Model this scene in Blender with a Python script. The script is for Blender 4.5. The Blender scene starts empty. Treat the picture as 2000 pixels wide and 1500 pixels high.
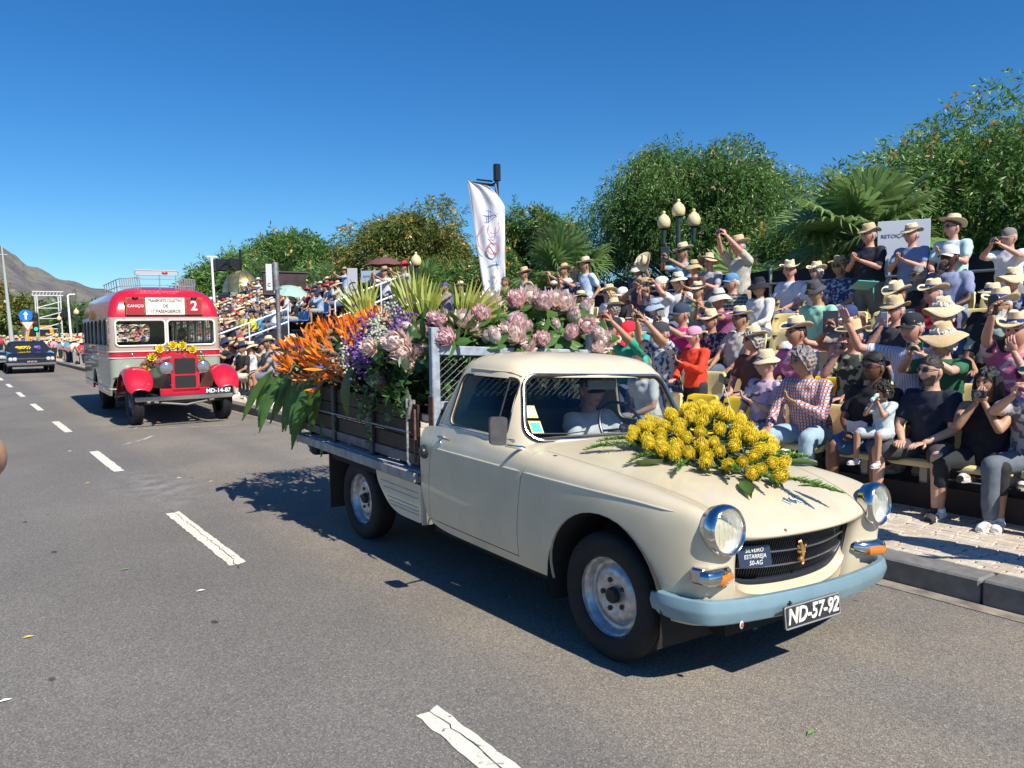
import bpy, bmesh, math, random
import numpy as np
from mathutils import Vector, Matrix, Euler
from mathutils.bvhtree import BVHTree
from math import sin, cos, pi, radians
random.seed(7); RNG = np.random.default_rng(7)
S = bpy.context.scene; COL = S.collection; D = bpy.data

# ------------------------------------------------------------ camera, sky, sun, exposure
cam = D.cameras.new('camera'); camo = D.objects.new('camera', cam); COL.objects.link(camo)
cam.sensor_width = 36; cam.sensor_fit = 'HORIZONTAL'; cam.lens = 1521.7/2000*36
cam.clip_start = .05; cam.clip_end = 6000
YAW, PIT, ROL = 0.627598, -0.0728058, 0.0144407
f = Vector((sin(YAW)*cos(PIT), cos(YAW)*cos(PIT), sin(PIT)))
r = Vector((cos(YAW), -sin(YAW), 0)); u = r.cross(f)
r2 = r*cos(ROL) - u*sin(ROL); u2 = r*sin(ROL) + u*cos(ROL)
m = Matrix((r2, u2, -f)).transposed().to_4x4(); m.translation = Vector((0, 0, 1.648))
camo.matrix_world = m; S.camera = camo

SUN = Vector((0.07, -1.0, 1.03)).normalized()
w = D.worlds.new('World'); S.world = w; w.use_nodes = True
wn = w.node_tree; bg = wn.nodes['Background']
sky = wn.nodes.new('ShaderNodeTexSky'); sky.sky_type = 'NISHITA'; sky.sun_disc = False
sky.sun_elevation = math.asin(SUN.z); sky.sun_rotation = math.atan2(SUN.x, SUN.y)
sky.air_density = 1.0; sky.dust_density = 0.15; sky.ozone_density = 3.5; sky.altitude = 0
hs = wn.nodes.new('ShaderNodeHueSaturation'); hs.inputs['Saturation'].default_value = 1.3
wn.links.new(sky.outputs[0], hs.inputs['Color']); tn = wn.nodes.new('ShaderNodeMix'); tn.data_type = 'RGBA'; tn.blend_type = 'MULTIPLY'; tn.inputs[0].default_value = 1; tn.inputs[7].default_value = (.68, .99, 1.2, 1)
wn.links.new(hs.outputs[0], tn.inputs[6]); wn.links.new(tn.outputs[2], bg.inputs[0])
bg.inputs[1].default_value = 0.069
sl = D.lights.new('sun', 'SUN'); sl.energy = 4.6; sl.angle = radians(.53); sl.color = (1, .94, .84)
so = D.objects.new('sun', sl); COL.objects.link(so)
so.rotation_euler = SUN.to_track_quat('Z', 'Y').to_euler()
S.view_settings.view_transform = 'Standard'; S.view_settings.look = 'None'
S.view_settings.gamma = 1; S.view_settings.use_curve_mapping = False; S.view_settings.exposure = 0.60
S.render.engine = 'CYCLES'; S.cycles.max_bounces = 6; S.cycles.transparent_max_bounces = 12
S.cycles.sample_clamp_indirect = 6

# ------------------------------------------------------------ materials
MATS = {}
def nmat(name):
    m = D.materials.new(name); m.use_nodes = True
    return m, m.node_tree, m.node_tree.nodes['Principled BSDF']
def rgb(c): return (c[0], c[1], c[2], 1)
def mat(name, col, rough=.6, metal=0, coat=0, var=.0, vscale=8, bump=0, bscale=60, trans=0, spec=.5, island=0, sss=0, emis=None, col2=None, coords='Object'):
    """principled surface with noise colour variation and bump"""
    if name in MATS: return MATS[name]
    m, nt, b = nmat(name); N, L = nt.nodes, nt.links
    b.inputs['Base Color'].default_value = rgb(col); b.inputs['Roughness'].default_value = rough
    b.inputs['Metallic'].default_value = metal; b.inputs['Coat Weight'].default_value = coat
    b.inputs['Coat Roughness'].default_value = .06
    b.inputs['Specular IOR Level'].default_value = spec
    if trans: b.inputs['Transmission Weight'].default_value = trans
    if sss: b.inputs['Subsurface Weight'].default_value = sss; b.inputs['Subsurface Radius'].default_value = (.02, .008, .004)
    tc = N.new('ShaderNodeTexCoord')
    cur = None
    if var or col2:
        n = N.new('ShaderNodeTexNoise'); n.inputs['Scale'].default_value = vscale; n.inputs['Detail'].default_value = 5
        L.new(tc.outputs[coords], n.inputs['Vector'])
        rp = N.new('ShaderNodeValToRGB'); rp.color_ramp.elements[0].position = .35; rp.color_ramp.elements[1].position = .65
        c2 = col2 or tuple(min(1, c*(1+var)) for c in col); c1 = col if col2 else tuple(c*(1-var) for c in col)
        rp.color_ramp.elements[0].color = rgb(c1); rp.color_ramp.elements[1].color = rgb(c2)
        L.new(n.outputs[0], rp.inputs[0]); cur = rp.outputs[0]
    if island:
        g = N.new('ShaderNodeNewGeometry'); h = N.new('ShaderNodeHueSaturation')
        mr = N.new('ShaderNodeMapRange'); mr.inputs[3].default_value = 1-island; mr.inputs[4].default_value = 1+island
        L.new(g.outputs['Random Per Island'], mr.inputs[0]); L.new(mr.outputs[0], h.inputs['Value'])
        mh = N.new('ShaderNodeMapRange'); mh.inputs[3].default_value = .5-island*.06; mh.inputs[4].default_value = .5+island*.06
        L.new(g.outputs['Random Per Island'], mh.inputs[0]); L.new(mh.outputs[0], h.inputs['Hue'])
        if cur: L.new(cur, h.inputs['Color'])
        else: h.inputs['Color'].default_value = rgb(col)
        cur = h.outputs[0]
    if cur: L.new(cur, b.inputs['Base Color'])
    if bump:
        n2 = N.new('ShaderNodeTexNoise'); n2.inputs['Scale'].default_value = bscale; n2.inputs['Detail'].default_value = 3
        L.new(tc.outputs[coords], n2.inputs['Vector'])
        bp = N.new('ShaderNodeBump'); bp.inputs['Strength'].default_value = bump; bp.inputs['Distance'].default_value = .01
        L.new(n2.outputs[0], bp.inputs['Height']); L.new(bp.outputs[0], b.inputs['Normal'])
    if emis: b.inputs['Emission Color'].default_value = rgb(emis[0]); b.inputs['Emission Strength'].default_value = emis[1]
    MATS[name] = m; return m
def leafmat(name, col, col2, island=.35, rough=.45, trans=.3, vscale=1.2):
    if name in MATS: return MATS[name]
    m = mat(name, col, rough, island=island, col2=col2, vscale=vscale)
    nt = m.node_tree; b = nt.nodes['Principled BSDF']; out = nt.nodes['Material Output']
    t = nt.nodes.new('ShaderNodeBsdfTranslucent'); mx = nt.nodes.new('ShaderNodeMixShader'); mx.inputs[0].default_value = trans
    src = b.inputs['Base Color'].links[0].from_socket; nt.links.new(src, t.inputs[0])
    nt.links.new(b.outputs[0], mx.inputs[1]); nt.links.new(t.outputs[0], mx.inputs[2]); nt.links.new(mx.outputs[0], out.inputs[0])
    return m
def glassmat(name, col=(.9, .95, .95), refl=.05, dark=.0):
    """thin pane: glossy reflection over a tinted transparent sheet"""
    if name in MATS: return MATS[name]
    m, nt, b = nmat(name); N, L = nt.nodes, nt.links; N.remove(b)
    t = N.new('ShaderNodeBsdfTransparent'); t.inputs[0].default_value = rgb(col)
    g = N.new('ShaderNodeBsdfGlossy'); g.inputs['Roughness'].default_value = .02
    fr = N.new('ShaderNodeLayerWeight'); fr.inputs[0].default_value = .5; pw = N.new('ShaderNodeMath'); pw.operation = 'POWER'; pw.inputs[1].default_value = 4
    ad = N.new('ShaderNodeMath'); ad.operation = 'MULTIPLY_ADD'; ad.inputs[1].default_value = .8; ad.inputs[2].default_value = refl
    ad.use_clamp = True
    L.new(fr.outputs['Facing'], pw.inputs[0]); L.new(pw.outputs[0], ad.inputs[0]); mx = N.new('ShaderNodeMixShader')
    L.new(ad.outputs[0], mx.inputs[0]); L.new(t.outputs[0], mx.inputs[1]); L.new(g.outputs[0], mx.inputs[2])
    L.new(mx.outputs[0], N['Material Output'].inputs[0]); MATS[name] = m; return m

# ------------------------------------------------------------ mesh helpers
class MB:
    """collects polygons; .add(verts, faces) ; .obj(name, material, parent)"""
    def __init__(s): s.v = []; s.f = []; s.m = []
    def add(s, v, f, mi=0):
        o = len(s.v); s.v.extend([tuple(p) for p in v]); s.f.extend([tuple(i+o for i in q) for q in f]); s.m.extend([mi]*len(f)); return s
    def box(s, lo, hi, mi=0, M=None, bev=0):
        x0, y0, z0 = lo; x1, y1, z1 = hi
        if bev:
            b = min(bev, (x1-x0)*.45, (y1-y0)*.45, (z1-z0)*.45)
            vs = []; 
            bm = bmesh.new(); bmesh.ops.create_cube(bm, size=1)
            for v in bm.verts: v.co = Vector(((v.co.x+.5)*(x1-x0)+x0, (v.co.y+.5)*(y1-y0)+y0, (v.co.z+.5)*(z1-z0)+z0))
            bmesh.ops.bevel(bm, geom=bm.edges[:], offset=b, segments=1, affect='EDGES', profile=.5)
            bm.verts.index_update(); vs = [v.co.copy() for v in bm.verts]; fs = [[v.index for v in q.verts] for q in bm.faces]; bm.free()
        else:
            vs = [Vector(p) for p in ((x0,y0,z0),(x1,y0,z0),(x1,y1,z0),(x0,y1,z0),(x0,y0,z1),(x1,y0,z1),(x1,y1,z1),(x0,y1,z1))]
            fs = [(0,3,2,1),(4,5,6,7),(0,1,5,4),(1,2,6,5),(2,3,7,6),(3,0,4,7)]
        if M is not None: vs = [M @ v for v in vs]
        return s.add(vs, fs, mi)
    def tube(s, pts, rad, n=8, mi=0, cap=True, flat=1.0, closed=False):
        P = [Vector(p) for p in pts]; k = len(P)
        if not hasattr(rad, '__len__'): rad = [rad]*k
        vs = []; fs = []; up = None
        for i in range(k):
            if closed: t = (P[(i+1) % k]-P[i-1])
            else: t = (P[min(i+1, k-1)]-P[max(i-1, 0)])
            if t.length < 1e-9: t = Vector((0, 0, 1))
            t.normalize()
            if up is None:
                up = Vector((0, 0, 1)) if abs(t.z) < .9 else Vector((1, 0, 0))
            a = up.cross(t); 
            if a.length < 1e-6: a = Vector((1, 0, 0)).cross(t)
            a.normalize(); b = t.cross(a); up = b
            for j in range(n):
                q = 2*pi*j/n; vs.append(P[i]+a*(cos(q)*rad[i])+b*(sin(q)*rad[i]*flat))
        for i in range(k if closed else k-1):
            i2 = (i+1) % k
            for j in range(n): fs.append((i*n+j, i*n+(j+1) % n, i2*n+(j+1) % n, i2*n+j))
        if cap and not closed: fs.append(tuple(range(n-1, -1, -1))); fs.append(tuple((k-1)*n+j for j in range(n)))
        return s.add(vs, fs, mi)
    def lathe(s, prof, n=24, M=None, mi=0, sx=1, sy=1):
        vs = []; fs = []
        for (rr, z) in prof:
            for j in range(n): a = 2*pi*j/n; vs.append(Vector((rr*cos(a)*sx, rr*sin(a)*sy, z)))
        for i in range(len(prof)-1):
            for j in range(n): fs.append((i*n+j, i*n+(j+1) % n, (i+1)*n+(j+1) % n, (i+1)*n+j))
        if M is not None: vs = [M @ v for v in vs]
        return s.add(vs, fs, mi)
    def ell(s, c, rx, ry, rz, n=10, k=8, mi=0, M=None):
        pr = []; vs = []; fs = []
        for i in range(k+1):
            a = pi*i/k
            for j in range(n): b = 2*pi*j/n; vs.append(Vector((rx*sin(a)*cos(b), ry*sin(a)*sin(b), -rz*cos(a))))
        for i in range(k):
            for j in range(n): fs.append((i*n+j, i*n+(j+1) % n, (i+1)*n+(j+1) % n, (i+1)*n+j))
        if M is not None: vs = [M @ v for v in vs]
        c = Vector(c); vs = [v+c for v in vs]
        return s.add(vs, fs, mi)
    def prism(s, poly, lo, hi, ax='z', mi=0):
        """polygon (2-D list) extruded along an axis"""
        n = len(poly)
        def p3(a, b, c): return {'z': (a, b, c), 'y': (a, c, b), 'x': (c, a, b)}[ax]
        vs = [p3(a, b, lo) for a, b in poly]+[p3(a, b, hi) for a, b in poly]
        fs = [tuple(range(n-1, -1, -1)), tuple(range(n, 2*n))]+[(i, (i+1) % n, n+(i+1) % n, n+i) for i in range(n)]
        return s.add(vs, fs, mi)
    def mesh(s, name, mats=None, smooth=True, ang=35):
        me = D.meshes.new(name); me.from_pydata(s.v, [], s.f)
        if mats is not None:
            for m_ in (mats if isinstance(mats, (list, tuple)) else [mats]): me.materials.append(m_)
        if any(s.m): me.polygons.foreach_set('material_index', s.m)
        if smooth:
            me.polygons.foreach_set('use_smooth', [True]*len(me.polygons))
            if ang < 180: me.set_sharp_from_angle(angle=radians(ang))
        me.update(); return me
    def obj(s, name, mats, parent=None, smooth=True, ang=35, fix=False, merge=0):
        me = s.mesh(name, mats, smooth, ang)
        if fix or merge:
            bm = bmesh.new(); bm.from_mesh(me)
            if merge: bmesh.ops.remove_doubles(bm, verts=bm.verts, dist=merge)
            bmesh.ops.recalc_face_normals(bm, faces=bm.faces); bm.to_mesh(me); bm.free()
        return link(name, me, parent)
def link(name, me, parent=None):
    o = D.objects.new(name, me); COL.objects.link(o)
    if parent: o.parent = parent
    return o
def tag(o, label=None, cat=None, group=None, kind=None):
    if label: o['label'] = label
    if cat: o['category'] = cat
    if group: o['group'] = group
    if kind: o['kind'] = kind
    return o
def empty(name, loc, label=None, cat=None, group=None, rz=0):
    o = D.objects.new(name, None); COL.objects.link(o); o.location = loc; o.rotation_euler = (0, 0, rz); o.empty_display_size = .1
    return tag(o, label, cat, group)
def kids(o): return [c for c in o.children]
def copy_tree(o, parent=None):
    c = o.copy(); COL.objects.link(c); c.parent = parent
    for ch in kids(o): copy_tree(ch, c)
    return c
def evalmesh(o, rm=True):
    dg = bpy.context.evaluated_depsgraph_get(); dg.update()
    me = D.meshes.new_from_object(o.evaluated_get(dg))
    if rm: D.objects.remove(o)
    return me
def rr_poly(cx, cy, hw, hh, rad, k=6, fn=None):
    """rounded rectangle polygon"""
    out = []
    for (sx, sy, a0) in ((1, 1, 0), (-1, 1, 90), (-1, -1, 180), (1, -1, 270)):
        for i in range(k+1):
            a = radians(a0+90*i/k); out.append((cx+sx*(hw-rad)+rad*cos(a), cy+sy*(hh-rad)+rad*sin(a)))
    return out
def round_poly(pts, rads, k=5):
    """polygon with rounded corners"""
    out = []; n = len(pts)
    for i in range(n):
        p = Vector(pts[i]); a = Vector(pts[i-1])-p; b = Vector(pts[(i+1) % n])-p
        rd = rads[i] if hasattr(rads, '__len__') else rads
        da = min(rd, a.length*.45); db = min(rd, b.length*.45)
        A = p+a.normalized()*da; B = p+b.normalized()*db
        for j in range(k+1):
            t = j/k; q = A*(1-t)**2+p*2*t*(1-t)+B*t*t; out.append((q.x, q.y))
    return out
def rot(axis, deg): return Matrix.Rotation(radians(deg), 4, axis)
def trs(loc, rz=0, rx=0, ry=0, sc=1): return Matrix.Translation(Vector(loc)) @ Euler((radians(rx), radians(ry), radians(rz))).to_matrix().to_4x4() @ Matrix.Scale(sc, 4)
def text(name, body, size, m, parent, M, thick=.002, shear=0, font=None, bold=0):
    c = D.curves.new(name, 'FONT'); c.body = body; c.size = size; c.extrude = thick; c.align_x = 'CENTER'; c.align_y = 'CENTER'; c.shear = shear; c.offset = bold; c.resolution_u = 3
    o = D.objects.new(name, c); COL.objects.link(o); me = evalmesh(o, False); D.objects.remove(o); D.curves.remove(c)
    me.materials.clear(); me.materials.append(m); me.transform(M); return link(name, me, parent)

# common materials
CREAM = mat('cream_paint', (.59, .515, .37), .30, coat=.55, var=.05, vscale=5, bump=.05, bscale=9)
CHROME = mat('chrome', (.62, .62, .62), .13, 1)
STEEL = mat('worn_steel', (.48, .49, .50), .33, 1, var=.25, vscale=20)
BLACKRUB = mat('black_rubber', (.018, .018, .019), .65, var=.3, vscale=30)
TYRE = mat('tyre_rubber', (.011, .011, .012), .8, var=.25, vscale=25, bump=.3, bscale=200)
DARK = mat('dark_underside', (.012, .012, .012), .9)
SHADE_GLASS = glassmat('side_glass_shaded', (.38, .42, .42), .035); REAR_SHADE_GLASS = glassmat('rear_glass_shaded', (.14, .16, .16), .03)  # shade of the cab interior is put into these pane colours
GLASS = glassmat('window_glass', (.70, .74, .75), .035)
WHITE = mat('white_paint', (.8, .8, .78), .5)
BLACK = mat('black_paint', (.012, .013, .016), .35)
# ============================================================ GROUND
def ground_mat():
    m, nt, b = nmat('asphalt'); N, L = nt.nodes, nt.links
    tc = N.new('ShaderNodeTexCoord'); o = tc.outputs['Object']
    def noise(sc, det=4, rough=.6):
        n = N.new('ShaderNodeTexNoise'); n.inputs['Scale'].default_value = sc; n.inputs['Detail'].default_value = det; n.inputs['Roughness'].default_value = rough; L.new(o, n.inputs['Vector']); return n.outputs[0]
    def ramp(src, stops):
        rp = N.new('ShaderNodeValToRGB'); e = rp.color_ramp.elements
        while len(e) < len(stops): e.new(.5)
        for i, (p, c) in enumerate(stops): e[i].position = p; e[i].color = rgb(c) if hasattr(c, '__len__') else (c, c, c, 1)
        L.new(src, rp.inputs[0]); return rp.outputs[0]
    def mix(a, bb, fac, mode='MULTIPLY'):
        x = N.new('ShaderNodeMix'); x.data_type = 'RGBA'; x.blend_type = mode
        if isinstance(fac, float): x.inputs[0].default_value = fac
        else: L.new(fac, x.inputs[0])
        for s_, k in ((a, 6), (bb, 7)):
            if isinstance(s_, tuple): x.inputs[k].default_value = s_
            else: L.new(s_, x.inputs[k])
        return x.outputs[2]
    v = N.new('ShaderNodeTexVoronoi'); v.inputs['Scale'].default_value = 150; L.new(o, v.inputs['Vector'])
    grain = ramp(v.outputs['Color'], [(0, (.09, .083, .078)), (.45, (.155, .143, .13)), (.8, (.22, .203, .18)), (1, (.34, .31, .27))])
    big = ramp(noise(.35, 6), [(.3, .82), (.7, 1.18)])
    c = mix(grain, big, 1.0)
    # wheel tracks: the lane is polished lighter and warmer between x 2.2 and 4.4
    sx = N.new('ShaderNodeSeparateXYZ'); L.new(o, sx.inputs[0])
    def band(x0, x1, x2, x3):
        rp = N.new('ShaderNodeValToRGB'); e = rp.color_ramp.elements; e[0].position = x0/8; e[0].color = (0,0,0,1); e[1].position = x3/8; e[1].color = (0,0,0,1)
        for p in (x1, x2): q = e.new(p/8); q.color = (1,1,1,1)
        d = N.new('ShaderNodeMath'); d.operation = 'DIVIDE'; d.inputs[1].default_value = 8; L.new(sx.outputs[0], d.inputs[0]); L.new(d.outputs[0], rp.inputs[0]); return rp.outputs[0]
    t1 = band(1.9, 2.25, 3.0, 3.4); t2 = band(3.3, 3.7, 4.5, 4.78)
    for t in (t1, t2):
        tm = N.new('ShaderNodeMath'); tm.operation = 'MULTIPLY'; L.new(t, tm.inputs[0]); L.new(ramp(noise(1.3, 5), [(.3, .25), (.7, .95)]), tm.inputs[1])
        c = mix(c, (1.42, 1.33, 1.17, 1), tm.outputs[0])
    # dark oil drops and chewing gum
    v2 = N.new('ShaderNodeTexVoronoi'); v2.inputs['Scale'].default_value = 2.3; v2.inputs['Randomness'].default_value = 1
    mp = N.new('ShaderNodeMapping'); mp.inputs['Scale'].default_value = (1, .6, 1); L.new(o, mp.inputs[0]); L.new(mp.outputs[0], v2.inputs['Vector'])
    c = mix(c, ramp(v2.outputs['Distance'], [(.0, .3), (.04, .35), (.055, 1.0)]), 1.0)
    v3 = N.new('ShaderNodeTexVoronoi'); v3.inputs['Scale'].default_value = 11; L.new(o, v3.inputs['Vector'])
    c = mix(c, ramp(v3.outputs['Distance'], [(.0, .6), (.045, .62), (.07, 1.0)]), 1.0)
    # pale dusty scuff near the centre line
    v4 = N.new('ShaderNodeVectorMath'); v4.operation = 'DISTANCE'
    mp2 = N.new('ShaderNodeMapping'); mp2.inputs['Scale'].default_value = (1.6, .55, 1); L.new(o, mp2.inputs[0]); L.new(mp2.outputs[0], v4.inputs[0]); v4.inputs[1].default_value = (1.75*1.6, 8.9*.55, 0)
    sc = ramp(v4.outputs['Value'], [(.1, 1.0), (.95, 0.0)])
    tm = N.new('ShaderNodeMath'); tm.operation = 'MULTIPLY'; L.new(sc, tm.inputs[0]); L.new(ramp(noise(5, 6), [(.4, .0), (.75, .9)]), tm.inputs[1])
    c = mix(c, (.33, .31, .29, 1), tm.outputs[0], 'MIX')
    L.new(c, b.inputs['Base Color']); b.inputs['Roughness'].default_value = .8; b.inputs['Specular IOR Level'].default_value = .35
    bp = N.new('ShaderNodeBump'); bp.inputs['Strength'].default_value = .5; bp.inputs['Distance'].default_value = .005
    L.new(v.outputs['Distance'], bp.inputs['Height']); L.new(bp.outputs[0], b.inputs['Normal'])
    return m
ASPH = ground_mat()
g = MB(); g.add([(-600, -300, -.02), (900, -300, -.02), (900, 3000, -.02), (-600, 3000, -.02)], [(0, 1, 2, 3)])
tag(g.obj('ground', mat('dry_soil', (.16, .13, .09), .95, var=.3, vscale=.3), smooth=False), kind='structure')
g = MB(); g.add([(-9, -30, 0), (4.79, -30, 0), (4.79, 260, 0), (-9, 260, 0)], [(0, 1, 2, 3)])
road = tag(g.obj('road', ASPH, smooth=False), kind='structure')
# concrete gutter strip beside the kerb
g = MB(); g.add([(4.66, -30, .004), (4.78, -30, .004), (4.78, 120, .004), (4.66, 120, .004)], [(0, 1, 2, 3)])
gut = tag(g.obj('gutter', mat('gutter_concrete', (.24, .205, .165), .9, var=.4, vscale=6, bump=.4, bscale=90), smooth=False), kind='structure')
# lane dashes: each one a worn strip of paint with ragged ends
def paint_mat():
    m, nt, b = nmat('road_paint'); N, L = nt.nodes, nt.links
    tc = N.new('ShaderNodeTexCoord'); n = N.new('ShaderNodeTexNoise'); n.inputs['Scale'].default_value = 22; n.inputs['Detail'].default_value = 8; n.inputs['Roughness'].default_value = .75
    L.new(tc.outputs['Object'], n.inputs['Vector']); rp = N.new('ShaderNodeValToRGB'); e = rp.color_ramp.elements
    e[0].position = .36; e[0].color = (.16, .155, .15, 1); e[1].position = .42; e[1].color = (.70, .67, .56, 1); L.new(n.outputs[0], rp.inputs[0])
    n2 = N.new('ShaderNodeTexNoise'); n2.inputs['Scale'].default_value = 150; L.new(tc.outputs['Object'], n2.inputs['Vector'])
    L.new(rp.outputs[0], b.inputs['Base Color']); b.inputs['Roughness'].default_value = .7
    bp = N.new('ShaderNodeBump'); bp.inputs['Strength'].default_value = .5; bp.inputs['Distance'].default_value = .004; L.new(n2.outputs[0], bp.inputs['Height']); L.new(bp.outputs[0], b.inputs['Normal'])
    return m
PAINT = paint_mat()
for k in range(-1, 16):
    y0 = .87+4.66*k; y1 = y0+1.98; n = 40; g = MB(); vs = []; R_ = random.Random(k+50)
    for i in range(n+1):
        t = i/n; yy = y0+(y1-y0)*t; e0 = R_.uniform(-.006, .006); e1 = R_.uniform(-.006, .006)
        vs += [(1.535+e0, yy, .004), (1.595+e0*.3, yy+R_.uniform(-.01, .01)*(i in (0, n)), .004), (1.655+e1, yy+R_.uniform(-.03, .03)*(i in (0, n)), .004)]
    fs = []
    for i in range(n): a = 3*i; fs += [(a, a+1, a+4, a+3), (a+1, a+2, a+5, a+4)]
    g.add(vs, fs); o = g.obj('lane_dash', PAINT, road, smooth=False)
# a crack running along the dashes, a few thin chalky scrapes and litter petals
def crackline(pts, wd, m_, name, z=.008):
    g = MB(); P = []; R_ = random.Random(len(pts))
    for i in range(len(pts)-1):
        a, b_ = Vector(pts[i]), Vector(pts[i+1]); n = max(2, int((b_-a).length/.05))
        for j in range(n): P.append(a.lerp(b_, j/n)+Vector((R_.uniform(-.012, .012), R_.uniform(-.012, .012))))
    vs = []; fs = []
    for i, p in enumerate(P):
        t = (P[min(i+1, len(P)-1)]-P[max(i-1, 0)]).normalized(); nn = Vector((-t.y, t.x))*wd*R_.uniform(.4, 1.1)
        vs += [(p.x-nn.x, p.y-nn.y, z), (p.x+nn.x, p.y+nn.y, z)]
    for i in range(len(P)-1): fs.append((2*i, 2*i+1, 2*i+3, 2*i+2))
    g.add(vs, fs); return g.obj(name, m_, road, smooth=False)
CRK = mat('crack_dark', (.02, .02, .02), .95)
crackline([(1.60, 1.6), (1.6, 2.9)], .0022, CRK, 'road_crack')
crackline([(1.57, 5.4), (1.6, 5.8), (1.61, 7.7)], .0022, CRK, 'road_crack')
CHALK = mat('chalk_scrape', (.42, .41, .40), .9, var=.4, vscale=20)
crackline([(2.66, 14.43), (3.3, 14.15), (4.1, 13.88)], .022, CHALK, 'scrape', .005)
crackline([(2.05, 12.6), (2.4, 13.0), (2.62, 13.4)], .028, CHALK, 'scrape', .005)
# kerb stones
KSTONE = [mat('kerb_basalt_%d' % i, c, .8, var=.15, vscale=14, bump=.25, bscale=80) for i, c in enumerate([(.15, .148, .142), (.17, .165, .155), (.135, .135, .132)])]
pav = tag(MB().box((5.0, -30, -.05), (15, 260, .128)).obj('pavement', mat('sand_joint', (.11, .09, .07), .95, var=.3, vscale=20), smooth=False), kind='structure')
kme = []
for i in range(3):
    L_ = .985; kme.append(MB().box((0, 0, -.05), (.215, L_, .15), bev=.012).mesh('kerb_stone', KSTONE[i], smooth=False))
for k in range(90):
    o = link('kerb_stone', kme[k % 3 if k % 5 else (k*7) % 3], pav); o.location = (4.785+random.uniform(-.003, .003), -8+k*1.0, random.uniform(-.004, .003))
# cobbles: small limestone setts, the nearest 300 one by one, then a joined field, then the material
SET = [mat('sett_%d' % i, c, .75, var=.12, vscale=40, bump=.25, bscale=120) for i, c in enumerate([(.52, .44, .34), (.56, .49, .40), (.47, .39, .30), (.50, .43, .36)])]
def sett_shape(rs, w_, l_):
    x0, x1 = -w_/2, w_/2; y0, y1 = -l_/2, l_/2
    j = lambda: rs.uniform(-.004, .004)
    b = [(x0+j(), y0+j()), (x1+j(), y0+j()), (x1+j(), y1+j()), (x0+j(), y1+j())]; c = .003
    top = [(p[0]*(1-c/w_*2), p[1]*(1-c/l_*2)) for p in b]
    vs = [(p[0], p[1], 0) for p in b]+[(p[0], p[1], .014) for p in b]+[(p[0], p[1], .018) for p in top]
    fs = [(0,1,5,4),(1,2,6,5),(2,3,7,6),(3,0,4,7),(4,5,9,8),(5,6,10,9),(6,7,11,10),(7,4,8,11),(8,9,10,11)]
    return vs, fs
rs = random.Random(3); sm = []
for i in range(16):
    v_, f_ = sett_shape(rs, .0705, rs.uniform(.105, .125)); sm.append(MB().add(v_, f_).mesh('cobble', SET[i % 4], smooth=False))
cells = []
for ci in range(27):
    x = 5.04+ci*.0735; y = -.6+rs.uniform(0, .08)
    while y < 22:
        l_ = rs.uniform(.1, .135); cells.append((x, y+l_/2, l_)); y += l_+.006
cells.sort(key=lambda c: (c[0]*.586+c[1]*.807) if (c[1] > 1.35+.0*c[0] and c[0]/max(c[1], .1) < 3.2) else 99)
near = MB()
for i, (x, y, l_) in enumerate(cells):
    if i < 300:
        o = link('cobble', sm[rs.randrange(16)], pav); o.location = (x, y, .128+rs.uniform(-.0015, .002)); o.rotation_euler = (rs.uniform(-.02, .02), rs.uniform(-.02, .02), rs.uniform(-.04, .04))
    else:
        v_, f_ = sett_shape(rs, .0705, l_-.002); dz = .128+rs.uniform(-.0015, .002)
        near.add([(a+x, b_+y, c_+dz) for a, b_, c_ in v_], f_[4:], rs.randrange(4))
tag(near.obj('cobble_field', SET, pav, smooth=False), kind='stuff')
far = MB(); far.add([(5.0, 22, .142), (7.2, 22, .142), (7.2, 200, .142), (5.0, 200, .142)], [(0, 1, 2, 3)])
far.obj('far_paving', mat('far_setts', (.50, .43, .34), .85, var=.15, vscale=9), pav, smooth=False)
# mountain
def hillz(x, y): return 0
def mountain():
    g = MB(); xs = np.linspace(-330, 420, 150); ys = np.linspace(820, 1250, 60)
    prof_x = [-330, -120, -20, 27, 47, 58, 63, 66, 78, 93, 105, 120, 135, 160, 200, 260, 330, 420]
    prof_z = [150, 140, 108, 92, 77, 69, 66, 60, 58, 50, 48, 43.5, 42, 32, 24, 16, 9, 4]
    vs = []; fs = []; rn = np.random.default_rng(5); ph = rn.uniform(0, 6.28, (40, 2)); kx = rn.uniform(.008, .16, 40); ky = rn.uniform(.005, .12, 40)
    for j, y in enumerate(ys):
        t = (y-820)/430; sh = 1-abs(t-.45)/.55 if t > .45 else (t/.45)**.8
        for i, x in enumerate(xs):
            ridge = np.interp(x*900/ (820+.45*430), prof_x, prof_z)*((820+.45*430)/900)
            nz = sum(sin(x*kx[q]+ph[q, 0])*sin(y*ky[q]+ph[q, 1])/(1+kx[q]*60) for q in range(40))
            g1 = abs(sin(x*.045+y*.01+1.3*sin(y*.02)))*6+abs(sin(x*.11+y*.03))*3
            z = ridge*max(sh, 0)+(nz*2.5-g1)*max(0, sh)*(1-.75*max(0, 1-abs(t-.45)/.07))
            vs.append((x, y, max(z*1.19, -2)))
    n = len(xs)
    for j in range(len(ys)-1):
        for i in range(n-1): fs.append((j*n+i, j*n+i+1, (j+1)*n+i+1, (j+1)*n+i))
    g.add(vs, fs)
    m = mat('mountain_rock', (.095, .085, .10), .95, col2=(.15, .145, .12), vscale=.035, bump=1, bscale=.12)
    nt = m.node_tree; bp = [q for q in nt.nodes if q.type == 'BUMP'][0]; bp.inputs['Distance'].default_value = 5
    tag(g.obj('mountain', m), kind='structure')
mountain()
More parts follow.
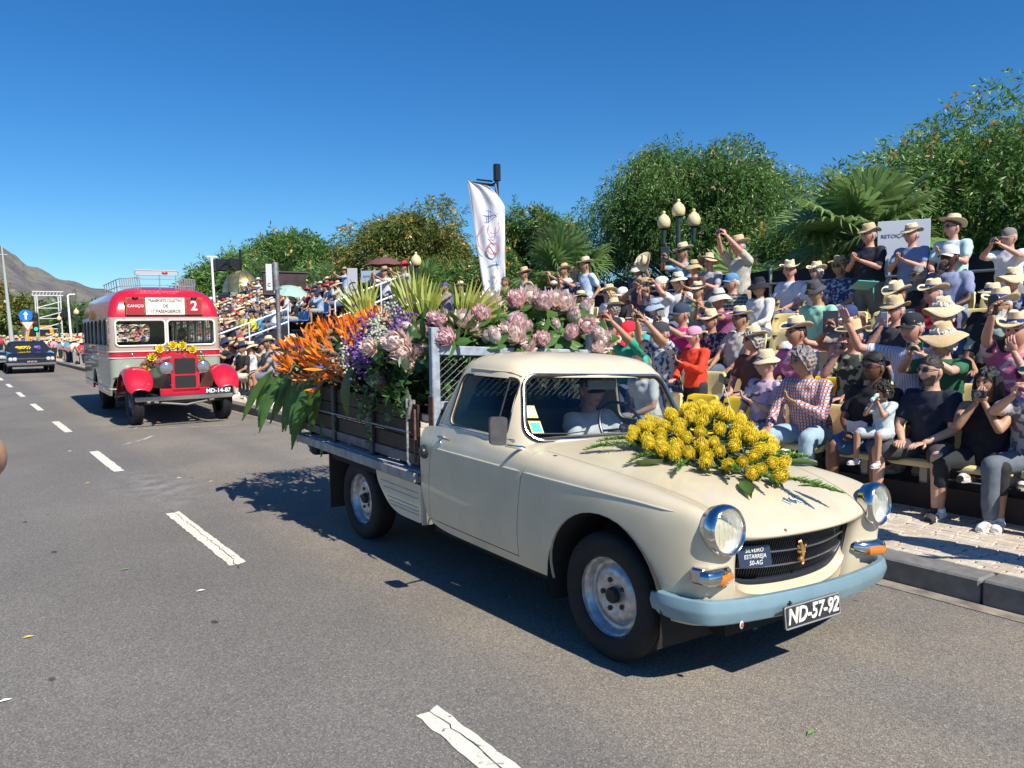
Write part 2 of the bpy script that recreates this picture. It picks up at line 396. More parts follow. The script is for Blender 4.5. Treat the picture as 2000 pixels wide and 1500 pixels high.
# ============================================================ PICKUP TRUCK
truck = empty('pickup_truck', (3.314, 2.767, 0), 'vintage cream pickup with pale blue bumper and a flatbed heaped with flowers', 'pickup truck')
def TT(v): return (v[0], v[1], v[2]-.05*(v[0]+.75)+.022*v[1])
def tme(me):
    n = len(me.vertices); a = np.empty(n*3, 'f'); me.vertices.foreach_get('co', a); a = a.reshape(-1, 3)
    a[:, 2] += -.05*(a[:, 0]+.75)+.022*a[:, 1]; me.vertices.foreach_set('co', a.ravel()); me.update()
def tb(o): tme(o.data); return o
def cage(name, rings, skip=lambda i, j: False, lvl=2, half=True):
    """rings of half profiles (x>=0) mirrored into full ones, then subdivided"""
    full = []
    for R_ in rings:
        a = [Vector(p) for p in R_]; b = [Vector((-p[0], p[1], p[2])) for p in R_[:-1]]
        full.append(a+b[::-1])
    n = len(full[0]); g = MB(); g.v = [tuple(v) for R_ in full for v in R_]
    for i in range(len(full)-1):
        for j in range(n-1):
            if skip(i, min(j, n-2-j)): continue
            g.f.append((i*n+j, i*n+j+1, (i+1)*n+j+1, (i+1)*n+j)); g.m.append(0)
    o = g.obj(name, None, fix=True, ang=180)
    md = o.modifiers.new('s', 'SUBSURF'); md.levels = lvl; md.render_levels = lvl
    return evalmesh(o)
def solid(me, th):
    o = link('tmp', me); md = o.modifiers.new('s', 'SOLIDIFY'); md.thickness = th; md.offset = -1; md.use_even_offset = False
    return evalmesh(o)
def boolean(me, cut, op='DIFFERENCE'):
    o = link('tmp', me); c = link('tmpc', cut); md = o.modifiers.new('b', 'BOOLEAN'); md.operation = op; md.object = c; md.solver = 'EXACT'
    r_ = evalmesh(o); D.objects.remove(c); return r_
def finish(me, name, m_, parent, ang=32):
    me.materials.clear(); me.materials.append(m_)
    me.polygons.foreach_set('material_index', [0]*len(me.polygons)); me.polygons.foreach_set('use_smooth', [True]*len(me.polygons))
    me.set_sharp_from_angle(angle=radians(ang)); tme(me); return link(name, me, parent)
def prismme(poly, lo, hi, ax):
    g = MB().prism(poly, lo, hi, ax); o = g.obj('t', None, fix=True, smooth=False); me = o.data; D.objects.remove(o); return me
def cylx(y, z, r_, x0, x1, n=40): return prismme([(y+r_*cos(2*pi*i/n), z+r_*sin(2*pi*i/n)) for i in range(n)], x0, x1, 'x')

def st(y, *pts): return [(x, y, z) for x, z in pts]
rings = [
 st(1.75, (.755,.30),(.795,.50),(.805,.84),(.785,.90),(.762,.985),(.5,.985),(.3,.985),(0,.985)),
 st(1.30, (.765,.30),(.812,.50),(.812,.84),(.788,.90),(.765,.985),(.5,.985),(.3,.985),(0,.985)),
 st(.86, (.765,.30),(.815,.50),(.812,.84),(.788,.90),(.758,.975),(.5,.985),(.3,.985),(0,.985)),
 st(.80, (.765,.30),(.815,.50),(.812,.84),(.787,.90),(.752,.972),(.55,.995),(.3,1.005),(0,1.01)),
 st(.50, (.765,.30),(.815,.50),(.812,.84),(.785,.90),(.735,.955),(.55,.968),(.3,.985),(0,.993)),
 st(.10, (.76,.31),(.812,.50),(.806,.835),(.772,.89),(.705,.925),(.55,.922),(.3,.945),(0,.955)),
 st(-.25, (.75,.32),(.80,.50),(.79,.82),(.757,.875),(.69,.905),(.54,.872),(.3,.888),(0,.898)),
 st(-.44, (.735,.33),(.775,.50),(.762,.79),(.735,.858),(.665,.886),(.52,.818),(.3,.822),(0,.828)),
 [(.70,-.535,.335),(.735,-.55,.50),(.725,-.565,.74),(.705,-.575,.825),(.64,-.575,.852),(.50,-.575,.762),(.3,-.60,.757),(0,-.61,.758)],
 [(.60,-.575,.34),(.655,-.60,.48),(.66,-.62,.68),(.655,-.62,.78),(.60,-.62,.80),(.485,-.605,.722),(.28,-.635,.715),(0,-.648,.715)],
 [(.44,-.56,.345),(.455,-.565,.47),(.478,-.575,.57),(.485,-.59,.66),(.480,-.60,.70),(.46,-.598,.705),(.27,-.628,.700),(0,-.64,.698)],
 [(.43,-.50,.345),(.445,-.505,.47),(.468,-.52,.57),(.475,-.53,.66),(.47,-.54,.69),(.45,-.57,.695),(.27,-.60,.690),(0,-.61,.688)],
]
low = cage('t', rings, skip=lambda i, j: i < 2 and j >= 4, lvl=3)
surf = bmesh.new(); surf.from_mesh(low); BODY = BVHTree.FromBMesh(surf); surf.free()
low = solid(low, .014)
for sx in (-1, 1): low = boolean(low, cylx(.0, .335, .402, *sorted((sx*.5, sx*1.2))))
# door and hood are cut free with a narrow gap
def doorpoly(e): return [(.53-e, 1.2), (.585-e, .95), (.625-e, .80), (.655-e, .60), (.69-e, .355-e), (1.68+e, .355-e), (1.64+e, .60), (1.60+e, .84), (1.60+e, 1.2)]
doors = {}
for sx in (-1, 1):
    doors[sx] = boolean(low.copy(), prismme(doorpoly(0), *sorted((sx*.62, sx*1.2)), 'x'), 'INTERSECT')
for sx in (-1, 1): low = boolean(low, prismme(doorpoly(.006), *sorted((sx*.62, sx*1.2)), 'x'))
def hoodpoly(e): 
    h = [(.47+e, -.70-e), (.535+e, -.45), (.60+e, -.1), (.65+e, .3), (.67+e, .56+e)]
    return h+[(-a, b) for a, b in h[::-1]]
hood = boolean(low.copy(), prismme(hoodpoly(0), .702, 1.2, 'z'), 'INTERSECT')
low = boolean(low, prismme(hoodpoly(.004), .700, 1.2, 'z'))
finish(low, 'body', CREAM, truck)
dooro = {}
for sx in (-1, 1): dooro[sx] = finish(doors[sx], 'door', CREAM, truck)
hoodo = finish(hood, 'hood', CREAM, truck)
# dark backing just behind the panel gaps + inner arches
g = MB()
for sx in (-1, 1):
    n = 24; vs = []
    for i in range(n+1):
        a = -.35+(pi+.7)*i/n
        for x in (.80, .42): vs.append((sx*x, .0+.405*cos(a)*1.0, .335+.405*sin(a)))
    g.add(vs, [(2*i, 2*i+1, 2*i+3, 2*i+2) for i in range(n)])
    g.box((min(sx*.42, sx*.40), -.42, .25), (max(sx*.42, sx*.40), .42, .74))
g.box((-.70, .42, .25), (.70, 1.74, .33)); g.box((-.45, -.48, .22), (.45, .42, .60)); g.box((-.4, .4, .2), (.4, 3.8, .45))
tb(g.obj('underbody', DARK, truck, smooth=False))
# cab shell
def ring(z, hw, yf, yfc, yr):
    ym = (yfc+yr)/2
    return [(0, yf, z), (hw*.5, yf+(yfc-yf)*.18, z), (hw*.84, yfc-.035, z), (hw*.985, yfc+.055, z), (hw, ym, z), (hw*.995, yr-.10, z), (hw*.90, yr-.012, z), (hw*.45, yr, z), (0, yr, z)]
cr = [ring(.90, .775,.58,.72,1.745), ring(.98, .765,.625,.755,1.705), ring(1.15, .722,.725,.815,1.625), ring(1.29, .680,.80,.87,1.56), ring(1.375, .650,.85,.915,1.52), ring(1.445, .595,.925,.965,1.46), ring(1.482, .42,1.04,1.06,1.37), ring(1.490, .16,1.14,1.145,1.28)]
g = MB(); full = []
for R_ in cr: full.append([Vector(p) for p in R_]+[Vector((-p[0], p[1], p[2])) for p in R_[1:-1]][::-1])
n = len(full[0])
for R_ in full: g.v += [tuple(p) for p in R_]
for i in range(len(full)-1):
    for j in range(n): g.f.append((i*n+j, i*n+(j+1) % n, (i+1)*n+(j+1) % n, (i+1)*n+j)); g.m.append(0)
g.f.append(tuple((len(full)-1)*n+j for j in range(n))); g.m.append(0)
o = g.obj('t', None, fix=True); md = o.modifiers.new('s', 'SUBSURF'); md.levels = 3; cabme = evalmesh(o)
bm = bmesh.new(); bm.from_mesh(cabme); CAB = BVHTree.FromBMesh(bm); bm.free()
cab = solid(cabme.copy(), .022)
wsp = round_poly([(-.665, .995), (.645, .995), (.545, 1.345), (-.572, 1.345)], [.10, .10, .085, .085], 8)
swp = round_poly([(.858, 1.003), (1.455, 1.012), (1.405, 1.330), (.892, 1.333)], [.05, .06, .06, .05], 6)
rwp = round_poly([(-.52, 1.03), (.52, 1.03), (.46, 1.31), (-.46, 1.31)], .09, 6)
cab = boolean(cab, prismme(wsp, -.5, 1.02, 'y')); cab = boolean(cab, prismme(rwp, 1.3, 2.2, 'y'))
cab = boolean(cab, prismme(swp, -1.2, 1.2, 'x'))
finish(cab, 'cab_roof', CREAM, truck)
def grow(poly, e):
    c = Vector((sum(p[0] for p in poly)/len(poly), sum(p[1] for p in poly)/len(poly)))
    out = []
    n = len(poly)
    for i in range(n):
        a = Vector(poly[i-1]); b = Vector(poly[(i+1) % n]); t = (b-a).normalized(); nn = Vector((t.y, -t.x))
        if nn.dot(Vector(poly[i])-c) < 0: nn = -nn
        q = Vector(poly[i])+nn*e; out.append((q.x, q.y))
    return out
def onshell(poly, ax, sgn=1, off=0, bvh=None):
    P = []; bvh = bvh or CAB
    for a, b in poly:
        if ax == 'y': o_, d_ = Vector((a, -2 if sgn > 0 else 3, b)), Vector((0, sgn, 0))
        else: o_, d_ = Vector((sgn*2, a, b)), Vector((-sgn, 0, 0))
        h, nn, _, _ = bvh.ray_cast(o_, d_)
        if h is None: h, nn, _, _ = bvh.find_nearest(Vector((a, .9, b)) if ax == 'y' else Vector((sgn*.7, a, b)))
        if nn.dot(d_) > 0: nn = -nn
        P.append(h+nn*off)
    return P
def pane(name, poly, ax, sgn, off=-.009):
    P = onshell(poly, ax, sgn, off); n = len(P)
    # concentric rings toward the middle keep the curve of the shell
    c = (sum(p[0] for p in poly)/n, sum(p[1] for p in poly)/n); g = MB(); K = 6; rings_ = []
    for k in range(K):
        t = 1-k/K; rings_.append(onshell([(c[0]+(a-c[0])*t, c[1]+(b-c[1])*t) for a, b in poly], ax, sgn, off))
    for R_ in rings_: g.v += [tuple(p) for p in R_]
    cc = onshell([c], ax, sgn, off)[0]; g.v.append(tuple(cc))
    for k in range(K-1):
        for i in range(n): g.f.append((k*n+i, k*n+(i+1) % n, (k+1)*n+(i+1) % n, (k+1)*n+i))
    for i in range(n): g.f.append(((K-1)*n+i, (K-1)*n+(i+1) % n, K*n))
    g.m = [0]*len(g.f); return tb(g.obj(name, {'side_window': SHADE_GLASS if sgn < 0 else GLASS, 'rear_window': REAR_SHADE_GLASS}.get(name, GLASS), truck, fix=True, ang=180))
ws = pane('windshield', grow(wsp, .004), 'y', 1)
for sx in (-1, 1):
    pane('side_window', grow(swp, .004), 'x', sx)
    tb(MB().tube(onshell(grow(swp, .002), 'x', sx, .002), .0055, 6, closed=True).obj('window_trim', BLACKRUB, truck))
    tb(MB().tube(onshell([(.80, .985), (1.0, .99), (1.3, .992), (1.58, .997)], 'x', sx, .004), .006, 6).obj('belt_strip', CHROME, truck))
    tb(MB().tube(onshell([(.95, 1.333), (.96, 1.0)][::-1], 'x', sx, -.004), .007, 6).obj('quarter_bar', BLACKRUB, truck))
pane('rear_window', grow(rwp, .004), 'y', -1)
tb(MB().tube(onshell(grow(wsp, .006), 'y', 1, .006), .015, 8, closed=True).obj('windshield_seal', BLACKRUB, truck))
tb(MB().tube(onshell(grow(wsp, .008), 'y', 1, .018), .0062, 8, closed=True).obj('windshield_chrome', CHROME, truck))
# rain gutter along the roof edge
for sx in (-1, 1):
    tb(MB().tube(onshell([(1.535, 1.30), (1.47, 1.358), (1.3, 1.368), (1.1, 1.368), (.96, 1.366), (.90, 1.345)], 'x', sx, .004), .006, 6).obj('rain_gutter', CREAM, truck))
# waist bead along the side
for sx in (-1, 1):
    for (a, b, par) in ((-.43, .605, truck), (.635, 1.585, dooro[sx])):
        pts = [(y, .842-.02*max(0, -y-.2)**1.2*3) for y in np.linspace(a, b, 22)]
        tb(MB().tube(onshell(pts, 'x', sx, .001, BODY), [.001]+[.0052]*20+[.001], 6).obj('waist_bead', mat('bead_cream', (.72, .66, .52), .2, coat=1), par))
# vent lines and stickers
tb(MB().box((-.61, 1.02-.02, -.01), (-.6, 1.03, 0)).obj('hinge', STEEL, truck))
# wheels
def wheel(x, y, sx, R_=.318, name='wheel'):
    w_ = D.objects.new(name, None); COL.objects.link(w_); w_.parent = truck; w_.location = (x, y, R_)
    M = rot('Y', 90*sx)
    t = MB(); hw = .083; pr = [(.195, -.07), (.215, -.085), (.26, -.092), (.295, -.085), (.312, -.07), (R_, -.05), (R_, -.028), (R_-.007, -.026), (R_-.007, -.020), (R_, -.018), (R_, .018), (R_-.007, .02), (R_-.007, .026), (R_, .028), (R_, .05), (.312, .07), (.295, .085), (.26, .092), (.215, .085), (.195, .07)]
    t.lathe(pr, 56, M); t.obj('tyre', TYRE, w_, ang=50)
    rm = MB(); rm.lathe([(.20, .078), (.206, .070), (.200, .055), (.188, .05), (.178, .035), (.170, .015), (.155, .012), (.142, .022), (.13, .033), (.10, .038), (.085, .034), (.05, .026), (.001, .026)], 48, M); rm.lathe([(.195, .07), (.19, -.07)], 48, M)
    rm.obj('rim', mat('wheel_silver', (.46, .47, .49), .38, .75, var=.25, vscale=25), w_, ang=40)
    cp = MB(); cp.lathe([(.040, .02), (.040, .046), (.033, .056), (.001, .058)], 20, M); cp.obj('hub_cap', BLACKRUB, w_)
    for k in range(5):
        a = 2*pi*k/5+.3; q = MB().lathe([(.013, .02), (.013, .040), (.001, .043)], 8, M @ Matrix.Translation((.075*cos(a), .075*sin(a), 0))); q.obj('wheel_nut', mat('rust_nut', (.05, .035, .03), .8), w_, smooth=False)
    return w_
for sx in (-1, 1): wheel(sx*.672, 0, sx); wheel(sx*.66, 2.84, sx)
# headlights
for sx in (-1, 1):
    c = Vector((sx*.615, -.60, .772)); M = Matrix.Translation(c) @ rot('X', 90) @ rot('Y', sx*2) @ rot('X', -3) @ Matrix.Scale(.95, 4)
    h = MB(); h.lathe([(.108, -.045), (.114, -.025), (.118, -.012), (.121, .0), (.121, .018), (.116, .034), (.106, .042), (.099, .036), (.097, .026)], 40, M)
    ho = tb(h.obj('headlight', CHROME, truck, ang=60))
    l = MB(); l.lathe([(.099, .026), (.085, .040), (.06, .052), (.03, .058), (.001, .06)], 40, M)
    tb(l.obj('lens', glassmat('lamp_glass', (.92, .95, .95), .10), ho, ang=180))
    rf = MB(); rf.lathe([(.098, .026), (.09, -.0), (.07, -.03), (.04, -.048), (.012, -.052), (.012, -.02), (.001, -.015)], 40, M)
    for k in range(-2, 3): rf.box((k*.03-.0012, -.06+abs(k)*.008, .030), (k*.03+.0012, .06-abs(k)*.008, .031), M=M)
    tb(rf.obj('reflector', mat('reflector', (.95, .95, .93), .38, .55, bump=.4, bscale=45), ho, ang=60))
# indicators
AMB = mat('amber_lens', (.75, .22, .02), .15, coat=1, trans=.2); 
for sx in (-1, 1):
    c = Vector((-.655 if sx < 0 else .588, -.555, .575 if sx < 0 else .545)); M = Matrix.Translation(c) @ rot('Z', -sx*16)
    a = MB(); a.tube([M @ Vector(p) for p in ((-.085, .0, 0), (-.078, -.03, 0), (-.06, -.042, 0), (.06, -.042, 0), (.078, -.03, 0), (.085, 0, 0))], [.030, .036, .038, .038, .036, .030], 12); a.box((-.09, -.02, -.036), (.09, .05, .036), M=M, bev=.01)
    io = tb(a.obj('indicator_lamp', CHROME, truck)); 
    b = MB(); b.tube([M @ Vector(p) for p in ((-.038, -.048, -.014), (-.032, -.056, -.014), (.058, -.056, -.014), (.074, -.04, -.014), (.082, -.01, -.014))], [.022, .033, .034, .033, .028], 12); tb(b.obj('amber_lens', AMB, io))
# grille
g = MB(); GR = mat('grille_black', (.02, .023, .03), .4)
N_ = 58
def gy(x, z): return -.598+.09*(x/.5)**2*.9+ (.69-z)*.30
def gz0(x): return .452+.015*(abs(x)/.47)**2+.09*(abs(x)/.47)**9
def gz1(x): return .69-.008*(x/.47)**2
hw_ = lambda z: .475
for i in range(N_+1):
    x = -.47+.94*i/N_; zb, zt = gz0(x), gz1(x)
    g.add([(x-.003, gy(x, zb)+.01, zb), (x+.003, gy(x, zb)+.01, zb), (x+.003, gy(x, zt)+.01, zt), (x-.003, gy(x, zt)+.01, zt), (x-.003, gy(x, zb)+.03, zb), (x+.003, gy(x, zb)+.03, zb), (x+.003, gy(x, zt)+.03, zt), (x-.003, gy(x, zt)+.03, zt)], [(0,1,2,3),(0,3,7,4),(1,5,6,2)])
go = tb(g.obj('grille', GR, truck, smooth=False)); tag(go)
b = MB(); xs = np.linspace(-.49, .49, 24)
for i in range(23):
    b.add([(xs[i], gy(xs[i], gz0(xs[i]))+.045, gz0(xs[i])-.03), (xs[i+1], gy(xs[i+1], gz0(xs[i+1]))+.045, gz0(xs[i+1])-.03), (xs[i+1], gy(xs[i+1], .71)+.045, .71), (xs[i], gy(xs[i], .71)+.045, .71)], [(0, 1, 2, 3)])
tb(b.obj('grille_back', DARK, truck))
fr = [(x, gy(x, gz1(x))-.001, gz1(x)) for x in np.linspace(-.465, .465, 20)]+[(x, gy(x, gz0(x))-.001, gz0(x)) for x in np.linspace(.475, -.475, 24)]
tb(MB().tube(fr, .008, 6, closed=True).obj('grille_frame', GR, truck))
for zz in (.625, .55):
    tb(MB().tube([(x, gy(x, zz)-.006, zz-.012*(1-(x/.4)**2)) for x in np.linspace(-.44, .43, 20)], .0045, 6).obj('grille_bar', mat('dull_chrome', (.3, .3, .32), .3, .9), truck))
# lower wedge of grille is a solid dark lip, then the cream valance below
lp = MB(); xq = np.linspace(-.47, .47, 24); lp.add([(x, gy(x, gz0(x))+o_[0], gz0(x)+o_[1]) for x in xq for o_ in ((.02, .022), (-.010, .018), (-.016, .0), (-.014, -.006))], [(4*i+j, 4*i+j+1, 4*i+5+j, 4*i+4+j) for i in range(23) for j in range(3)]); tb(lp.obj('grille_lip', GR, truck, fix=True, ang=60))
v = MB(); vs = []; xs = np.linspace(-.50, .50, 25)
for x in xs:
    e = (x/.5)**2
    for (dz, y) in ((.004, gy(x, gz0(x))+.03), (-.006, gy(x, gz0(x))-.014), (-.04, gy(x, gz0(x))-.06+.02*e), (-.07, -.535+.02*e), (-.12, -.53+.02*e)): vs.append((x, y, max(gz0(x)+dz, .335) if dz < -.05 else gz0(x)+dz))
v.add(vs, [(5*i+j, 5*i+j+1, 5*i+5+j+1, 5*i+5+j) for i in range(24) for j in range(4)])
tb(v.obj('front_valance', CREAM, truck, fix=True, ang=60))
# gilt emblem: a generic rearing beast built of chunky shapes
GOLD = mat('old_gilt', (.55, .30, .10), .45, .6, var=.3, vscale=60)
e = MB(); ex, ez = -.005, .59; ey = gy(0, .57)-.02
for pts, rr in (([(0, 0, -.045), (.006, 0, -.01), (.0, 0, .02), (-.012, 0, .042)], [.008, .012, .013, .010]), ([(-.012, 0, .045), (-.02, 0, .058), (-.032, 0, .052)], [.012, .011, .005]), ([(.004, 0, .02), (-.022, 0, .022), (-.03, 0, .034)], .006), ([(.004, 0, .006), (-.02, 0, .0), (-.03, 0, .008)], .006), ([(.002, 0, -.02), (-.014, 0, -.035), (-.024, 0, -.03)], .007), ([(.004, 0, -.03), (.012, 0, -.05), (.002, 0, -.06)], .007), ([(.006, 0, -.01), (.024, 0, .0), (.022, 0, .022), (.032, 0, .034)], .005)):
    e.tube([(ex+a, ey+b_, ez+c_) for a, b_, c_ in pts], rr, 6)
tb(e.obj('gilt_emblem', GOLD, truck))
NAVY = mat('navy_plate', (.02, .03, .06), .35, coat=.3); CW = mat('plate_white', (.72, .72, .70), .5)
ox = -.33; oy = gy(ox, .6)-.022
pl = MB(); Mp = Matrix.Translation((ox-.01, oy, .607)) @ rot('Z', -12) @ rot('X', -12)
pl.prism(rr_poly(0, 0, .096, .048, .01), -.002, .002, 'y'); po = pl.obj('small_plate', NAVY, truck, fix=True); po.data.transform(Mp); tb(po)
for s_, z_, k_ in (('SILVEIRO', .028, .027), ('ESTARREJA', .0, .027), ('50-AG', -.029, .029)):
    tb(text('plate_lettering', s_, k_, CW, po, Mp @ Matrix.Translation((0, -.003, z_)) @ rot('X', 90), .001, .25))
# number plate under the bumper
Mq = Matrix.Translation((-.150, -.735, .372)) @ rot('X', -6)
pl = MB(); pl.prism(rr_poly(0, 0, .215, .050, .008), -.004, .004, 'y'); po = pl.obj('number_plate', mat('plate_black', (.03, .03, .035), .4), truck, fix=True); po.data.transform(Mq); tb(po)
fr = MB().tube([(a, -.006, b) for a, b in rr_poly(0, 0, .213, .048, .008)], .004, 5, closed=True).obj('plate_rim', mat('plate_rim', (.25, .25, .25), .5), po); fr.data.transform(Mq); tb(fr)
tb(text('plate_number', 'ND-57-92', .096, mat('plate_cream', (.72, .70, .60), .5), po, Mq @ Matrix.Translation((0, -.006, 0)) @ rot('X', 90) @ Matrix.Scale(1.0, 4, (1, 0, 0)), 0.003, .28, bold=.002))
# bumper
BLUE = mat('bumper_blue', (.17, .27, .32), .38, coat=.25, var=.08, vscale=6)
px = [(-.782, -.34), (-.779, -.44), (-.742, -.545), (-.68, -.61), (-.5, -.655), (-.25, -.685), (0, -.695), (.25, -.685), (.5, -.655), (.68, -.61), (.742, -.545), (.779, -.44), (.782, -.34)]
def catmull(P, k=5):
    P = [Vector(p) for p in P]; out = []
    for i in range(len(P)-1):
        p0 = P[max(i-1, 0)]; p1 = P[i]; p2 = P[i+1]; p3 = P[min(i+2, len(P)-1)]
        for j in range(k):
            t = j/k; out.append(.5*((2*p1)+(p2-p0)*t+(2*p0-5*p1+4*p2-p3)*t*t+(3*p1-p0-3*p2+p3)*t**3))
    out.append(P[-1]); return out
sec = [(-.018, .054), (.006, .056), (.016, .050), (.026, .012), (.024, -.004), (.008, -.048), (-.002, -.056), (-.022, -.054)]
path = catmull([Vector((a, b)) for a, b in px], 4); b = MB(); k = len(sec); vs = []
for i, p in enumerate(path):
    t = (path[min(i+1, len(path)-1)]-path[max(i-1, 0)]).normalized(); nn = Vector((t.y, -t.x))
    s_ = 1 if 1 < i < len(path)-2 else .75
    for (d, z) in sec: q = p+nn*d*s_; vs.append((q.x, q.y, .414+z*s_))
b.add(vs, [(i*k+j, i*k+(j+1) % k, (i+1)*k+(j+1) % k, (i+1)*k+j) for i in range(len(path)-1) for j in range(k)]+[tuple(range(k)), tuple((len(path)-1)*k+j for j in range(k))[::-1]])
bo = tb(b.obj('bumper', BLUE, truck, fix=True, ang=24))
tb(MB().ell((-.575, -.672, .364), .009, .004, .012, M=None).obj('rust_chip', mat('rust', (.35, .10, .05), .8), bo))
tb(MB().ell((-.575, -.669, .364), .013, .004, .019).obj('bare_chip', mat('bare_white', (.6, .6, .6), .6), bo))
tb(MB().box((-.30, -.710, .417), (-.268, -.701, .425)).box((-.29, -.711, .409), (-.28, -.702, .433)).obj('bolt_hole', DARK, bo))
# hood script badge, hood front hook
bz = MB()
for i, x0 in enumerate((-.045, .0, .045)):
    for a, b_ in (((0, .016), (-.02, -.008)), ((-.02, -.008), (.016, -.008)), ((.006, .012), (.006, -.02))) if i != 1 else [((-.014, .0), (0, .014)), ((0, .014), (.014, 0)), ((.014, 0), (0, -.016)), ((0, -.016), (-.014, 0))]:
        P1 = Vector((x0+a[0]+.0, a[1])); P2 = Vector((x0+b_[0], b_[1]))
        q = []
        for p in (P1, P2):
            h, nn, _, _ = BODY.ray_cast(Vector((p.x+.075, -.475-p.y*1.4, 2)), Vector((0, 0, -1))); q.append(h+Vector((0, 0, .004)))
        bz.tube(q, .0045, 5)
tb(bz.obj('script_badge', mat('badge_dull', (.28, .33, .42), .35, .8), hoodo))
tb(MB().ell((-.20, -.622, .728), .011, .008, .009).obj('hood_catch', mat('catch_brown', (.16, .10, .09), .6), hoodo))
# door furniture
for sx in (-1,):
    M = Matrix.Translation((sx*.80, 1.36, .935))
    h = MB().tube([(sx*.775, 1.49, .915), (sx*.80, 1.49, .925), (sx*.822, 1.47, .927), (sx*.828, 1.40, .925), (sx*.828, 1.33, .922)], [.013, .012, .010, .0075, .006], 8); tb(h.obj('door_handle', CHROME, dooro[sx]))
    tb(MB().ell((sx*.795, 1.49, .885), .012, .010, .010).obj('door_lock', CHROME, dooro[sx]))
h = onshell([(.70, .955)], 'x', -1, 0, BODY)[0]
m_ = MB().tube([h, h+Vector((-.02, -.005, .008)), (-.87, .67, .985), (-.945, .62, 1.03)], [.017, .013, .009, .008], 8); mo = tb(m_.obj('wing_mirror', CHROME, truck))
M = Matrix.Translation((-.955, .615, 1.075)) @ rot('Z', -14)
hd = MB().prism(round_poly([(-.052, -.075), (.038, -.080), (.050, .075), (-.050, .075)], .025, 5), -.014, .012, 'y'); ho = hd.obj('mirror_head', mat('mirror_shell', (.15, .14, .14), .35, .7, var=.15, vscale=20), mo, fix=True); ho.data.transform(M); tb(ho)
hd = MB().prism(round_poly([(-.045, -.068), (.032, -.072), (.043, .068), (-.043, .068)], .022, 5), .012, .015, 'y'); ho = hd.obj('mirror_glass', mat('mirror_glass', (.8, .8, .82), .03, 1), mo, fix=True); ho.data.transform(M); tb(ho)
# fuel cap on the rear corner of the cab
c = onshell([(1.685, .80)], 'x', -1, 0, BODY)[0]; M = Matrix.Translation(c) @ rot('Y', -90)
fc = MB().lathe([(.045, -.01), (.046, .012), (.036, .016), (.034, .03), (.024, .036), (.001, .037)], 24, M); tb(fc.obj('fuel_cap', mat('cap_black', (.03, .03, .035), .35), truck))
# stickers inside the windshield (lower passenger side)
for (a0, b0, c_) in ((-.60, 1.150, (.70, .85, .88)), (-.592, 1.065, (.02, .55, .45))):
    poly = [(a0-.032, b0-.034), (a0+.036, b0-.034), (a0+.032, b0+.034), (a0-.036, b0+.034)]
    P = onshell(poly, 'y', 1, -.003); tb(MB().add(P, [(0, 1, 2, 3)]).obj('permit_sticker', mat('sticker_border', (.72, .60, .22), .6), ws, smooth=False))
    poly = [(a0-.022, b0-.024), (a0+.026, b0-.024), (a0+.022, b0+.024), (a0-.026, b0+.024)]
    P = onshell(poly, 'y', 1, -.0005); tb(MB().add(P, [(0, 1, 2, 3)]).obj('sticker_field', mat('stk%d' % int(b0*100), c_, .6), ws, smooth=False))
# wipers
for x0 in (-.30, .16):
    P = onshell([(x0, 1.03), (x0-.12, 1.02), (x0-.30, 1.022)], 'y', 1, .024); tb(MB().tube(P, .0035, 5).obj('wiper', BLACK, truck))
# interior
SEATC = mat('seat_vinyl', (.05, .045, .045), .6)
i_ = MB(); i_.box((-.60, 1.15, .45), (.60, 1.55, .66), bev=.04); i_.box((-.60, 1.46, .62), (.60, 1.60, 1.08), bev=.04)
tb(i_.obj('bench_seat', SEATC, truck)); tb(MB().box((-.70, .70, .78), (.70, .90, .94), bev=.03).obj('dashboard', mat('dash_dark', (.03, .03, .03), .5), truck))
tb(MB().box((-.70, .45, .33), (.70, .47, .95)).obj('firewall', DARK, truck, smooth=False))
Ms = Matrix.Translation((.33, .99, .985)) @ rot('X', 62)
sw = MB().tube([Ms @ Vector((.20*cos(a), .20*sin(a), 0)) for a in np.linspace(0, 2*pi, 32, False)], .011, 8, closed=True); 
for a in (0, 180): sw.tube([Ms @ Vector((0, 0, .02)), Ms @ Vector((.2*cos(radians(a)), .2*sin(radians(a)), 0))], .008, 6)
sw.lathe([(.04, 0), (.04, .02), (.001, .03)], 16, Ms); tb(sw.obj('steering_wheel', mat('wheel_navy', (.02, .025, .05), .3), truck))
tb(MB().box((.0, .965, 1.26), (.25, .985, 1.325), bev=.012).tube([(.12, .98, 1.30), (.12, .93, 1.37)], .005, 6).obj('rear_view_mirror', mat('mirror_grey', (.2, .21, .23), .4), truck))
# side panel under the bed, with pressed ribs
sp = MB(); poly = round_poly([(1.765, .30), (2.18, .30), (2.40, .47), (2.43, .56), (1.765, .56)], [.02, .18, .1, .01, .01], 6)
sp.prism(poly, -.795, -.775, 'x'); tb(MB().prism(poly, .775, .795, 'x').obj('side_skirt', CREAM, truck, fix=True, smooth=False)); spo = tb(sp.obj('side_skirt', CREAM, truck, fix=True, smooth=False))
for zz in (.50, .46, .40, .375, .35): tb(MB().tube([(-.797, 1.80, zz), (-.797, 2.15+(zz-.3)*1.0, zz)], .0035, 5).obj('skirt_rib', CREAM, spo))
tb(MB().box((-.79, 1.755, .29), (.79, 1.765, .95)).obj('cab_back', CREAM, truck, smooth=False))
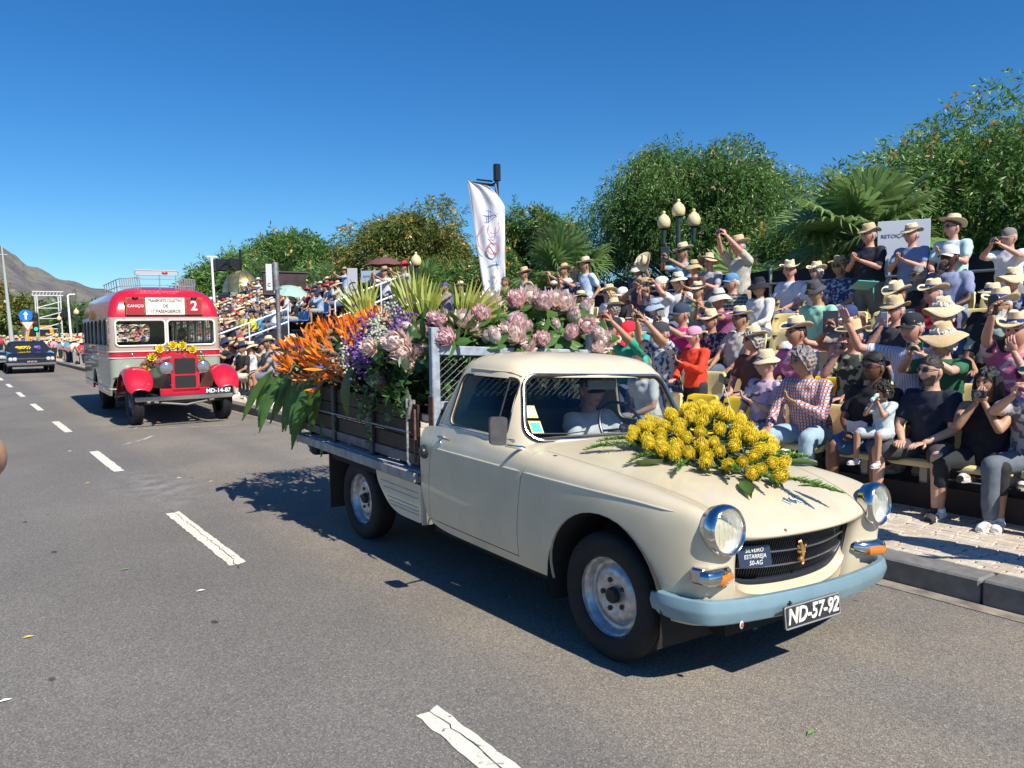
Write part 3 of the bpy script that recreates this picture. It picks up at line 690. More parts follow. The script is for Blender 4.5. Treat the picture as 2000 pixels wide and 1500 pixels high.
# flatbed
PALE = mat('pale_blue_wood', (.30, .335, .385), .7, var=.22, vscale=18, bump=.3, bscale=50)
GREYW = mat('weathered_grey', (.33, .31, .29), .75, var=.25, vscale=15, bump=.3, bscale=60)
MAUVE = mat('mauve_wood', (.20, .165, .16), .8, var=.25, vscale=14, bump=.3, bscale=60)
BROWN = mat('dark_stained_board', (.03, .018, .012), .6, col2=(.06, .033, .02), vscale=5, bump=.4, bscale=40)
bed = MB(); bed.box((-.835, 1.78, .575), (-.80, 3.97, .645), bev=.006); bed.box((.80, 1.78, .575), (.835, 3.97, .645), bev=.006); bed.box((-.80, 3.94, .575), (.80, 3.97, .645))
bed.box((-.80, 1.78, .575), (.80, 3.94, .62)); bedo = tb(bed.obj('flatbed', GREYW, truck, smooth=False))
for i in range(9): tb(MB().box((-.795+i*.177, 1.80, .62), (-.795+i*.177+.170, 3.94, .650), bev=.004).obj('bed_plank', PALE, bedo, smooth=False))
for sx in (-1, 1):
    x0, x1 = sorted((sx*.745, sx*.72)); sb = tb(MB().box((x0-.008, 1.86, .675), (x1+.008, 3.95, .745), bev=.005).obj('side_gate', MAUVE, truck, smooth=False))
    for i in range(3): tb(MB().box((x0, 1.87, .750+i*.115), (x1, 3.94, .750+i*.115+.110), bev=.005).obj('board', BROWN, sb, smooth=False))
    for yy in (2.52, 3.22): tb(MB().box((min(sx*.748, sx*.775), yy, .66), (max(sx*.748, sx*.775), yy+.055, 1.12), bev=.004).obj('gate_stay', mat('stay_dark', (.05, .045, .045), .5), sb, smooth=False))
    tb(MB().tube([(sx*.785, 1.90, .90), (sx*.782, 2.6, .895), (sx*.782, 3.9, .89)], .006, 6).obj('tie_rod', STEEL, sb))
    for yy in (2.1, 2.55, 3.3, 3.8): tb(MB().box((min(sx*.70, sx*.74), yy, .65), (max(sx*.70, sx*.74), yy+.06, .68)).obj('gate_block', DARK, sb, smooth=False))
# headboard with wire mesh
for sx in (-1, 1): tb(MB().box((sx*.69-.03, 1.70, .66), (sx*.69+.03, 1.75, 1.62), bev=.006).obj('headboard_post', PALE, truck, smooth=False))
tb(MB().box((-.66, 1.705, 1.435), (.66, 1.745, 1.50), bev=.006).obj('headboard_rail', PALE, truck, smooth=False))
tb(MB().box((-.66, 1.705, 1.07), (.66, 1.745, 1.125), bev=.006).obj('headboard_rail', PALE, truck, smooth=False))
tb(MB().box((-.66, 1.76, .66), (.66, 1.79, 1.06)).obj('headboard_panel', PALE, truck, smooth=False))
wm = MB()
for i in range(40):
    for s_ in (1, -1):
        a0 = -.70-.42+i*.056; z0, z1 = 1.13, 1.43; a1 = a0+(z1-z0)*1.25
        p = [(a0, z0), (a1, z1)] if s_ > 0 else [(a1, z0), (a0, z1)]
        # clip to frame
        (xa, za), (xb, zb) = p
        lo, hi = -.66, .66
        def at(x): t = (x-xa)/(xb-xa); return (x, za+(zb-za)*t)
        q = [p[0], p[1]]; q = [(at(lo) if c[0] < lo else at(hi) if c[0] > hi else c) for c in q]
        if abs(q[0][0]-q[1][0]) > .01: wm.tube([(q[0][0], 1.725, q[0][1]), (q[1][0], 1.725, q[1][1])], .0013, 4)
tb(wm.obj('wire_mesh', STEEL, truck))
# gate latch hardware by the post
tb(MB().tube([(-.80, 1.92, 1.13), (-.80, 1.92, .70)], .009, 8).tube([(-.80, 1.92, .70), (-.80, 1.88, .68)], .012, 8).box((-.792, 1.85, 1.10), (-.772, 2.02, 1.125)).tube([(-.80, 1.85, 1.12), (-.81, 1.87, 1.05), (-.80, 1.9, 1.0)], .013, 8).obj('gate_latch', mat('latch_grey', (.42, .40, .38), .5, .6, var=.3, vscale=40), truck))
tb(MB().box((-.728, 1.695, .96), (-.720, 1.755, 1.16), bev=.002).ell((-.73, 1.725, 1.01), .003, .01, .01).obj('rusty_bracket', mat('rust_brown', (.16, .065, .045), .75, var=.3, vscale=30), truck))
tb(MB().box((-.78, 1.856, .70), (-.765, 1.875, 1.06), bev=.003).obj('rusty_stay', mat('rust_brown', (.2, .1, .08)), truck))
tb(MB().box((-.72, 1.74, .985), (-.60, 1.86, 1.03), bev=.004).obj('wood_block', CREAM, truck))
# mud flaps, exhaust/tow hook, rear lamps
for sx in (-1, 1):
    tb(MB().box((sx*.67-.12, 3.30, .10), (sx*.67+.12, 3.315, .60)).obj('mud_flap', mat('flap_brown', (.03, .022, .018), .8), truck, smooth=False))
    tb(MB().box((sx*.62-.12, 3.78, .46), (sx*.62+.12, 3.90, .57), bev=.03).tube([(sx*.66, 3.97, .52), (sx*.66, 4.02, .52)], .035, 10).obj('rear_lamp_housing', BLACKRUB, truck))
    tb(MB().box((min(sx*.5, sx*.78), 2.44, .52), (max(sx*.5, sx*.78), 3.28, .57)).obj('inner_guard', DARK, truck, smooth=False))
tb(MB().tube([(0, 0, .3), (0, 2.84, .3)], .04, 8).tube([(-.6, 2.84, .318), (.6, 2.84, .318)], .05, 8).tube([(-.6, 0, .318), (.6, 0, .318)], .03, 8).obj('axles', DARK, truck))
# ============================================================ GRANDSTANDS AND STREET SETTING
ROWX = [6.4+.78*k for k in range(6)]; FL = [.142]+[.10+.235*k for k in range(1, 6)]
DECK = mat('stand_deck', (.10, .10, .105), .8, var=.2, vscale=10); SCAF = mat('scaffold_steel', (.42, .43, .44), .45, .8)
NAVYC = mat('black_cloth', (.012, .013, .02), .85, var=.3, vscale=4)
gs = empty('grandstand', (9, 5, 0), 'near tiered grandstand of dark decks behind the flower truck, with yellow seats', 'grandstand')
def put(o, par): o.parent = par; o.matrix_parent_inverse = Matrix.Translation(-par.location); return o
Y0, Y1 = -4.0, 18.4
for k in range(1, 6):
    put(MB().box((ROWX[k]-.52, Y0, FL[k]-.06), (ROWX[k]+.262, Y1, FL[k])).obj('deck', DECK, None, smooth=False), gs)
    put(MB().box((ROWX[k]-.535, Y0, FL[k-1]), (ROWX[k]-.522, Y1, FL[k]-.065)).obj('riser', NAVYC, None, smooth=False), gs)
put(MB().box((ROWX[5]+.264, Y0, FL[5]-.06), (11.2, Y1, FL[5]), ).obj('deck', DECK, None, smooth=False), gs)
put(MB().box((6.30, Y0, .12), (6.32, Y1, .34)).obj('plinth', mat('plinth_brown', (.05, .035, .03), .8), None, smooth=False), gs)
for y in np.arange(Y0, Y1+.1, 1.55):
    for k in range(1, 6): put(MB().tube([(ROWX[k], y, .1), (ROWX[k], y, FL[k]-.07)], .024, 6).obj('prop', SCAF, None), gs)
# black screen behind the top row, rails
fb = empty('screen_fence', (10.95, 5, 0), 'long black cloth barrier closing the back of the near grandstand', 'fence')
for i, y in enumerate(np.arange(Y0, Y1, 2.0)):
    y2 = min(y+1.985, Y1); g = MB(); n = 12; vs = []
    for a in range(n+1):
        yy = y+(y2-y)*a/n; w_ = .012*sin(a*1.9+i)
        vs += [(11.16+w_, yy, .9), (11.16+w_*1.4, yy, 1.7), (11.16+w_, yy, 2.52+.01*sin(a*2.1+i))]
    g.add(vs, [(3*a+j, 3*a+3+j, 3*a+4+j, 3*a+1+j) for a in range(n) for j in range(2)]); put(g.obj('cloth_panel', NAVYC, None, ang=180), fb)
    put(MB().tube([(11.13, y, 1.2), (11.13, y, 2.56)], .024, 6).obj('post', SCAF, None), fb)
put(MB().tube([(11.11, Y0, 2.30), (11.11, Y1, 2.30)], .022, 6).obj('rail', SCAF, None), fb)
put(MB().tube([(11.11, Y0, 1.85), (11.11, Y1, 1.85)], .022, 6).obj('rail', SCAF, None), fb)
# seats: moulded shell, thick rolled edge, frame
def seat_meshes(col, tagname):
    m_ = mat('seat_'+tagname, col, .42, coat=.15, var=.07, vscale=6)
    g = MB(); nx = 9; prof = [(-.40, .0, .27), (-.385, .395, 0), ]
    P = [(-.235, .36), (-.225, .395), (-.19, .405), (-.08, .392), (.05, .385), (.13, .395), (.165, .43), (.185, .52), (.205, .62), (.225, .70), (.232, .735), (.246, .74), (.252, .72)]
    vs = []
    for (py, pz) in P:
        for i in range(nx):
            t = -1+2*i/(nx-1); hw_ = .222 if pz < .6 else .222-.02*(pz-.6)/.14
            e = max(0, abs(t)-.72)/.28
            back = pz > .45
            vs.append((-(-1)*t*hw_, py-(.022*e*e if back else 0)-(0 if back else 0)+.012*(1-t*t)*(1 if back else 0), pz+(.022*e*e if not back else -.018*(e**2)*(pz > .69))))
    fs = [(a*nx+i, a*nx+i+1, (a+1)*nx+i+1, (a+1)*nx+i) for a in range(len(P)-1) for i in range(nx-1)]
    g.add(vs, fs); o = g.obj('t', m_, fix=True, ang=180)
    md = o.modifiers.new('s', 'SOLIDIFY'); md.thickness = .022; md.offset = 0; md2 = o.modifiers.new('b', 'BEVEL'); md2.width = .005; md2.segments = 1; md2.limit_method = 'ANGLE'
    shell = evalmesh(o); shell.name = 'seat_shell'
    fr = MB(); fr.box((-.03, -.05, 0), (.03, .06, .385)); fr.box((-.2, -.02, .36), (.2, .02, .385)); fr = fr.mesh('seat_leg', SCAF, smooth=False)
    hole = MB().box((-.19, .195, .665), (-.13, .2085, .685)).mesh('number_tab', mat('tab_dark', (.03, .03, .03), .6), smooth=False)
    return shell, fr, hole
YS = seat_meshes((.80, .66, .30), 'yellow'); YB = seat_meshes((.85, .60, .02), 'bright'); BS = seat_meshes((.02, .12, .34), 'blue')
def seat(ms, loc, label, group, name='stadium_seat', detail=True):
    r_ = link(name, ms[0]); r_.location = loc; r_.rotation_euler = (0, 0, -pi/2); tag(r_, label, 'seat', group)
    if detail:
        a = link('seat_leg', ms[1], r_); b = link('number_tab', ms[2], r_)
    return r_
def cardinal(n):
    a = 'first second third fourth fifth sixth seventh eighth ninth tenth eleventh twelfth thirteenth fourteenth fifteenth sixteenth seventeenth eighteenth nineteenth twentieth'.split()
    return a[n-1] if n <= 20 else 'twenty-'+a[n-21] if n < 30 else 'thirtieth'
ordn = ['first', 'second', 'third', 'fourth', 'fifth', 'sixth', 'seventh', 'eighth', 'ninth']
for k in range(6):
    for j in range(30):
        y = -1.4+j*.5+.03*k
        if (k, j) in ((0, 13), (0, 14), (1, 12)): ms, cl = YB, 'bright'
        else: ms, cl = YS, 'pale'
        seat(ms, (ROWX[k], y, FL[k]), '%s yellow plastic seat, %s from the right end of the near stand\'s %s row' % (cl, cardinal(j+1), ordn[k]), 'yellow seats of row %d' % (k+1))
# far stand with blue seats
FX = [7.3+.75*k for k in range(8)]; FZ = [.50+.27*k for k in range(8)]
FY0, FY1 = 26.45, 58
gf = empty('grandstand', (10, 30, 0), 'far tiered grandstand with blue seats and white sloping handrails', 'grandstand')
for k in range(8):
    put(MB().box((FX[k]-.5, FY0, FZ[k]-.06), (FX[k]+.245, FY1, FZ[k])).obj('deck', DECK, None, smooth=False), gf)
    put(MB().box((FX[k]-.515, FY0, FZ[k]-.30), (FX[k]-.502, FY1, FZ[k]-.063)).obj('riser', NAVYC, None, smooth=False), gf)
WRAIL = mat('white_rail', (.72, .73, .74), .4)
def slope_rail(y, x0, x1, dz, name='handrail'):
    z = lambda x: .50+.27/.75*(x-7.3)+dz
    r_ = tag(MB().tube([(x0, y, z(x0)), (x1, y, z(x1))], .032, 8).obj('handrail', WRAIL), None)
    return r_
for yy, x0, x1 in ((19.5, 8.4, 10.5), (26.3, 6.9, 9.6), (33.5, 6.9, 12.6), (34.7, 6.9, 12.6), (42, 6.9, 12.6)):
    z = lambda x, d=0, o_=(.55 if yy < 20 else .12 if yy < 27 else 0): .50+.27/.75*(x-7.3)+d+o_
    hr = empty('handrail', (x0, yy, 0), 'white sloping handrail %s of the far grandstand' % ('of the short ramp just left' if yy < 20 else 'closing the near end' if yy == 26.3 else 'on the near side of the second stair' if yy == 33.5 else 'on the far side of the second stair' if yy == 34.7 else 'at the third stair'), 'handrail', 'sloping white handrails')
    for d in (.95, .50): put(MB().tube([(x0, yy, z(x0, d)), (x1, yy, z(x1, d))], .028, 6).obj('rail', WRAIL, None), hr)
    for x in np.arange(x0, x1+.1, 1.35): put(MB().tube([(x, yy, z(x)), (x, yy, z(x, .95))], .022, 6).obj('post', WRAIL, None), hr)
    g = MB(); g.add([(x0, yy+.03, z(x0, -.25)), (x1, yy+.03, z(x1, -.25)), (x1, yy+.03, z(x1, .40)), (x0, yy+.03, z(x0, .40)), (x0, yy+.05, z(x0, -.25)), (x1, yy+.05, z(x1, -.25)), (x1, yy+.05, z(x1, .40)), (x0, yy+.05, z(x0, .40))], [(0,1,2,3),(7,6,5,4),(3,2,6,7),(0,3,7,4),(1,5,6,2),(0,4,5,1)])
    put(g.obj('black_skirt', NAVYC, None, smooth=False), hr)
g = MB(); g.add([(6.9, 26.36, .1), (12.6, 26.36, .1), (12.6, 26.36, 2.3), (6.9, 26.36, .35)], [(0, 1, 2, 3)]); put(g.obj('end_cloth', NAVYC, None, smooth=False), gf)
put(MB().box((9.7, 18.6, 1.62), (11.2, 26.3, 1.68)).obj('walkway', DECK, None, smooth=False), gf); put(MB().box((9.69, 18.6, .12), (9.70, 26.3, 1.615)).box((9.7, 18.59, .12), (11.2, 18.6, 1.615)).obj('walkway_cloth', NAVYC, None, smooth=False), gf)
for k in range(8):
    for j in range(24):
        y = FY0+.4+j*.5
        if 33.4 < y < 34.8: continue
        seat(BS, (FX[k], y, FZ[k]), 'blue plastic seat in the %s row of the far grandstand' % ordn[k], 'blue seats of row %d' % (k+1), detail=False)
# feather banner, tall truss post beside it
bx, by = 11.6, 17.5
bn = empty('feather_banner', (bx, by, 1.2), 'tall white feather flag with thin coloured lettering above the crowd', 'flag')
def banner():
    R_ = Vector((.809, -.588, 0)); n, mrows = 14, 40; vs = []; base = Vector((11.80, 17.20, 0))
    zt, zb = 5.52, 2.42
    for i in range(mrows+1):
        t = i/mrows; z = zt-(zt-zb)*t
        left = -.14-.40*(1-t)
        right = .46-.03*t if t > .22 else -.54+.94*(min(1, t/.22))**.42*1.0+.03
        left = -.54+.40*t
        rr_ = min(right, .43-.02*t+.0)
        for j in range(n+1):
            q = j/n; x = left+(rr_-left)*q
            wob = .05*sin(q*7+t*9+q*t*6)*min(1, t*5)*(.3+q)+.03*sin(13*q-6*t)
            p = base+R_*x+Vector((-.588, -.809, 0))*wob; vs.append((p.x-bx, p.y-by, z-1.2-.05*q*(t < .05)))
    g = MB().add(vs, [(i*(n+1)+j, i*(n+1)+j+1, (i+1)*(n+1)+j+1, (i+1)*(n+1)+j) for i in range(mrows) for j in range(n)])
    o = g.obj('flag_cloth', leafmat('flag_cloth_white', (.78, .78, .82), (.80, .80, .84), island=.0001, rough=.8, trans=.25), bn, fix=True, ang=180)
    md = o.modifiers.new('s', 'SOLIDIFY'); md.thickness = .004
    o.data = evalmesh(o, False); o.modifiers.clear()
    Mx = Matrix((tuple(R_)+(0,), (-.588*-1, .809*-1*-1, 0, 0), (0, 0, 1, 0), (0, 0, 0, 1)))
    def at(x, z): p = base+R_*(x-.12*(1-(z-2.4)/3.1)*0)+Vector((-.588, -.809, 0))*.085; return (p.x-bx, p.y-by, z-1.2)
    def strokes(name, col, lines):
        g = MB()
        for ln in lines: g.tube([at(x, z) for x, z in ln], .008, 5)
        g.obj(name, mat('ink_'+name, col, .7), bn)
    arc = lambda cx, cz, r1, r2, a0, a1, n=14: [(cx+r1*cos(radians(a0+(a1-a0)*i/n)), cz+r2*sin(radians(a0+(a1-a0)*i/n))) for i in range(n+1)]
    strokes('letter_a', (.12, .14, .45), [[(-.08, 4.72), (.24, 4.62), (-.06, 4.48)], [(.0, 4.74), (.0, 4.46)], [(.05, 4.72), (.05, 4.48)]])
    strokes('letter_u', (.60, .12, .16), [[(.25, 4.42)]+arc(.13, 4.25, .14, .14, 0, -180)[::1]+[(-.01, 4.34)]])
    strokes('letter_g', (.62, .10, .14), [arc(-.02, 3.98, .28, .36, 110, 250), arc(.10, 3.72, .16, .16, 0, 360), arc(.10, 3.72, .13, .14, 0, 360)])
    strokes('letter_i', (.35, .28, .60), [[(.0, 4.02), (.26, 4.02)], [(.05, 4.05), (.25, 4.05)]])
    strokes('letter_r', (.25, .45, .75), [[(.04, 3.40), (.30, 3.40)], [(.24, 3.46), (.24, 3.34), (.27, 3.28)], [(.08, 3.37), (.28, 3.37)]])
    strokes('letter_s', (.75, .62, .30), [[(.06, 3.08), (.16, 2.98), (.10, 2.85)], [(.22, 2.95), (.12, 2.72)]])
banner()
pl = [(11.80+.809*-.54, 17.20+.588*.54, 5.52), (11.80+.809*-.36, 17.20+.588*.36, 4.1), (11.80-.809*.14, 17.20+.588*.14, 2.42), (11.75, 17.2, 1.2)]
put(MB().tube(pl, .012, 6).obj('flag_pole', mat('pole_alu', (.6, .6, .6), .4, .8), None), bn)
tp = empty('loudspeaker_mast', (12.35, 17.6, 0), 'black mast with short arm and cables behind the white feather flag', 'mast')
g = MB(); TPX, TPY = 12.36, 17.55
put(MB().box((TPX-.11, TPY-.07, 5.6), (TPX+.05, TPY+.07, 6.05), bev=.01).tube([(TPX-.02, TPY, 0), (TPX-.04, TPY, 5.6)], .05, 6).obj('mast_column', BLACK, None, smooth=False), tp)
put(MB().box((TPX-.62, TPY+.30, 5.52), (TPX+.1, TPY+.36, 5.58)).box((TPX-.5, TPY+.26, 5.62), (TPX, TPY+.3, 5.66)).tube([(TPX-.3, TPY+.3, 5.4), (TPX, TPY, 5.6)], .02, 6).obj('mast_arm', BLACK, None, smooth=False), tp)
put(MB().tube([(TPX-.16, TPY-.1, 5.5), (TPX-.12, TPY-.13, 5.2), (TPX, TPY-.1, 4.9)], .02, 6).obj('cable', mat('grey_cable', (.25, .25, .25), .6), None), tp)
put(MB().box((TPX-.05, TPY-.16, 4.5), (TPX+.1, TPY-.05, 4.9), bev=.02).obj('mast_box', BLACK, None), tp)
# globe lamp cluster
def lamp_globe(name, mm, M, par, s=1):
    o = MB().lathe([(.001, .36), (.028, .35), (.036, .32), (.024, .295), (.05, .285), (.055, .27), (.10, .235), (.132, .17), (.138, .11), (.125, .045), (.095, 0), (.05, -.01)], 20, M @ Matrix.Scale(s, 4)).obj(name, mm, par, ang=60); return o
GLOBE = mat('lamp_opal', (.72, .60, .33), .35, coat=.3, sss=.2); LG = mat('lamp_green', (.02, .045, .04), .5)
def lamppost(loc, label, heads, scale=1, group=None):
    t = empty('street_lamp', loc, label, 'street lamp', group)
    zt = heads[0][1]
    MB().tube([(0, 0, 0), (0, 0, .6), (0, 0, zt-.02)], [.10, .06, .045], 10).obj('lamp_column', LG, t)
    for (dx, dz, dy) in heads:
        pass
    for (dx, z_, dy) in heads:
        lamp_globe('globe', GLOBE, Matrix.Translation((dx, dy, z_)), t, scale)
        MB().lathe([(.035, -.34), (.05, -.30), (.03, -.22), (.055, -.12), (.06, -.03), (.10, 0), (.08, .01)], 12, Matrix.Translation((dx, dy, z_)) @ Matrix.Scale(scale, 4)).obj('lamp_cup', LG, t)
        if dx: MB().tube([(0, 0, zt-.7), (dx*.5, dy*.5, z_-.5), (dx, dy, z_-.3)], .022, 6).obj('lamp_arm', LG, t)
    return t
lamppost((12.3, 11.06, 0), 'dark green lamp post with three cream globe lamps above the back row', [(0, 3.86, 0), (-.25, 3.62, .17), (.26, 3.66, -.18)])
# white sign board behind the back row
sb = empty('sign_board', (11.25, 5.85, 2.2), 'plain pale board with small dark lettering standing behind the top row', 'sign')
Mz = Matrix.Rotation(radians(-62), 4, 'Z')
o = MB().box((-.34, -.01, -.55), (.34, .01, .90), bev=.003).obj('board_panel', mat('board_white', (.62, .64, .70), .4), sb, smooth=False); o.data.transform(Mz)
text('board_lettering', 'RETOIÇA', .075, mat('ink_dark', (.08, .08, .1), .6), sb, Mz @ Matrix.Translation((-.14, -.013, .68)) @ rot('X', 90), .001)
# grey pole by the far stand + speaker, dome kiosk, letters
gp = empty('grey_pole', (6.3, 17.9, 0), 'bare grey steel pole rising in front of the far grandstand', 'pole')
MB().tube([(0, 0, 0), (0, 0, 2.55), (-.02, 0, 2.62), (-.03, 0, 3.22)], [.055, .052, .072, .070], 12).obj('pole_tube', mat('galvanised', (.38, .39, .40), .5, .7, var=.3, vscale=12), gp)
MB().box((-.08, -.03, 2.60), (.1, .03, 2.63)).obj('pole_clamp', STEEL, gp)
mx, my = 12.6, 40.9
kx = empty('dome_kiosk', (mx, my, 0), 'square lattice tower topped by a large gilt dome behind the far crowd', 'kiosk')
GILT = mat('gilt_dome', (.52, .42, .20), .32, .85, var=.25, vscale=3)
pr = [(1.02*cos(a), 1.15*sin(a)) for a in np.linspace(0, pi/2, 12)]
for k in range(12):
    a0, a1 = 2*pi*k/12+.012, 2*pi*(k+1)/12-.012; vs = []
    for rr, z in pr:
        for j in range(4): a = a0+(a1-a0)*j/3; vs.append((rr*cos(a), rr*sin(a), z+3.62))
    MB().add(vs, [(i*4+j, i*4+j+1, (i+1)*4+j+1, (i+1)*4+j) for i in range(11) for j in range(3)]).obj('dome_panel', GILT, kx, ang=180)
MB().box((-.95, -.95, 0), (.95, .95, 3.6)).obj('kiosk_core', mat('kiosk_dark', (.025, .028, .03), .7), kx, smooth=False)
for face in range(2):
    g = MB(); Rl = random.Random(4)
    Mf = Matrix.Rotation(0 if face == 0 else -pi/2, 4, 'Z')
    g.box((-1, -1.0, 3.50), (1, -.965, 3.60), M=Mf); g.box((-1, -1.0, 1.5), (1, -.965, 1.58), M=Mf); g.box((-1, -1.0, 1.5), (-.93, -.965, 3.6), M=Mf); g.box((.93, -1.0, 1.5), (1, -.965, 3.6), M=Mf)
    for i in range(9):
        for j in range(9):
            cx, cz = -.82+i*.205, 1.7+j*.215; a = Rl.choice([0, 45, 90, 135])
            q = Matrix.Translation((cx, -.985, cz)) @ rot('Y', a); g.box((-.14, -.012, -.028), (.14, .012, .028), M=Mf @ q); g.tube([Mf @ Vector((cx+.06*cos(t_), -.985, cz+.06*sin(t_))) for t_ in np.linspace(0, 4.2, 7)], .02, 4)
    g.obj('lattice_panel', mat('lattice_grey', (.22, .24, .22), .6), kx, smooth=False)
pa = empty('loudspeaker_cluster', (11.9, 41.5, 0), 'black loudspeaker cluster with cables on a mast above the gilt dome', 'loudspeaker')
for k, (a, b_) in enumerate(((-.2, 5.05), (.45, 5.10))): MB().box((a-.28, -.2, b_-.3), (a+.28, .3, b_+.3), bev=.03).obj('speaker_box', BLACK, pa)
MB().tube([(.8, 0, 0), (.8, 0, 5.9)], .07, 6).tube([(-.4, -.2, 4.8), (0, -.3, 5.2), (.5, -.2, 4.8)], .03, 6).obj('speaker_mast', BLACK, pa)
for i, (p, lb, body) in enumerate((((11.3, 31.2, 3.1), 'brown draped truss box beside the gilt dome', 0),)):
    t = empty('draped_truss', p, 'dark brown draped screen frame hanging beside the gilt dome', 'screen')
    MB().box((-.9, -.05, -.05), (.9, .05, .95), bev=.01).obj('drape', mat('drape_brown', (.045, .03, .035), .8, var=.3, vscale=3), t, smooth=False)
    for z in (0, .9): MB().tube([(-1.0, -.07, z), (1.0, -.07, z)], .03, 6).obj('frame_bar', mat('frame_dark', (.03, .03, .03), .6), t)
t = empty('section_sign', (11.2, 24.5, 2.6), 'tall grey upright sign showing the letter C at the top of the stand', 'sign', None, radians(-30))
MB().box((-.17, -.015, 0), (.17, .015, 1.1), bev=.01).obj('sign_panel', mat('sign_grey', (.42, .43, .46), .6), t, smooth=False)
text('letter', 'C', .42, BLACK, t, Matrix.Translation((0, -.02, .48)) @ rot('X', 90), .002)
t = empty('section_sign', (9.6, 28.1, 3.1), 'small white upright sign beside the grey pole', 'sign', None, radians(-30))
MB().box((-.11, -.012, 0), (.11, .012, .95), bev=.008).obj('sign_panel', mat('sign_pale', (.62, .63, .62), .6), t, smooth=False)
text('letter', 'C', .18, BLACK, t, Matrix.Translation((0, -.02, .2)) @ rot('X', 90), .002)
t = empty('notice_board', (10.9, 22.4, 2.75), 'pale blue framed notice on two thin posts behind the far crowd', 'sign', None, radians(-50))
MB().box((-.36, -.012, .35), (.36, .012, .72), bev=.005).obj('notice_panel', mat('notice_blue', (.40, .48, .60), .5), t, smooth=False)
for x in (-.36, .36): MB().tube([(x, 0, -.6), (x, 0, .8)], .014, 6).obj('notice_post', SCAF, t)
text('notice_lettering', 'BANCADA C', .10, mat('ink_blue', (.05, .08, .2), .6), t, Matrix.Translation((0, -.016, .54)) @ rot('X', 90), .001)
# parasols
def parasol(loc, col, label, rad=.55, tilt=0):
    t = empty('parasol', loc, label, 'umbrella'); n = 8; vs = [(0, 0, .28)]; fs = []
    for k in range(n*2):
        a = 2*pi*k/(n*2); rr = rad if k % 2 == 0 else rad*.93; vs.append((rr*cos(a)*.55, rr*sin(a)*.55, .20)); vs.append((rr*cos(a), rr*sin(a), 0 if k % 2 == 0 else .03))
    for k in range(n*2):
        a = 1+2*k; b_ = 1+2*((k+1) % (n*2)); fs += [(0, a, b_), (a, a+1, b_+1, b_)]
    MB().add(vs, fs).obj('canopy', mat('parasol_%s' % loc[1], col, .7), t, smooth=False)
    MB().tube([(0, 0, -.7), (0, 0, .34)], .012, 6).obj('shaft', STEEL, t); t.rotation_euler = (radians(tilt), 0, 0); return t
parasol((10.9, 21.5, 3.55), (.14, .06, .05), 'dark red brown umbrella open at the top of the stand', .62)
parasol((10.2, 27.6, 3.0), (.30, .44, .38), 'pale green umbrella tilted among the far blue seats', .62, 18)
lamppost((12.2, 21.9, 0), 'single cream globe lamp just behind the dark red umbrella', [(0, 3.62, 0)], 1.25)
# distant street things on the left
wl = empty('tall_lamp', (12.1, 44.2, 0), 'thin white street light with double head against the open sky', 'street lamp')
MB().tube([(0, 0, 0), (-.12, 0, 5.7)], [.085, .06], 8).obj('lamp_column', WHITE, wl); MB().box((-.38, -.06, 5.66), (.18, .06, 5.74), bev=.01).obj('lamp_head', WHITE, wl)
wl = empty('tall_pole', (3.55, 60, 0), 'tall tapering grey mast with a crossbar at far left', 'mast')
MB().tube([(0, 0, 0), (-.28, 0, 7.3)], [.15, .05], 8).box((-.5, -.03, 6.75), (.0, .03, 6.8)).box((-.35, -.03, 3.7), (-.1, .03, 3.85)).obj('mast_tube', mat('mast_grey', (.40, .42, .40), .5), wl)
wl = empty('street_light', (7.15, 62, 0), 'white single arm street light right of the scaffold tower', 'street lamp')
MB().tube([(0, 0, 0), (-.1, 0, 4.25), (0, 0, 4.35), (.35, 0, 4.36)], [.09, .06, .05, .05], 8).obj('lamp_column', WHITE, wl)
lamppost((7.4, 61, 0), 'short globe lamp at the foot of the white street light', [(0, 2.95, 0)], 1.25)
lamppost((6.35, 61, 0), 'short globe lamp in front of the scaffold tower', [(0, 2.55, 0)], 1.05)
sc = empty('scaffold_tower', (6.1, 64, 0), 'white scaffold tower with truss top and black speaker', 'scaffold'); 
WS = mat('scaffold_white', (.62, .62, .60), .5)
for x in (-.72, .72):
    for y in (0, 1.4): MB().tube([(x, y, 0), (x, y, 4.35)], .045, 6).obj('upright', WS, sc)
for k in range(5):
    z = .5+k*.75; a, b_ = (-.72, .72) if k % 2 else (.72, -.72)
    MB().tube([(-.72, 0, z+.25*0), (.72, 0, z+.42)], .035, 5).obj('brace', WS, sc)
    MB().tube([(-.72, 1.4, z), (.72, 1.4, z)], .03, 5).obj('ledger', WS, sc)
g = MB(); g.tube([(-1.0, 0, 4.35), (.9, 0, 4.35)], .04, 5).tube([(-1.0, 0, 4.62), (.9, 0, 4.62)], .04, 5)
for k in range(9): g.tube([(-1.0+k*.21, 0, 4.35), (-.9+k*.21, 0, 4.62)], .025, 4)
g.obj('top_truss', WS, sc); MB().box((.25, -.3, 2.9), (.75, .1, 3.5), bev=.03, M=rot('Y', 8)).obj('speaker', BLACK, sc)
ts = empty('traffic_sign', (3.48, 48, 0), 'round blue straight-ahead sign above a give way triangle', 'road sign')
MB().tube([(0, 0, 0), (0, 0, 2.9)], .04, 8).obj('sign_post', mat('post_grey', (.4, .42, .42), .5), ts)
MB().lathe([(.001, 0), (.31, 0), (.31, .02), (.001, .02)], 28, Matrix.Translation((0, -.05, 2.62)) @ rot('X', 90)).obj('blue_disc', mat('sign_blue', (.01, .16, .55), .4), ts)
g = MB().prism([(-.045, -.2), (.045, -.2), (.045, .04), (.12, .04), (0, .22), (-.12, .04), (-.045, .04)], -.078, -.074, 'y'); g.obj('arrow', WHITE, ts, fix=True, smooth=False).location = (0, 0, 2.62)
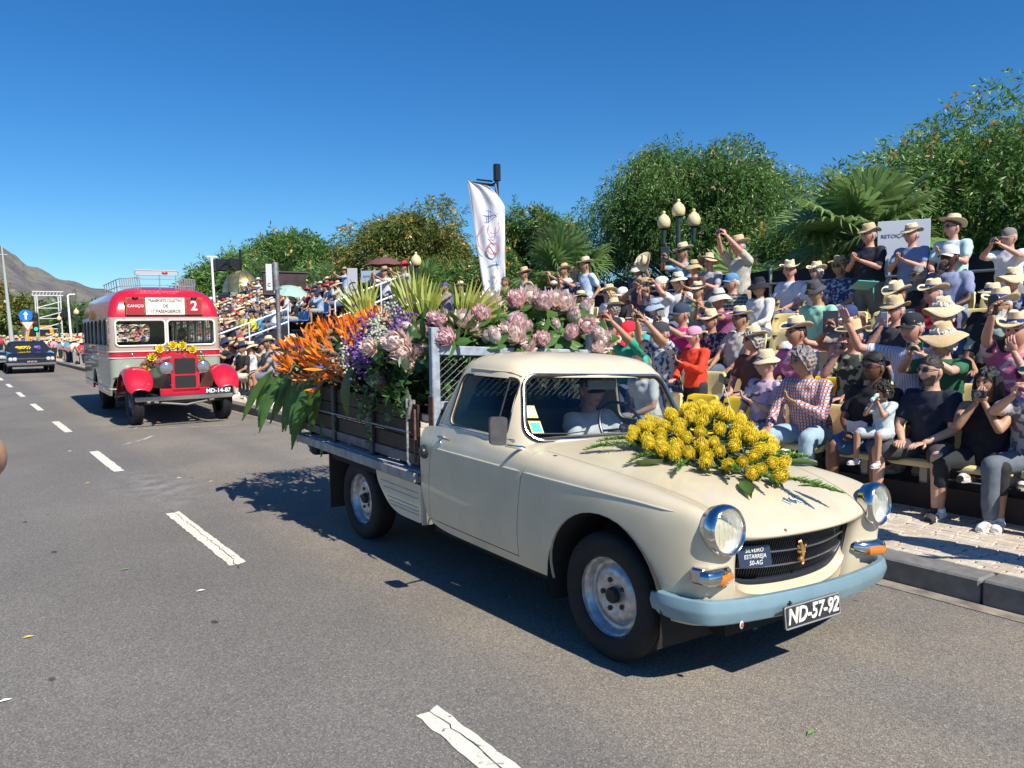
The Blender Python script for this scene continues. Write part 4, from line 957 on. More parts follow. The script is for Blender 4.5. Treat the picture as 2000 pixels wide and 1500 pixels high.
g = MB().prism(round_poly([(-.32, .26), (.32, .26), (0, -.28)], .05), -.06, -.05, 'y'); g.obj('give_way_panel', mat('sign_red_rim', (.45, .10, .10), .5), ts, fix=True, smooth=False).location = (.06, 0, 2.05)
g = MB().prism(round_poly([(-.24, .215), (.24, .215), (0, -.19)], .04), -.066, -.062, 'y'); g.obj('give_way_field', WHITE, ts, fix=True, smooth=False).location = (.06, 0, 2.05)
tl = empty('traffic_light', (3.95, 48.3, 0), 'traffic light showing green beside the blue sign', 'traffic light')
MB().tube([(.1, 0, 0), (.1, 0, 2.8)], .06, 8).obj('signal_post', mat('signal_post', (.28, .33, .28), .5), tl); MB().box((-.16, -.12, 1.75), (.12, .1, 2.75), bev=.04).obj('signal_head', BLACK, tl)
for k, c_ in enumerate(((.02, .35, .2), (.05, .04, .02), (.06, .02, .02))): MB().lathe([(.09, 0), (.08, .02), (.001, .03)], 14, Matrix.Translation((-.02, -.12, 1.92+k*.31)) @ rot('X', 90)).obj('signal_lens', mat('lens%d' % k, c_, .3, emis=((.0, .9, .45), 1.2) if k == 0 else None), tl)
vn = empty('yellow_van', (5.95, 70, .35), 'yellow high-roofed van parked behind the distant crowd', 'van')
MB().prism(round_poly([(-1.0, 0), (1.0, 0), (1.0, 1.2), (.8, 1.95), (-.8, 1.95), (-1.0, 1.2)], .12), 0, 4.2, 'y').obj('van_body', mat('van_yellow', (.62, .30, .03), .4, coat=.4), vn, fix=True)
MB().prism(round_poly([(-.75, 1.12), (.75, 1.12), (.62, 1.72), (-.62, 1.72)], .08), -.02, .01, 'y').obj('van_windshield', mat('dark_glass', (.02, .025, .03), .08), vn, fix=True)
for x in (-.85, .6): MB().lathe([(.001, 0), (.3, 0), (.33, .03), (.33, .2), (.001, .22)], 16, Matrix.Translation((x, .8, -.05)) @ rot('Y', 90)).obj('van_wheel', TYRE, vn)

# ============================================================ TREES
LEAFN = 0
def tree(name, label, base, crown, rads, nspray, cols, blossom=None, leaf=(.13, .032), trunk=.18, droop=.8, seed=1, lobes=26, group='trees behind the grandstands'):
    """trunk with limbs; crown = hanging sprays of small leaflets on many branch lobes"""
    R_ = np.random.default_rng(seed); t = empty(name, base, label, 'tree', group)
    cx, cy, cz = crown[0]-base[0], crown[1]-base[1], crown[2]; rx, ry, rz = rads
    lob = []
    for i in range(lobes):
        v = R_.normal(size=3); v /= np.linalg.norm(v); v[2] = abs(v[2])*1.0-.30 if R_.random() < .85 else v[2]
        q = R_.uniform(.50, .90); lob.append((cx+v[0]*rx*q, cy+v[1]*ry*q, cz+v[2]*rz*q, R_.uniform(.17, .33)))
    g = MB(); top = (cx*.5, cy*.5, cz-rz*.75); g.tube([(0, 0, 0), (top[0]*.4, top[1]*.4, top[2]*.5), top], [trunk, trunk*.75, trunk*.6], 9)
    for lx, ly, lz, lr in lob:
        mid = ((top[0]+lx)/2+R_.uniform(-.2, .2), (top[1]+ly)/2+R_.uniform(-.2, .2), (top[2]+lz)/2-.1); g.tube([top, mid, (lx, ly, lz)], [trunk*.4, trunk*.22, trunk*.08], 5)
    g.obj('trunk', mat('bark_grey', (.10, .085, .07), .9, var=.3, vscale=12), t)
    def sprays(n, col, nm, size, shell=(.55, 1.08), frac=1):
        L = np.array(lob); k = R_.integers(0, len(L), n); c = L[k]
        v = R_.normal(size=(n, 3)); v /= np.linalg.norm(v, axis=1)[:, None]; rr = R_.uniform(shell[0], shell[1], n)
        p0 = c[:, :3]+v*rr[:, None]*c[:, 3:4]*np.array([rx, ry, rz])*1.15
        # direction: outward + droop
        outw = p0-np.array([cx, cy, cz]); outw /= np.linalg.norm(outw, axis=1)[:, None]+1e-6
        d = outw*.8+R_.normal(size=(n, 3))*.45; d[:, 2] -= droop; d /= np.linalg.norm(d, axis=1)[:, None]
        m_ = size[2]; ll, lw = size[0], size[1]; V = []; 
        side = np.cross(d, R_.normal(size=(n, 3))); side /= np.linalg.norm(side, axis=1)[:, None]+1e-6
        for q in range(m_):
            pos = p0+d*(q/m_)*ll*m_*.28+R_.normal(size=(n, 3))*.012; pos[:, 2] -= (q/m_)**2*.12*droop
            sg = 1 if q % 2 else -1; dirv = side*sg*.75+d*.75+R_.normal(size=(n, 3))*.25; dirv[:, 2] -= .25*droop; dirv /= np.linalg.norm(dirv, axis=1)[:, None]
            wv = np.cross(dirv, R_.normal(size=(n, 3))); wv /= np.linalg.norm(wv, axis=1)[:, None]+1e-6; sc_ = R_.uniform(.75, 1.25, n)[:, None]
            a = pos; b = pos+dirv*ll*.5*sc_+wv*lw*.5; c_ = pos+dirv*ll*sc_; e = pos+dirv*ll*.5*sc_-wv*lw*.5
            V.append(np.stack([a, b, c_, e], 1))
        V = np.concatenate(V).reshape(-1, 3); nf = len(V)//4
        me = D.meshes.new(nm); me.vertices.add(len(V)); me.vertices.foreach_set('co', V.astype('f').ravel()); me.loops.add(len(V)); me.loops.foreach_set('vertex_index', np.arange(len(V), dtype='i'))
        me.polygons.add(nf); me.polygons.foreach_set('loop_start', np.arange(0, len(V), 4, dtype='i')); me.polygons.foreach_set('loop_total', np.full(nf, 4, 'i')); me.materials.append(col); me.update(calc_edges=True)
        return link(nm, me, t)
    sprays(nspray, cols, 'crown', (leaf[0], leaf[1], 9))
    if blossom: sprays(blossom[0], blossom[1], 'blossom', (leaf[0]*.8, leaf[1]*1.9, 6), (.85, 1.12))
    return t
LG1 = leafmat('leaf_green', (.075, .165, .035), (.15, .26, .06), trans=.35); LG2 = leafmat('leaf_olive', (.11, .16, .03), (.19, .22, .055), trans=.35); LG3 = leafmat('leaf_fresh', (.10, .21, .045), (.18, .30, .075), trans=.35)
BLO = leafmat('blossom_orange', (.42, .24, .05), (.55, .36, .10)); POD = leafmat('seed_pods', (.40, .30, .18), (.5, .42, .28))
tree('broad_tree', 'broad drooping green tree with pale seed pods behind the globe lamps', (18.4, 15.2, 0), (18.0, 15.9, 4.45), (3.6, 3.7, 3.0), 17000, LG1, (500, POD), seed=3, lobes=58, leaf=(.125, .032))
tree('flowering_tree', 'large green tree dotted with orange blossom at the right edge', (16.6, 6.3, 0), (16.6, 7.0, 3.3), (3.4, 5.0, 2.5), 19000, LG3, (1100, BLO), seed=8, lobes=70, leaf=(.115, .03), droop=.6)
tree('flowering_tree', 'rounded dense tree with orange tinted crown left of the feather flag', (15.5, 28.6, 0), (15.5, 28.6, 4.1), (3.2, 3.2, 2.8), 12000, LG2, (900, BLO), seed=5, lobes=44, leaf=(.16, .042))
tree('broad_tree', 'small green tree directly behind the feather flag', (16.0, 21.0, 0), (16.3, 21.2, 3.9), (2.1, 2.1, 2.4), 6500, LG1, (350, BLO), seed=11, lobes=26, leaf=(.15, .04))
tree('broad_tree', 'dark green tree between the gilt dome and the orange tinted tree', (17, 45.0, 0), (17, 45, 4.8), (4.0, 4.0, 2.9), 7000, LG1, (200, BLO), seed=12, lobes=26, leaf=(.32, .085))
tree('broad_tree', 'fresh green tree behind the gilt dome at the end of the far stand', (17.5, 56, 0), (17, 55, 4.4), (4.3, 3.6, 3.6), 8500, LG3, None, seed=13, lobes=30, leaf=(.36, .09))
tree('broad_tree', 'dark leafy tree filling the gap between the two large trees', (17.6, 9.8, 0), (17.4, 10.8, 2.9), (2.3, 2.8, 2.4), 8000, LG1, (160, BLO), seed=14, lobes=32, leaf=(.125, .032))
tree('hedge_tree', 'low dark tree behind the black barrier under the broad tree', (15.8, 18.4, 0), (15.8, 18.4, 2.2), (2.0, 2.6, 1.5), 2600, LG1, None, seed=15, lobes=20, leaf=(.2, .05))
tree('hedge_tree', 'low dark tree behind the barrier at the far right', (14.2, 2.6, 0), (14.2, 2.2, 2.7), (1.6, 2.4, 1.6), 3000, LG1, None, seed=16, lobes=20, leaf=(.15, .04))
tree('hedge_tree', 'low leafy tree behind the stand left of the feather flag', (15.5, 25.5, 0), (15.3, 25.5, 2.8), (2.4, 2.4, 1.6), 3000, LG1, (100, BLO), seed=17, lobes=18, leaf=(.22, .055))
tree('hedge_tree', 'low leafy tree beside the dome kiosk', (15.6, 37.5, 0), (15.6, 37.5, 3.3), (2.4, 3.2, 2.0), 3000, LG3, (100, BLO), seed=18, lobes=18, leaf=(.3, .07))
tree('yellow_tree', 'yellowing tree at the far left foot of the mountain', (2.4, 100, 0), (1.6, 100, 5.0), (4.0, 3.5, 3.4), 2600, leafmat('leaf_yellow', (.20, .17, .03), (.30, .22, .05)), None, seed=19, lobes=20, leaf=(.6, .2))
tree('yellow_tree', 'smaller yellow green tree behind the traffic sign', (7.0, 98, 0), (6.6, 98, 3.2), (2.6, 3, 2.6), 1600, LG2, (300, BLO), seed=20, lobes=14, leaf=(.6, .2))
tree('broad_tree', 'dark green tree behind the scaffold tower', (11.5, 92, 0), (11.0, 92, 3.0), (3.2, 3, 2.4), 1500, LG1, None, seed=21, lobes=14, leaf=(.6, .2))
def fan_palm(loc, label, nf, rad, h, seed, group='fan palms behind the grandstands', col=None):
    R_ = random.Random(seed); t = empty('fan_palm', loc, label, 'palm tree', group)
    MB().tube([(0, 0, 0), (.03, 0, h*.5), (0, 0, h)], [.2, .16, .13], 10).obj('trunk', mat('palm_trunk', (.13, .10, .07), .9, var=.4, vscale=20), t)
    PG = col or leafmat('palm_green', (.12, .22, .06), (.24, .34, .12), island=.3, trans=.35, rough=.3)
    for k in range(nf):
        az = 2*pi*k/nf*2.4+R_.uniform(-.2, .2); el = radians(R_.uniform(-35, 80)); stem = rad*R_.uniform(.35, .55)
        d = Vector((cos(az)*cos(el), sin(az)*cos(el), sin(el))); p1 = Vector((0, 0, h))+d*stem
        side = d.cross(Vector((0, 0, 1))); side = side.normalized() if side.length > .05 else Vector((1, 0, 0)); nrm = side.cross(d).normalized()
        side = (side+nrm*R_.uniform(-.5, .5)).normalized(); nrm = side.cross(d).normalized()
        g = MB(); g.tube([(0, 0, h), tuple(Vector((0, 0, h))+d*stem*.5+Vector((0, 0, .02))), tuple(p1)], [.016, .012, .010], 5)
        L_ = rad*R_.uniform(.5, .68); nb = 26
        for b in range(nb):
            a = radians(-130+260*b/(nb-1)); dd = (d*cos(a)+side*sin(a)).normalized(); ln = L_*(.72+.28*cos(a/2))*R_.uniform(.9, 1.05)
            w_ = L_*.045; q = (side*cos(a)-d*sin(a)).normalized(); fold = nrm*.012*(1 if b % 2 else -1)
            m1 = p1+dd*ln*.5; m2 = p1+dd*ln*.82-Vector((0, 0, ln*.06)); e = p1+dd*ln-Vector((0, 0, ln*.22))
            g.add([p1, m1-q*w_+fold, m1+q*w_-fold, m2-q*w_*.5, m2+q*w_*.5, e], [(0, 2, 1), (1, 2, 4, 3), (3, 4, 5)])
        g.obj('frond', PG, t, smooth=False)
    return t
fan_palm((12.7, 7.25, 0), 'large fan palm rising behind the top row at right', 26, 1.55, 3.05, 2)
fan_palm((13.4, 16.0, 0), 'fan palm just right of the feather flag', 22, 1.5, 2.95, 3)
fan_palm((13.6, 24.0, 0), 'fan palm left of the feather flag', 20, 1.5, 2.8, 4)
fan_palm((13.0, 30.6, 0), 'fan palm below the orange tinted tree', 16, 1.5, 2.6, 5)
fan_palm((13.0, 10.3, 0), 'low fan palm under the broad tree', 14, 1.2, 2.2, 6)
def date_palm(loc, label, h, L_, nf, seed):
    R_ = random.Random(seed); t = empty('date_palm', loc, label, 'palm tree')
    MB().tube([(0, 0, 0), (0, 0, h)], [.25, .2], 10).obj('trunk', mat('palm_trunk', (.13, .1, .07)), t)
    for k in range(nf):
        az = k*2.4; el = radians(R_.uniform(0, 82)); d = Vector((cos(az)*cos(el), sin(az)*cos(el), sin(el))); P = [Vector((0, 0, h))]; g = MB()
        for i in range(1, 11): d = (d-Vector((0, 0, .11))).normalized(); P.append(P[-1]+d*L_/10)
        g.tube(P, [.03*(1-i/12) for i in range(11)], 4)
        for i in range(1, 11):
            for s_ in range(3):
                p = P[i-1].lerp(P[i], s_/3); tg = (P[i]-P[i-1]).normalized(); sd = tg.cross(Vector((0, 0, 1)))
                if sd.length < .05: sd = Vector((1, 0, 0))
                sd.normalize()
                for sg in (-1, 1):
                    ln = L_*.2*sin(pi*min(1, (i+.6)/11.5))+.05; e = p+(sd*sg*.8+tg*.6).normalized()*ln-Vector((0, 0, ln*.25)); w_ = tg*.02*L_/2; mm = p.lerp(e, .5)
                    g.add([p, mm+w_, e, mm-w_], [(0, 1, 2, 3)])
        g.obj('frond', leafmat('date_green', (.055, .10, .035), (.10, .16, .06), island=.25, trans=.2), t, smooth=False)
date_palm((13.8, 39.5, 0), 'feathery date palm just right of the gilt dome', 3.6, 2.4, 34, 1)
date_palm((14.4, 34.5, 0), 'second date palm between dome and orange tinted tree', 2.8, 2.2, 26, 2)
date_palm((10.2, 88, 0), 'distant date palm behind the scaffold tower', 3.2, 3.0, 24, 3)
date_palm((7.2, 86, 0), 'distant date palm left of the scaffold tower', 2.2, 2.6, 20, 4)
# ============================================================ PEOPLE
def patmat(name, kind, c1, c2, c3=None, sc=30):
    """cloth with a woven / printed pattern"""
    if name in MATS: return MATS[name]
    m = mat(name, c1, .85, bump=.5, bscale=17); nt = m.node_tree; N, L = nt.nodes, nt.links; b = N['Principled BSDF']
    tc = N.new('ShaderNodeTexCoord'); o = tc.outputs['Object']
    def mix(f_, a, b_):
        x = N.new('ShaderNodeMix'); x.data_type = 'RGBA'; L.new(f_, x.inputs[0])
        for s_, k in ((a, 6), (b_, 7)):
            if isinstance(s_, tuple): x.inputs[k].default_value = rgb(s_)
            else: L.new(s_, x.inputs[k])
        return x.outputs[2]
    def thr(src, t):
        q = N.new('ShaderNodeMath'); q.operation = 'GREATER_THAN'; q.inputs[1].default_value = t; L.new(src, q.inputs[0]); return q.outputs[0]
    def wave(d, s_, t):
        w_ = N.new('ShaderNodeTexWave'); w_.bands_direction = d; w_.inputs['Scale'].default_value = s_; L.new(o, w_.inputs['Vector']); return thr(w_.outputs[1], t)
    if kind == 'floral' or kind == 'dots':
        v = N.new('ShaderNodeTexNoise' if kind == 'floral' else 'ShaderNodeTexVoronoi'); v.inputs['Scale'].default_value = sc; L.new(o, v.inputs['Vector'])
        if kind == 'floral': v.inputs['Detail'].default_value = 1; col = mix(thr(v.outputs[0], .55), c1, c2)
        else: 
            q = N.new('ShaderNodeMath'); q.operation = 'LESS_THAN'; q.inputs[1].default_value = .3; L.new(v.outputs[0], q.inputs[0]); col = mix(q.outputs[0], c1, c2)
        if c3:
            v2 = N.new('ShaderNodeTexNoise'); v2.inputs['Scale'].default_value = sc*.7; mp = N.new('ShaderNodeMapping'); mp.inputs['Location'].default_value = (5, 3, 1); L.new(o, mp.inputs[0]); L.new(mp.outputs[0], v2.inputs['Vector']); col = mix(thr(v2.outputs[0], .58), col, c3)
    elif kind == 'check':
        col = mix(wave('X', sc, .6), c1, c2); col = mix(wave('Z', sc, .6), col, c3 or c2)
    elif kind == 'stripe': col = mix(wave('X', sc, .6), c1, c2)
    elif kind == 'hstripe': col = mix(wave('Z', sc, .6), c1, c2)
    L.new(col, b.inputs['Base Color']); return m
def cloth(c, nm=None):
    nm = nm or 'cloth_%02x%02x%02x' % tuple(int(v*255) for v in c); return mat(nm, c, .88, var=.07, vscale=14, bump=.55, bscale=17)
SK = {'fair': (.56, .33, .235), 'pink': (.58, .30, .22), 'tan': (.42, .23, .14), 'olive': (.36, .20, .12), 'brown': (.16, .075, .042), 'dark': (.07, .032, .02)}
SKM = {k: mat('skin_'+k, c, .52, var=.07, vscale=16, sss=.06, bump=.06, bscale=80) for k, c in SK.items()}
LIPM = {k: mat('lips_'+k, (c[0]*.75, c[1]*.5, c[2]*.55), .5) for k, c in SK.items()}
BROWM = mat('eyebrow', (.05, .035, .025), .8)
HAIR = {'grey': (.36, .35, .34), 'white': (.62, .60, .56), 'brown': (.085, .045, .025), 'dark': (.02, .015, .013), 'black': (.009, .009, .011), 'blond': (.50, .36, .17), 'salt': (.22, .20, .19)}
HM = {k: mat('hair_'+k, c, .55, var=.35, vscale=60, bump=.6, bscale=140) for k, c in HAIR.items()}
STRAW = mat('straw', (.62, .45, .25), .8, var=.10, vscale=70, bump=.5, bscale=260); STRAW2 = mat('straw_tan', (.48, .32, .16), .8, var=.15, vscale=70, bump=.5, bscale=260)
STRAW3 = mat('straw_cream', (.72, .58, .37), .8, var=.08, vscale=70, bump=.5, bscale=260)
DKG = mat('sunglass', (.012, .012, .014), .12, coat=.6); EYEW = mat('eye', (.06, .045, .035), .2)
# ---- head: one sculpted grid
HN, HK = 40, 44
def head_grid(chin=1.0, wide=1.0, nose=1.0):
    V = []
    for i in range(HK+1):
        th = pi*i/HK
        for j in range(HN):
            ph = 2*pi*j/HN; x, y, z = sin(th)*sin(ph), sin(th)*cos(ph), cos(th)
            X = x*.074*wide; Y = y*.096; Z = z*.118
            low = max(0, -z)
            X *= 1-.30*low**1.4; Y *= 1-(.10*low if y > 0 else .30*low**1.2)
            if y > 0:
                f_ = y**1.5
                Y += .010*f_*max(0, -z)*1.2
                Y -= .014*f_*math.exp(-((z-.12)/.13)**2)*(math.exp(-((abs(x)-.40)/.17)**2))*1.5      # sockets
                Y += .008*f_*math.exp(-((z-.32)/.11)**2)*max(0, 1-abs(x)*1.3)                       # brow
                nz = math.exp(-((z+.20)/.13)**2)*math.exp(-(x/.13)**2)+.55*math.exp(-((z+.0)/.17)**2)*math.exp(-(x/.09)**2); Y += .025*nose*nz*f_
                Y += .0055*f_*math.exp(-((z+.50)/.055)**2)*math.exp(-(x/.26)**2)+.005*f_*math.exp(-((z+.60)/.055)**2)*math.exp(-(x/.23)**2)
                Y -= .004*f_*math.exp(-((z+.555)/.022)**2)*math.exp(-(x/.3)**2)
                Y += .008*chin*f_*math.exp(-((z+.85)/.12)**2)*math.exp(-(x/.3)**2)
                Y += .004*f_*math.exp(-((z+.1)/.2)**2)*math.exp(-((abs(x)-.55)/.2)**2)
            V.append((X, Y, Z+.0))
    F = [(i*HN+j, i*HN+(j+1) % HN, (i+1)*HN+(j+1) % HN, (i+1)*HN+j) for i in range(HK) for j in range(HN)]
    mi = []
    for i in range(HK):
        for j in range(HN):
            th = pi*(i+.5)/HK; ph = 2*pi*(j+.5)/HN; x, y, z = sin(th)*sin(ph), sin(th)*cos(ph), cos(th)
            k = 0
            if y > .5 and abs(x) < .24 and -.645 < z < -.46: k = 1
            if y > .3 and .18 < abs(x) < .60 and .27 < z < .36: k = 2
            mi.append(k)
    g = MB().add(V, F); g.m = mi
    for sx in (-1, 1): g.ell((sx*.076*wide, -.008, -.008), .010, .019, .032, 8, 6, 0, rot('Z', sx*20))
    return g
HEADS = [head_grid(1, 1, 1), head_grid(1.3, 1.06, 1.25), head_grid(.7, .96, .8)]
# ---- hair / hats built in head space (face looks +y, origin mid head)
def scalp(scale, front, side, back, seed=0, noise=.004, low=None):
    """cap of hair over the skull; limits are z (unit) where it stops at front / side / back"""
    R_ = random.Random(seed); g = MB(); V = []; idx = {}; ph0 = [R_.uniform(0, 6) for _ in range(6)]
    n, k = 32, 22
    for i in range(k+1):
        for j in range(n):
            ph = 2*pi*j/n; c = cos(ph); lim = front*max(0, c)+side*(1-abs(c))+back*max(0, -c)
            zt = 1-(1-lim)*i/k; zt = max(-.98, zt); th = math.acos(zt); x, y, z = sin(th)*sin(ph), sin(th)*cos(ph), cos(th)
            lowz = max(0, -z); wv = noise*(sin(ph*9+ph0[0]+z*5)+sin(ph*17+z*13+ph0[1])+sin(z*24+ph*3))
            s_ = scale*(1-(.35 if i == k else 0)*.12)
            V.append((x*.074*s_*(1-.2*lowz)+wv*x, (y*.096*s_)*(1-.1*lowz)+wv*y, z*.118*s_+wv*z))
    g.add(V, [(i*n+j, i*n+(j+1) % n, (i+1)*n+(j+1) % n, (i+1)*n+j) for i in range(k) for j in range(n)]); return g
def hair_mesh(kind):
    if kind == 'short': return scalp(1.10, .52, .14, -.40, 1, .0022)
    if kind == 'thin': return scalp(1.05, .80, .22, -.35, 2, .002)
    if kind == 'bob': return scalp(1.17, .50, -.55, -.85, 3, .006)
    if kind == 'curly':
        g = scalp(1.18, .48, -.45, -.8, 4, .008); R_ = random.Random(5)
        for _ in range(150):
            ph = R_.uniform(0, 2*pi); z = R_.uniform(-.65, .95)
            if cos(ph) > .35 and z < .45: continue
            s_ = math.sqrt(1-z*z)*1.15; g.ell((s_*sin(ph)*.08, s_*cos(ph)*.10-.004, z*.13), .017, .017, .017, 5, 4)
        return g
    if kind == 'long':
        g = scalp(1.13, .50, -.3, -.9, 6, .005); R_ = random.Random(8)
        for a in np.linspace(70, 290, 19):
            ar = radians(a); x, y = sin(ar)*.085, cos(ar)*.10
            for q in range(2): g.tube([(x*.95, y*.95, .06), (x*1.08, y*1.05-.004, -.04), (x*1.12+R_.uniform(-.01, .01), y*1.08-.01, -.14), (x*1.0+R_.uniform(-.02, .02), y*1.0-.015, -.235)], [.014, .019, .017, .004], 6)
        return g
    if kind == 'tied':
        g = scalp(1.06, .55, .0, -.5, 7, .003); g.tube([(0, -.10, .0), (0, -.135, -.03), (.01, -.13, -.12), (.015, -.11, -.19)], [.028, .032, .024, .006], 8); return g
    if kind == 'braids':
        g = MB()
        for k in range(-6, 7):
            a = k*.27; P = []
            for t in np.linspace(.33, 1.0, 9):
                th = t*pi*.74-.15; P.append((sin(a)*.078*sin(min(th, pi*.5)+.25)*(1.02), cos(th)*.100*cos(a*.7), sin(th)*.122*cos(a*.6)+.006))
            g.tube(P, .0105, 5)
        g.add(*scal_simple()); 
        for k in range(5): g.tube([((k-2)*.02, -.095, -.0), ((k-2)*.03, -.115, -.08), ((k-2)*.035, -.10, -.19)], [.013, .013, .006], 6)
        return g
def scal_simple(): s_ = scalp(1.03, .55, .15, -.45, 9, .0); return s_.v, s_.f
def hat_mesh(kind):
    g = MB(); b = MB()
    def brimf(R0, R1, fn, n=36, k=6):
        V = []
        for i in range(k+1):
            rr = R0+(R1-R0)*i/k
            for j in range(n):
                a = 2*pi*j/n; V.append((rr*sin(a)*.93, rr*cos(a)*1.08, fn(a, i/k)))
        F = [(i*n+j, i*n+(j+1) % n, (i+1)*n+(j+1) % n, (i+1)*n+j) for i in range(k) for j in range(n)]
        o = len(V); V2 = [(x, y, z-.005) for x, y, z in V]
        return V+V2, F+[tuple(reversed([q+o for q in f_])) for f_ in F]+[((k*n+j), k*n+(j+1) % n, o+k*n+(j+1) % n, o+k*n+j) for j in range(n)]
    def crown(r0, r1, h, dent=0, n=32, fill=True):
        V = []; pr = [(r0, 0), (r0*.985, h*.35), (r1*1.02, h*.8), (r1*.94, h*.95), (r1*.75, h*1.0), (r1*.4, h*1.0), (.001, h*1.0)]
        for rr, z in pr:
            for j in range(n):
                a = 2*pi*j/n; x, y = rr*sin(a)*.93, rr*cos(a)*1.08; zz = z
                if z > h*.9: zz -= dent*math.exp(-(x/.03)**2)*(1-.3*(y/.1)); zz -= dent*.7*max(0, y)/.1
                V.append((x, y, zz))
        return V, [(i*n+j, i*n+(j+1) % n, (i+1)*n+(j+1) % n, (i+1)*n+j) for i in range(len(pr)-1) for j in range(n)]
    if kind in ('straw', 'trilby', 'straw1', 'straw2'):
        R1 = {'straw': .160, 'trilby': .125, 'straw1': .148, 'straw2': .170}[kind]; up, dn = {'straw': (.050, .022), 'trilby': (.03, .02), 'straw1': (.018, .030), 'straw2': (.034, .002)}[kind]
        g.add(*brimf(.083, R1, lambda a, t: t*t*(up*abs(sin(a))**2-dn*abs(cos(a))**2)+(.008*sin(a*3+1)*t if kind != 'straw' else 0))); g.add(*crown(.085, .072 if kind != 'straw2' else .076, .112 if kind != 'straw1' else .098, .026 if kind != 'straw1' else .012))
        b.lathe([(.0865, .004), (.0862, .03), (.085, .036)], 32, Matrix.Scale(.93, 4, (1, 0, 0)) @ Matrix.Scale(1.08, 4, (0, 1, 0)))
    elif kind == 'wide':
        g.add(*brimf(.083, .195, lambda a, t: t*t*(-.055+.03*sin(a*2+.6)+.02*sin(3*a)))); g.add(*crown(.085, .070, .100, .012))
        b.lathe([(.0865, .002), (.0862, .022), (.085, .026)], 32, Matrix.Scale(.93, 4, (1, 0, 0)) @ Matrix.Scale(1.08, 4, (0, 1, 0)))
    elif kind == 'floppy':
        g.add(*brimf(.084, .168, lambda a, t: -.075*t**1.5+.012*sin(3*a)*t)); g.add(*crown(.087, .066, .095, .0)); b.lathe([(.088, .0), (.0875, .018), (.087, .02)], 24, Matrix.Scale(.93, 4, (1, 0, 0)) @ Matrix.Scale(1.08, 4, (0, 1, 0)))
    elif kind == 'bucket':
        g.add(*brimf(.084, .135, lambda a, t: -.045*t+.004*sin(4*a)*t)); g.add(*crown(.087, .072, .085, .0)); b = None
    elif kind == 'cap':
        V = []; n = 28; pr = [(1.08, -.05), (1.09, .25), (1.02, .55), (.8, .82), (.45, .97), (.01, 1.02)]
        for rr, z in pr:
            for j in range(n): a = 2*pi*j/n; V.append((rr*sin(a)*.080, rr*cos(a)*.102, z*.105))
        g.add(V, [(i*n+j, i*n+(j+1) % n, (i+1)*n+(j+1) % n, (i+1)*n+j) for i in range(5) for j in range(n)])
        V = []; m_ = 12
        for q in range(2):
            for i in range(4):
                for j in range(m_+1):
                    a = radians(-62+124*j/m_); e = i/3*cos(a*1.25)**.6*.078 if abs(a*1.25) < pi/2 else 0; V.append((sin(a)*.084*(1+.06*i/3), cos(a)*.104+e, -.002-.010*(i/3)-.016*(abs(sin(a))**2)*(1+i/3)-.004*q))
        w_ = m_+1; F = [(i*w_+j, i*w_+j+1, (i+1)*w_+j+1, (i+1)*w_+j) for i in range(3) for j in range(m_)]; o = 4*w_
        b.add(V, F+[tuple(reversed([x+o for x in f_])) for f_ in F]+[(3*w_+j, 3*w_+j+1, o+3*w_+j+1, o+3*w_+j) for j in range(m_)])
        g.ell((0, 0, .107), .008, .008, .005, 8, 4)
    return g, b
HAIRME = {k: hair_mesh(k) for k in ('short', 'thin', 'bob', 'curly', 'long', 'tied', 'braids')}
HATS = {k: hat_mesh(k) for k in ('straw', 'straw1', 'straw2', 'trilby', 'wide', 'floppy', 'bucket', 'cap')}
_cache = {}
def shared(key, g, mt, ang=45):
    k = (key, mt.name)
    if k not in _cache:
        me = g.mesh(key, mt, True, ang); _cache[k] = me
    return _cache[k]
GL = MB()
for sx in (-1, 1): GL.ell((sx*.031, .092, .012), .025, .007, .019, 12, 6, 0, rot('Z', -sx*14)); GL.tube([(sx*.054, .082, .018), (sx*.076, .05, .016), (sx*.079, -.01, .008)], .0028, 4)
GL.tube([(-.01, .098, .016), (.01, .098, .016)], .003, 4)
GF = MB()
for sx in (-1, 1): GF.tube([(sx*(.031+.021*cos(a)), .096-abs(cos(a))*.003, .010+.016*sin(a)) for a in np.linspace(0, 2*pi, 12, False)], .0022, 4, closed=True); GF.tube([(sx*.052, .090, .016), (sx*.076, .05, .016), (sx*.079, -.01, .008)], .002, 4)
EYE = MB().ell((0, 0, 0), .0125, .008, .0075, 10, 6)
BEARD = MB(); _v = []
for i in range(9):
    for j in range(13): a = radians(-78+156*j/12); z = -.022-.09*i/8; low = -z/.118; _v.append((sin(a)*.0755*(1-.33*low**1.5), cos(a)*.098*(1-.06*low)+.006*(low > .7), z-.004*(i == 8)))
BEARD.add(_v, [(i*13+j, i*13+j+1, (i+1)*13+j+1, (i+1)*13+j) for i in range(8) for j in range(12) if not (3 <= i <= 4 and 4 <= j <= 7) and not (i < 3 and 2 < j < 9) and not (i < 2 and 1 < j < 10)])
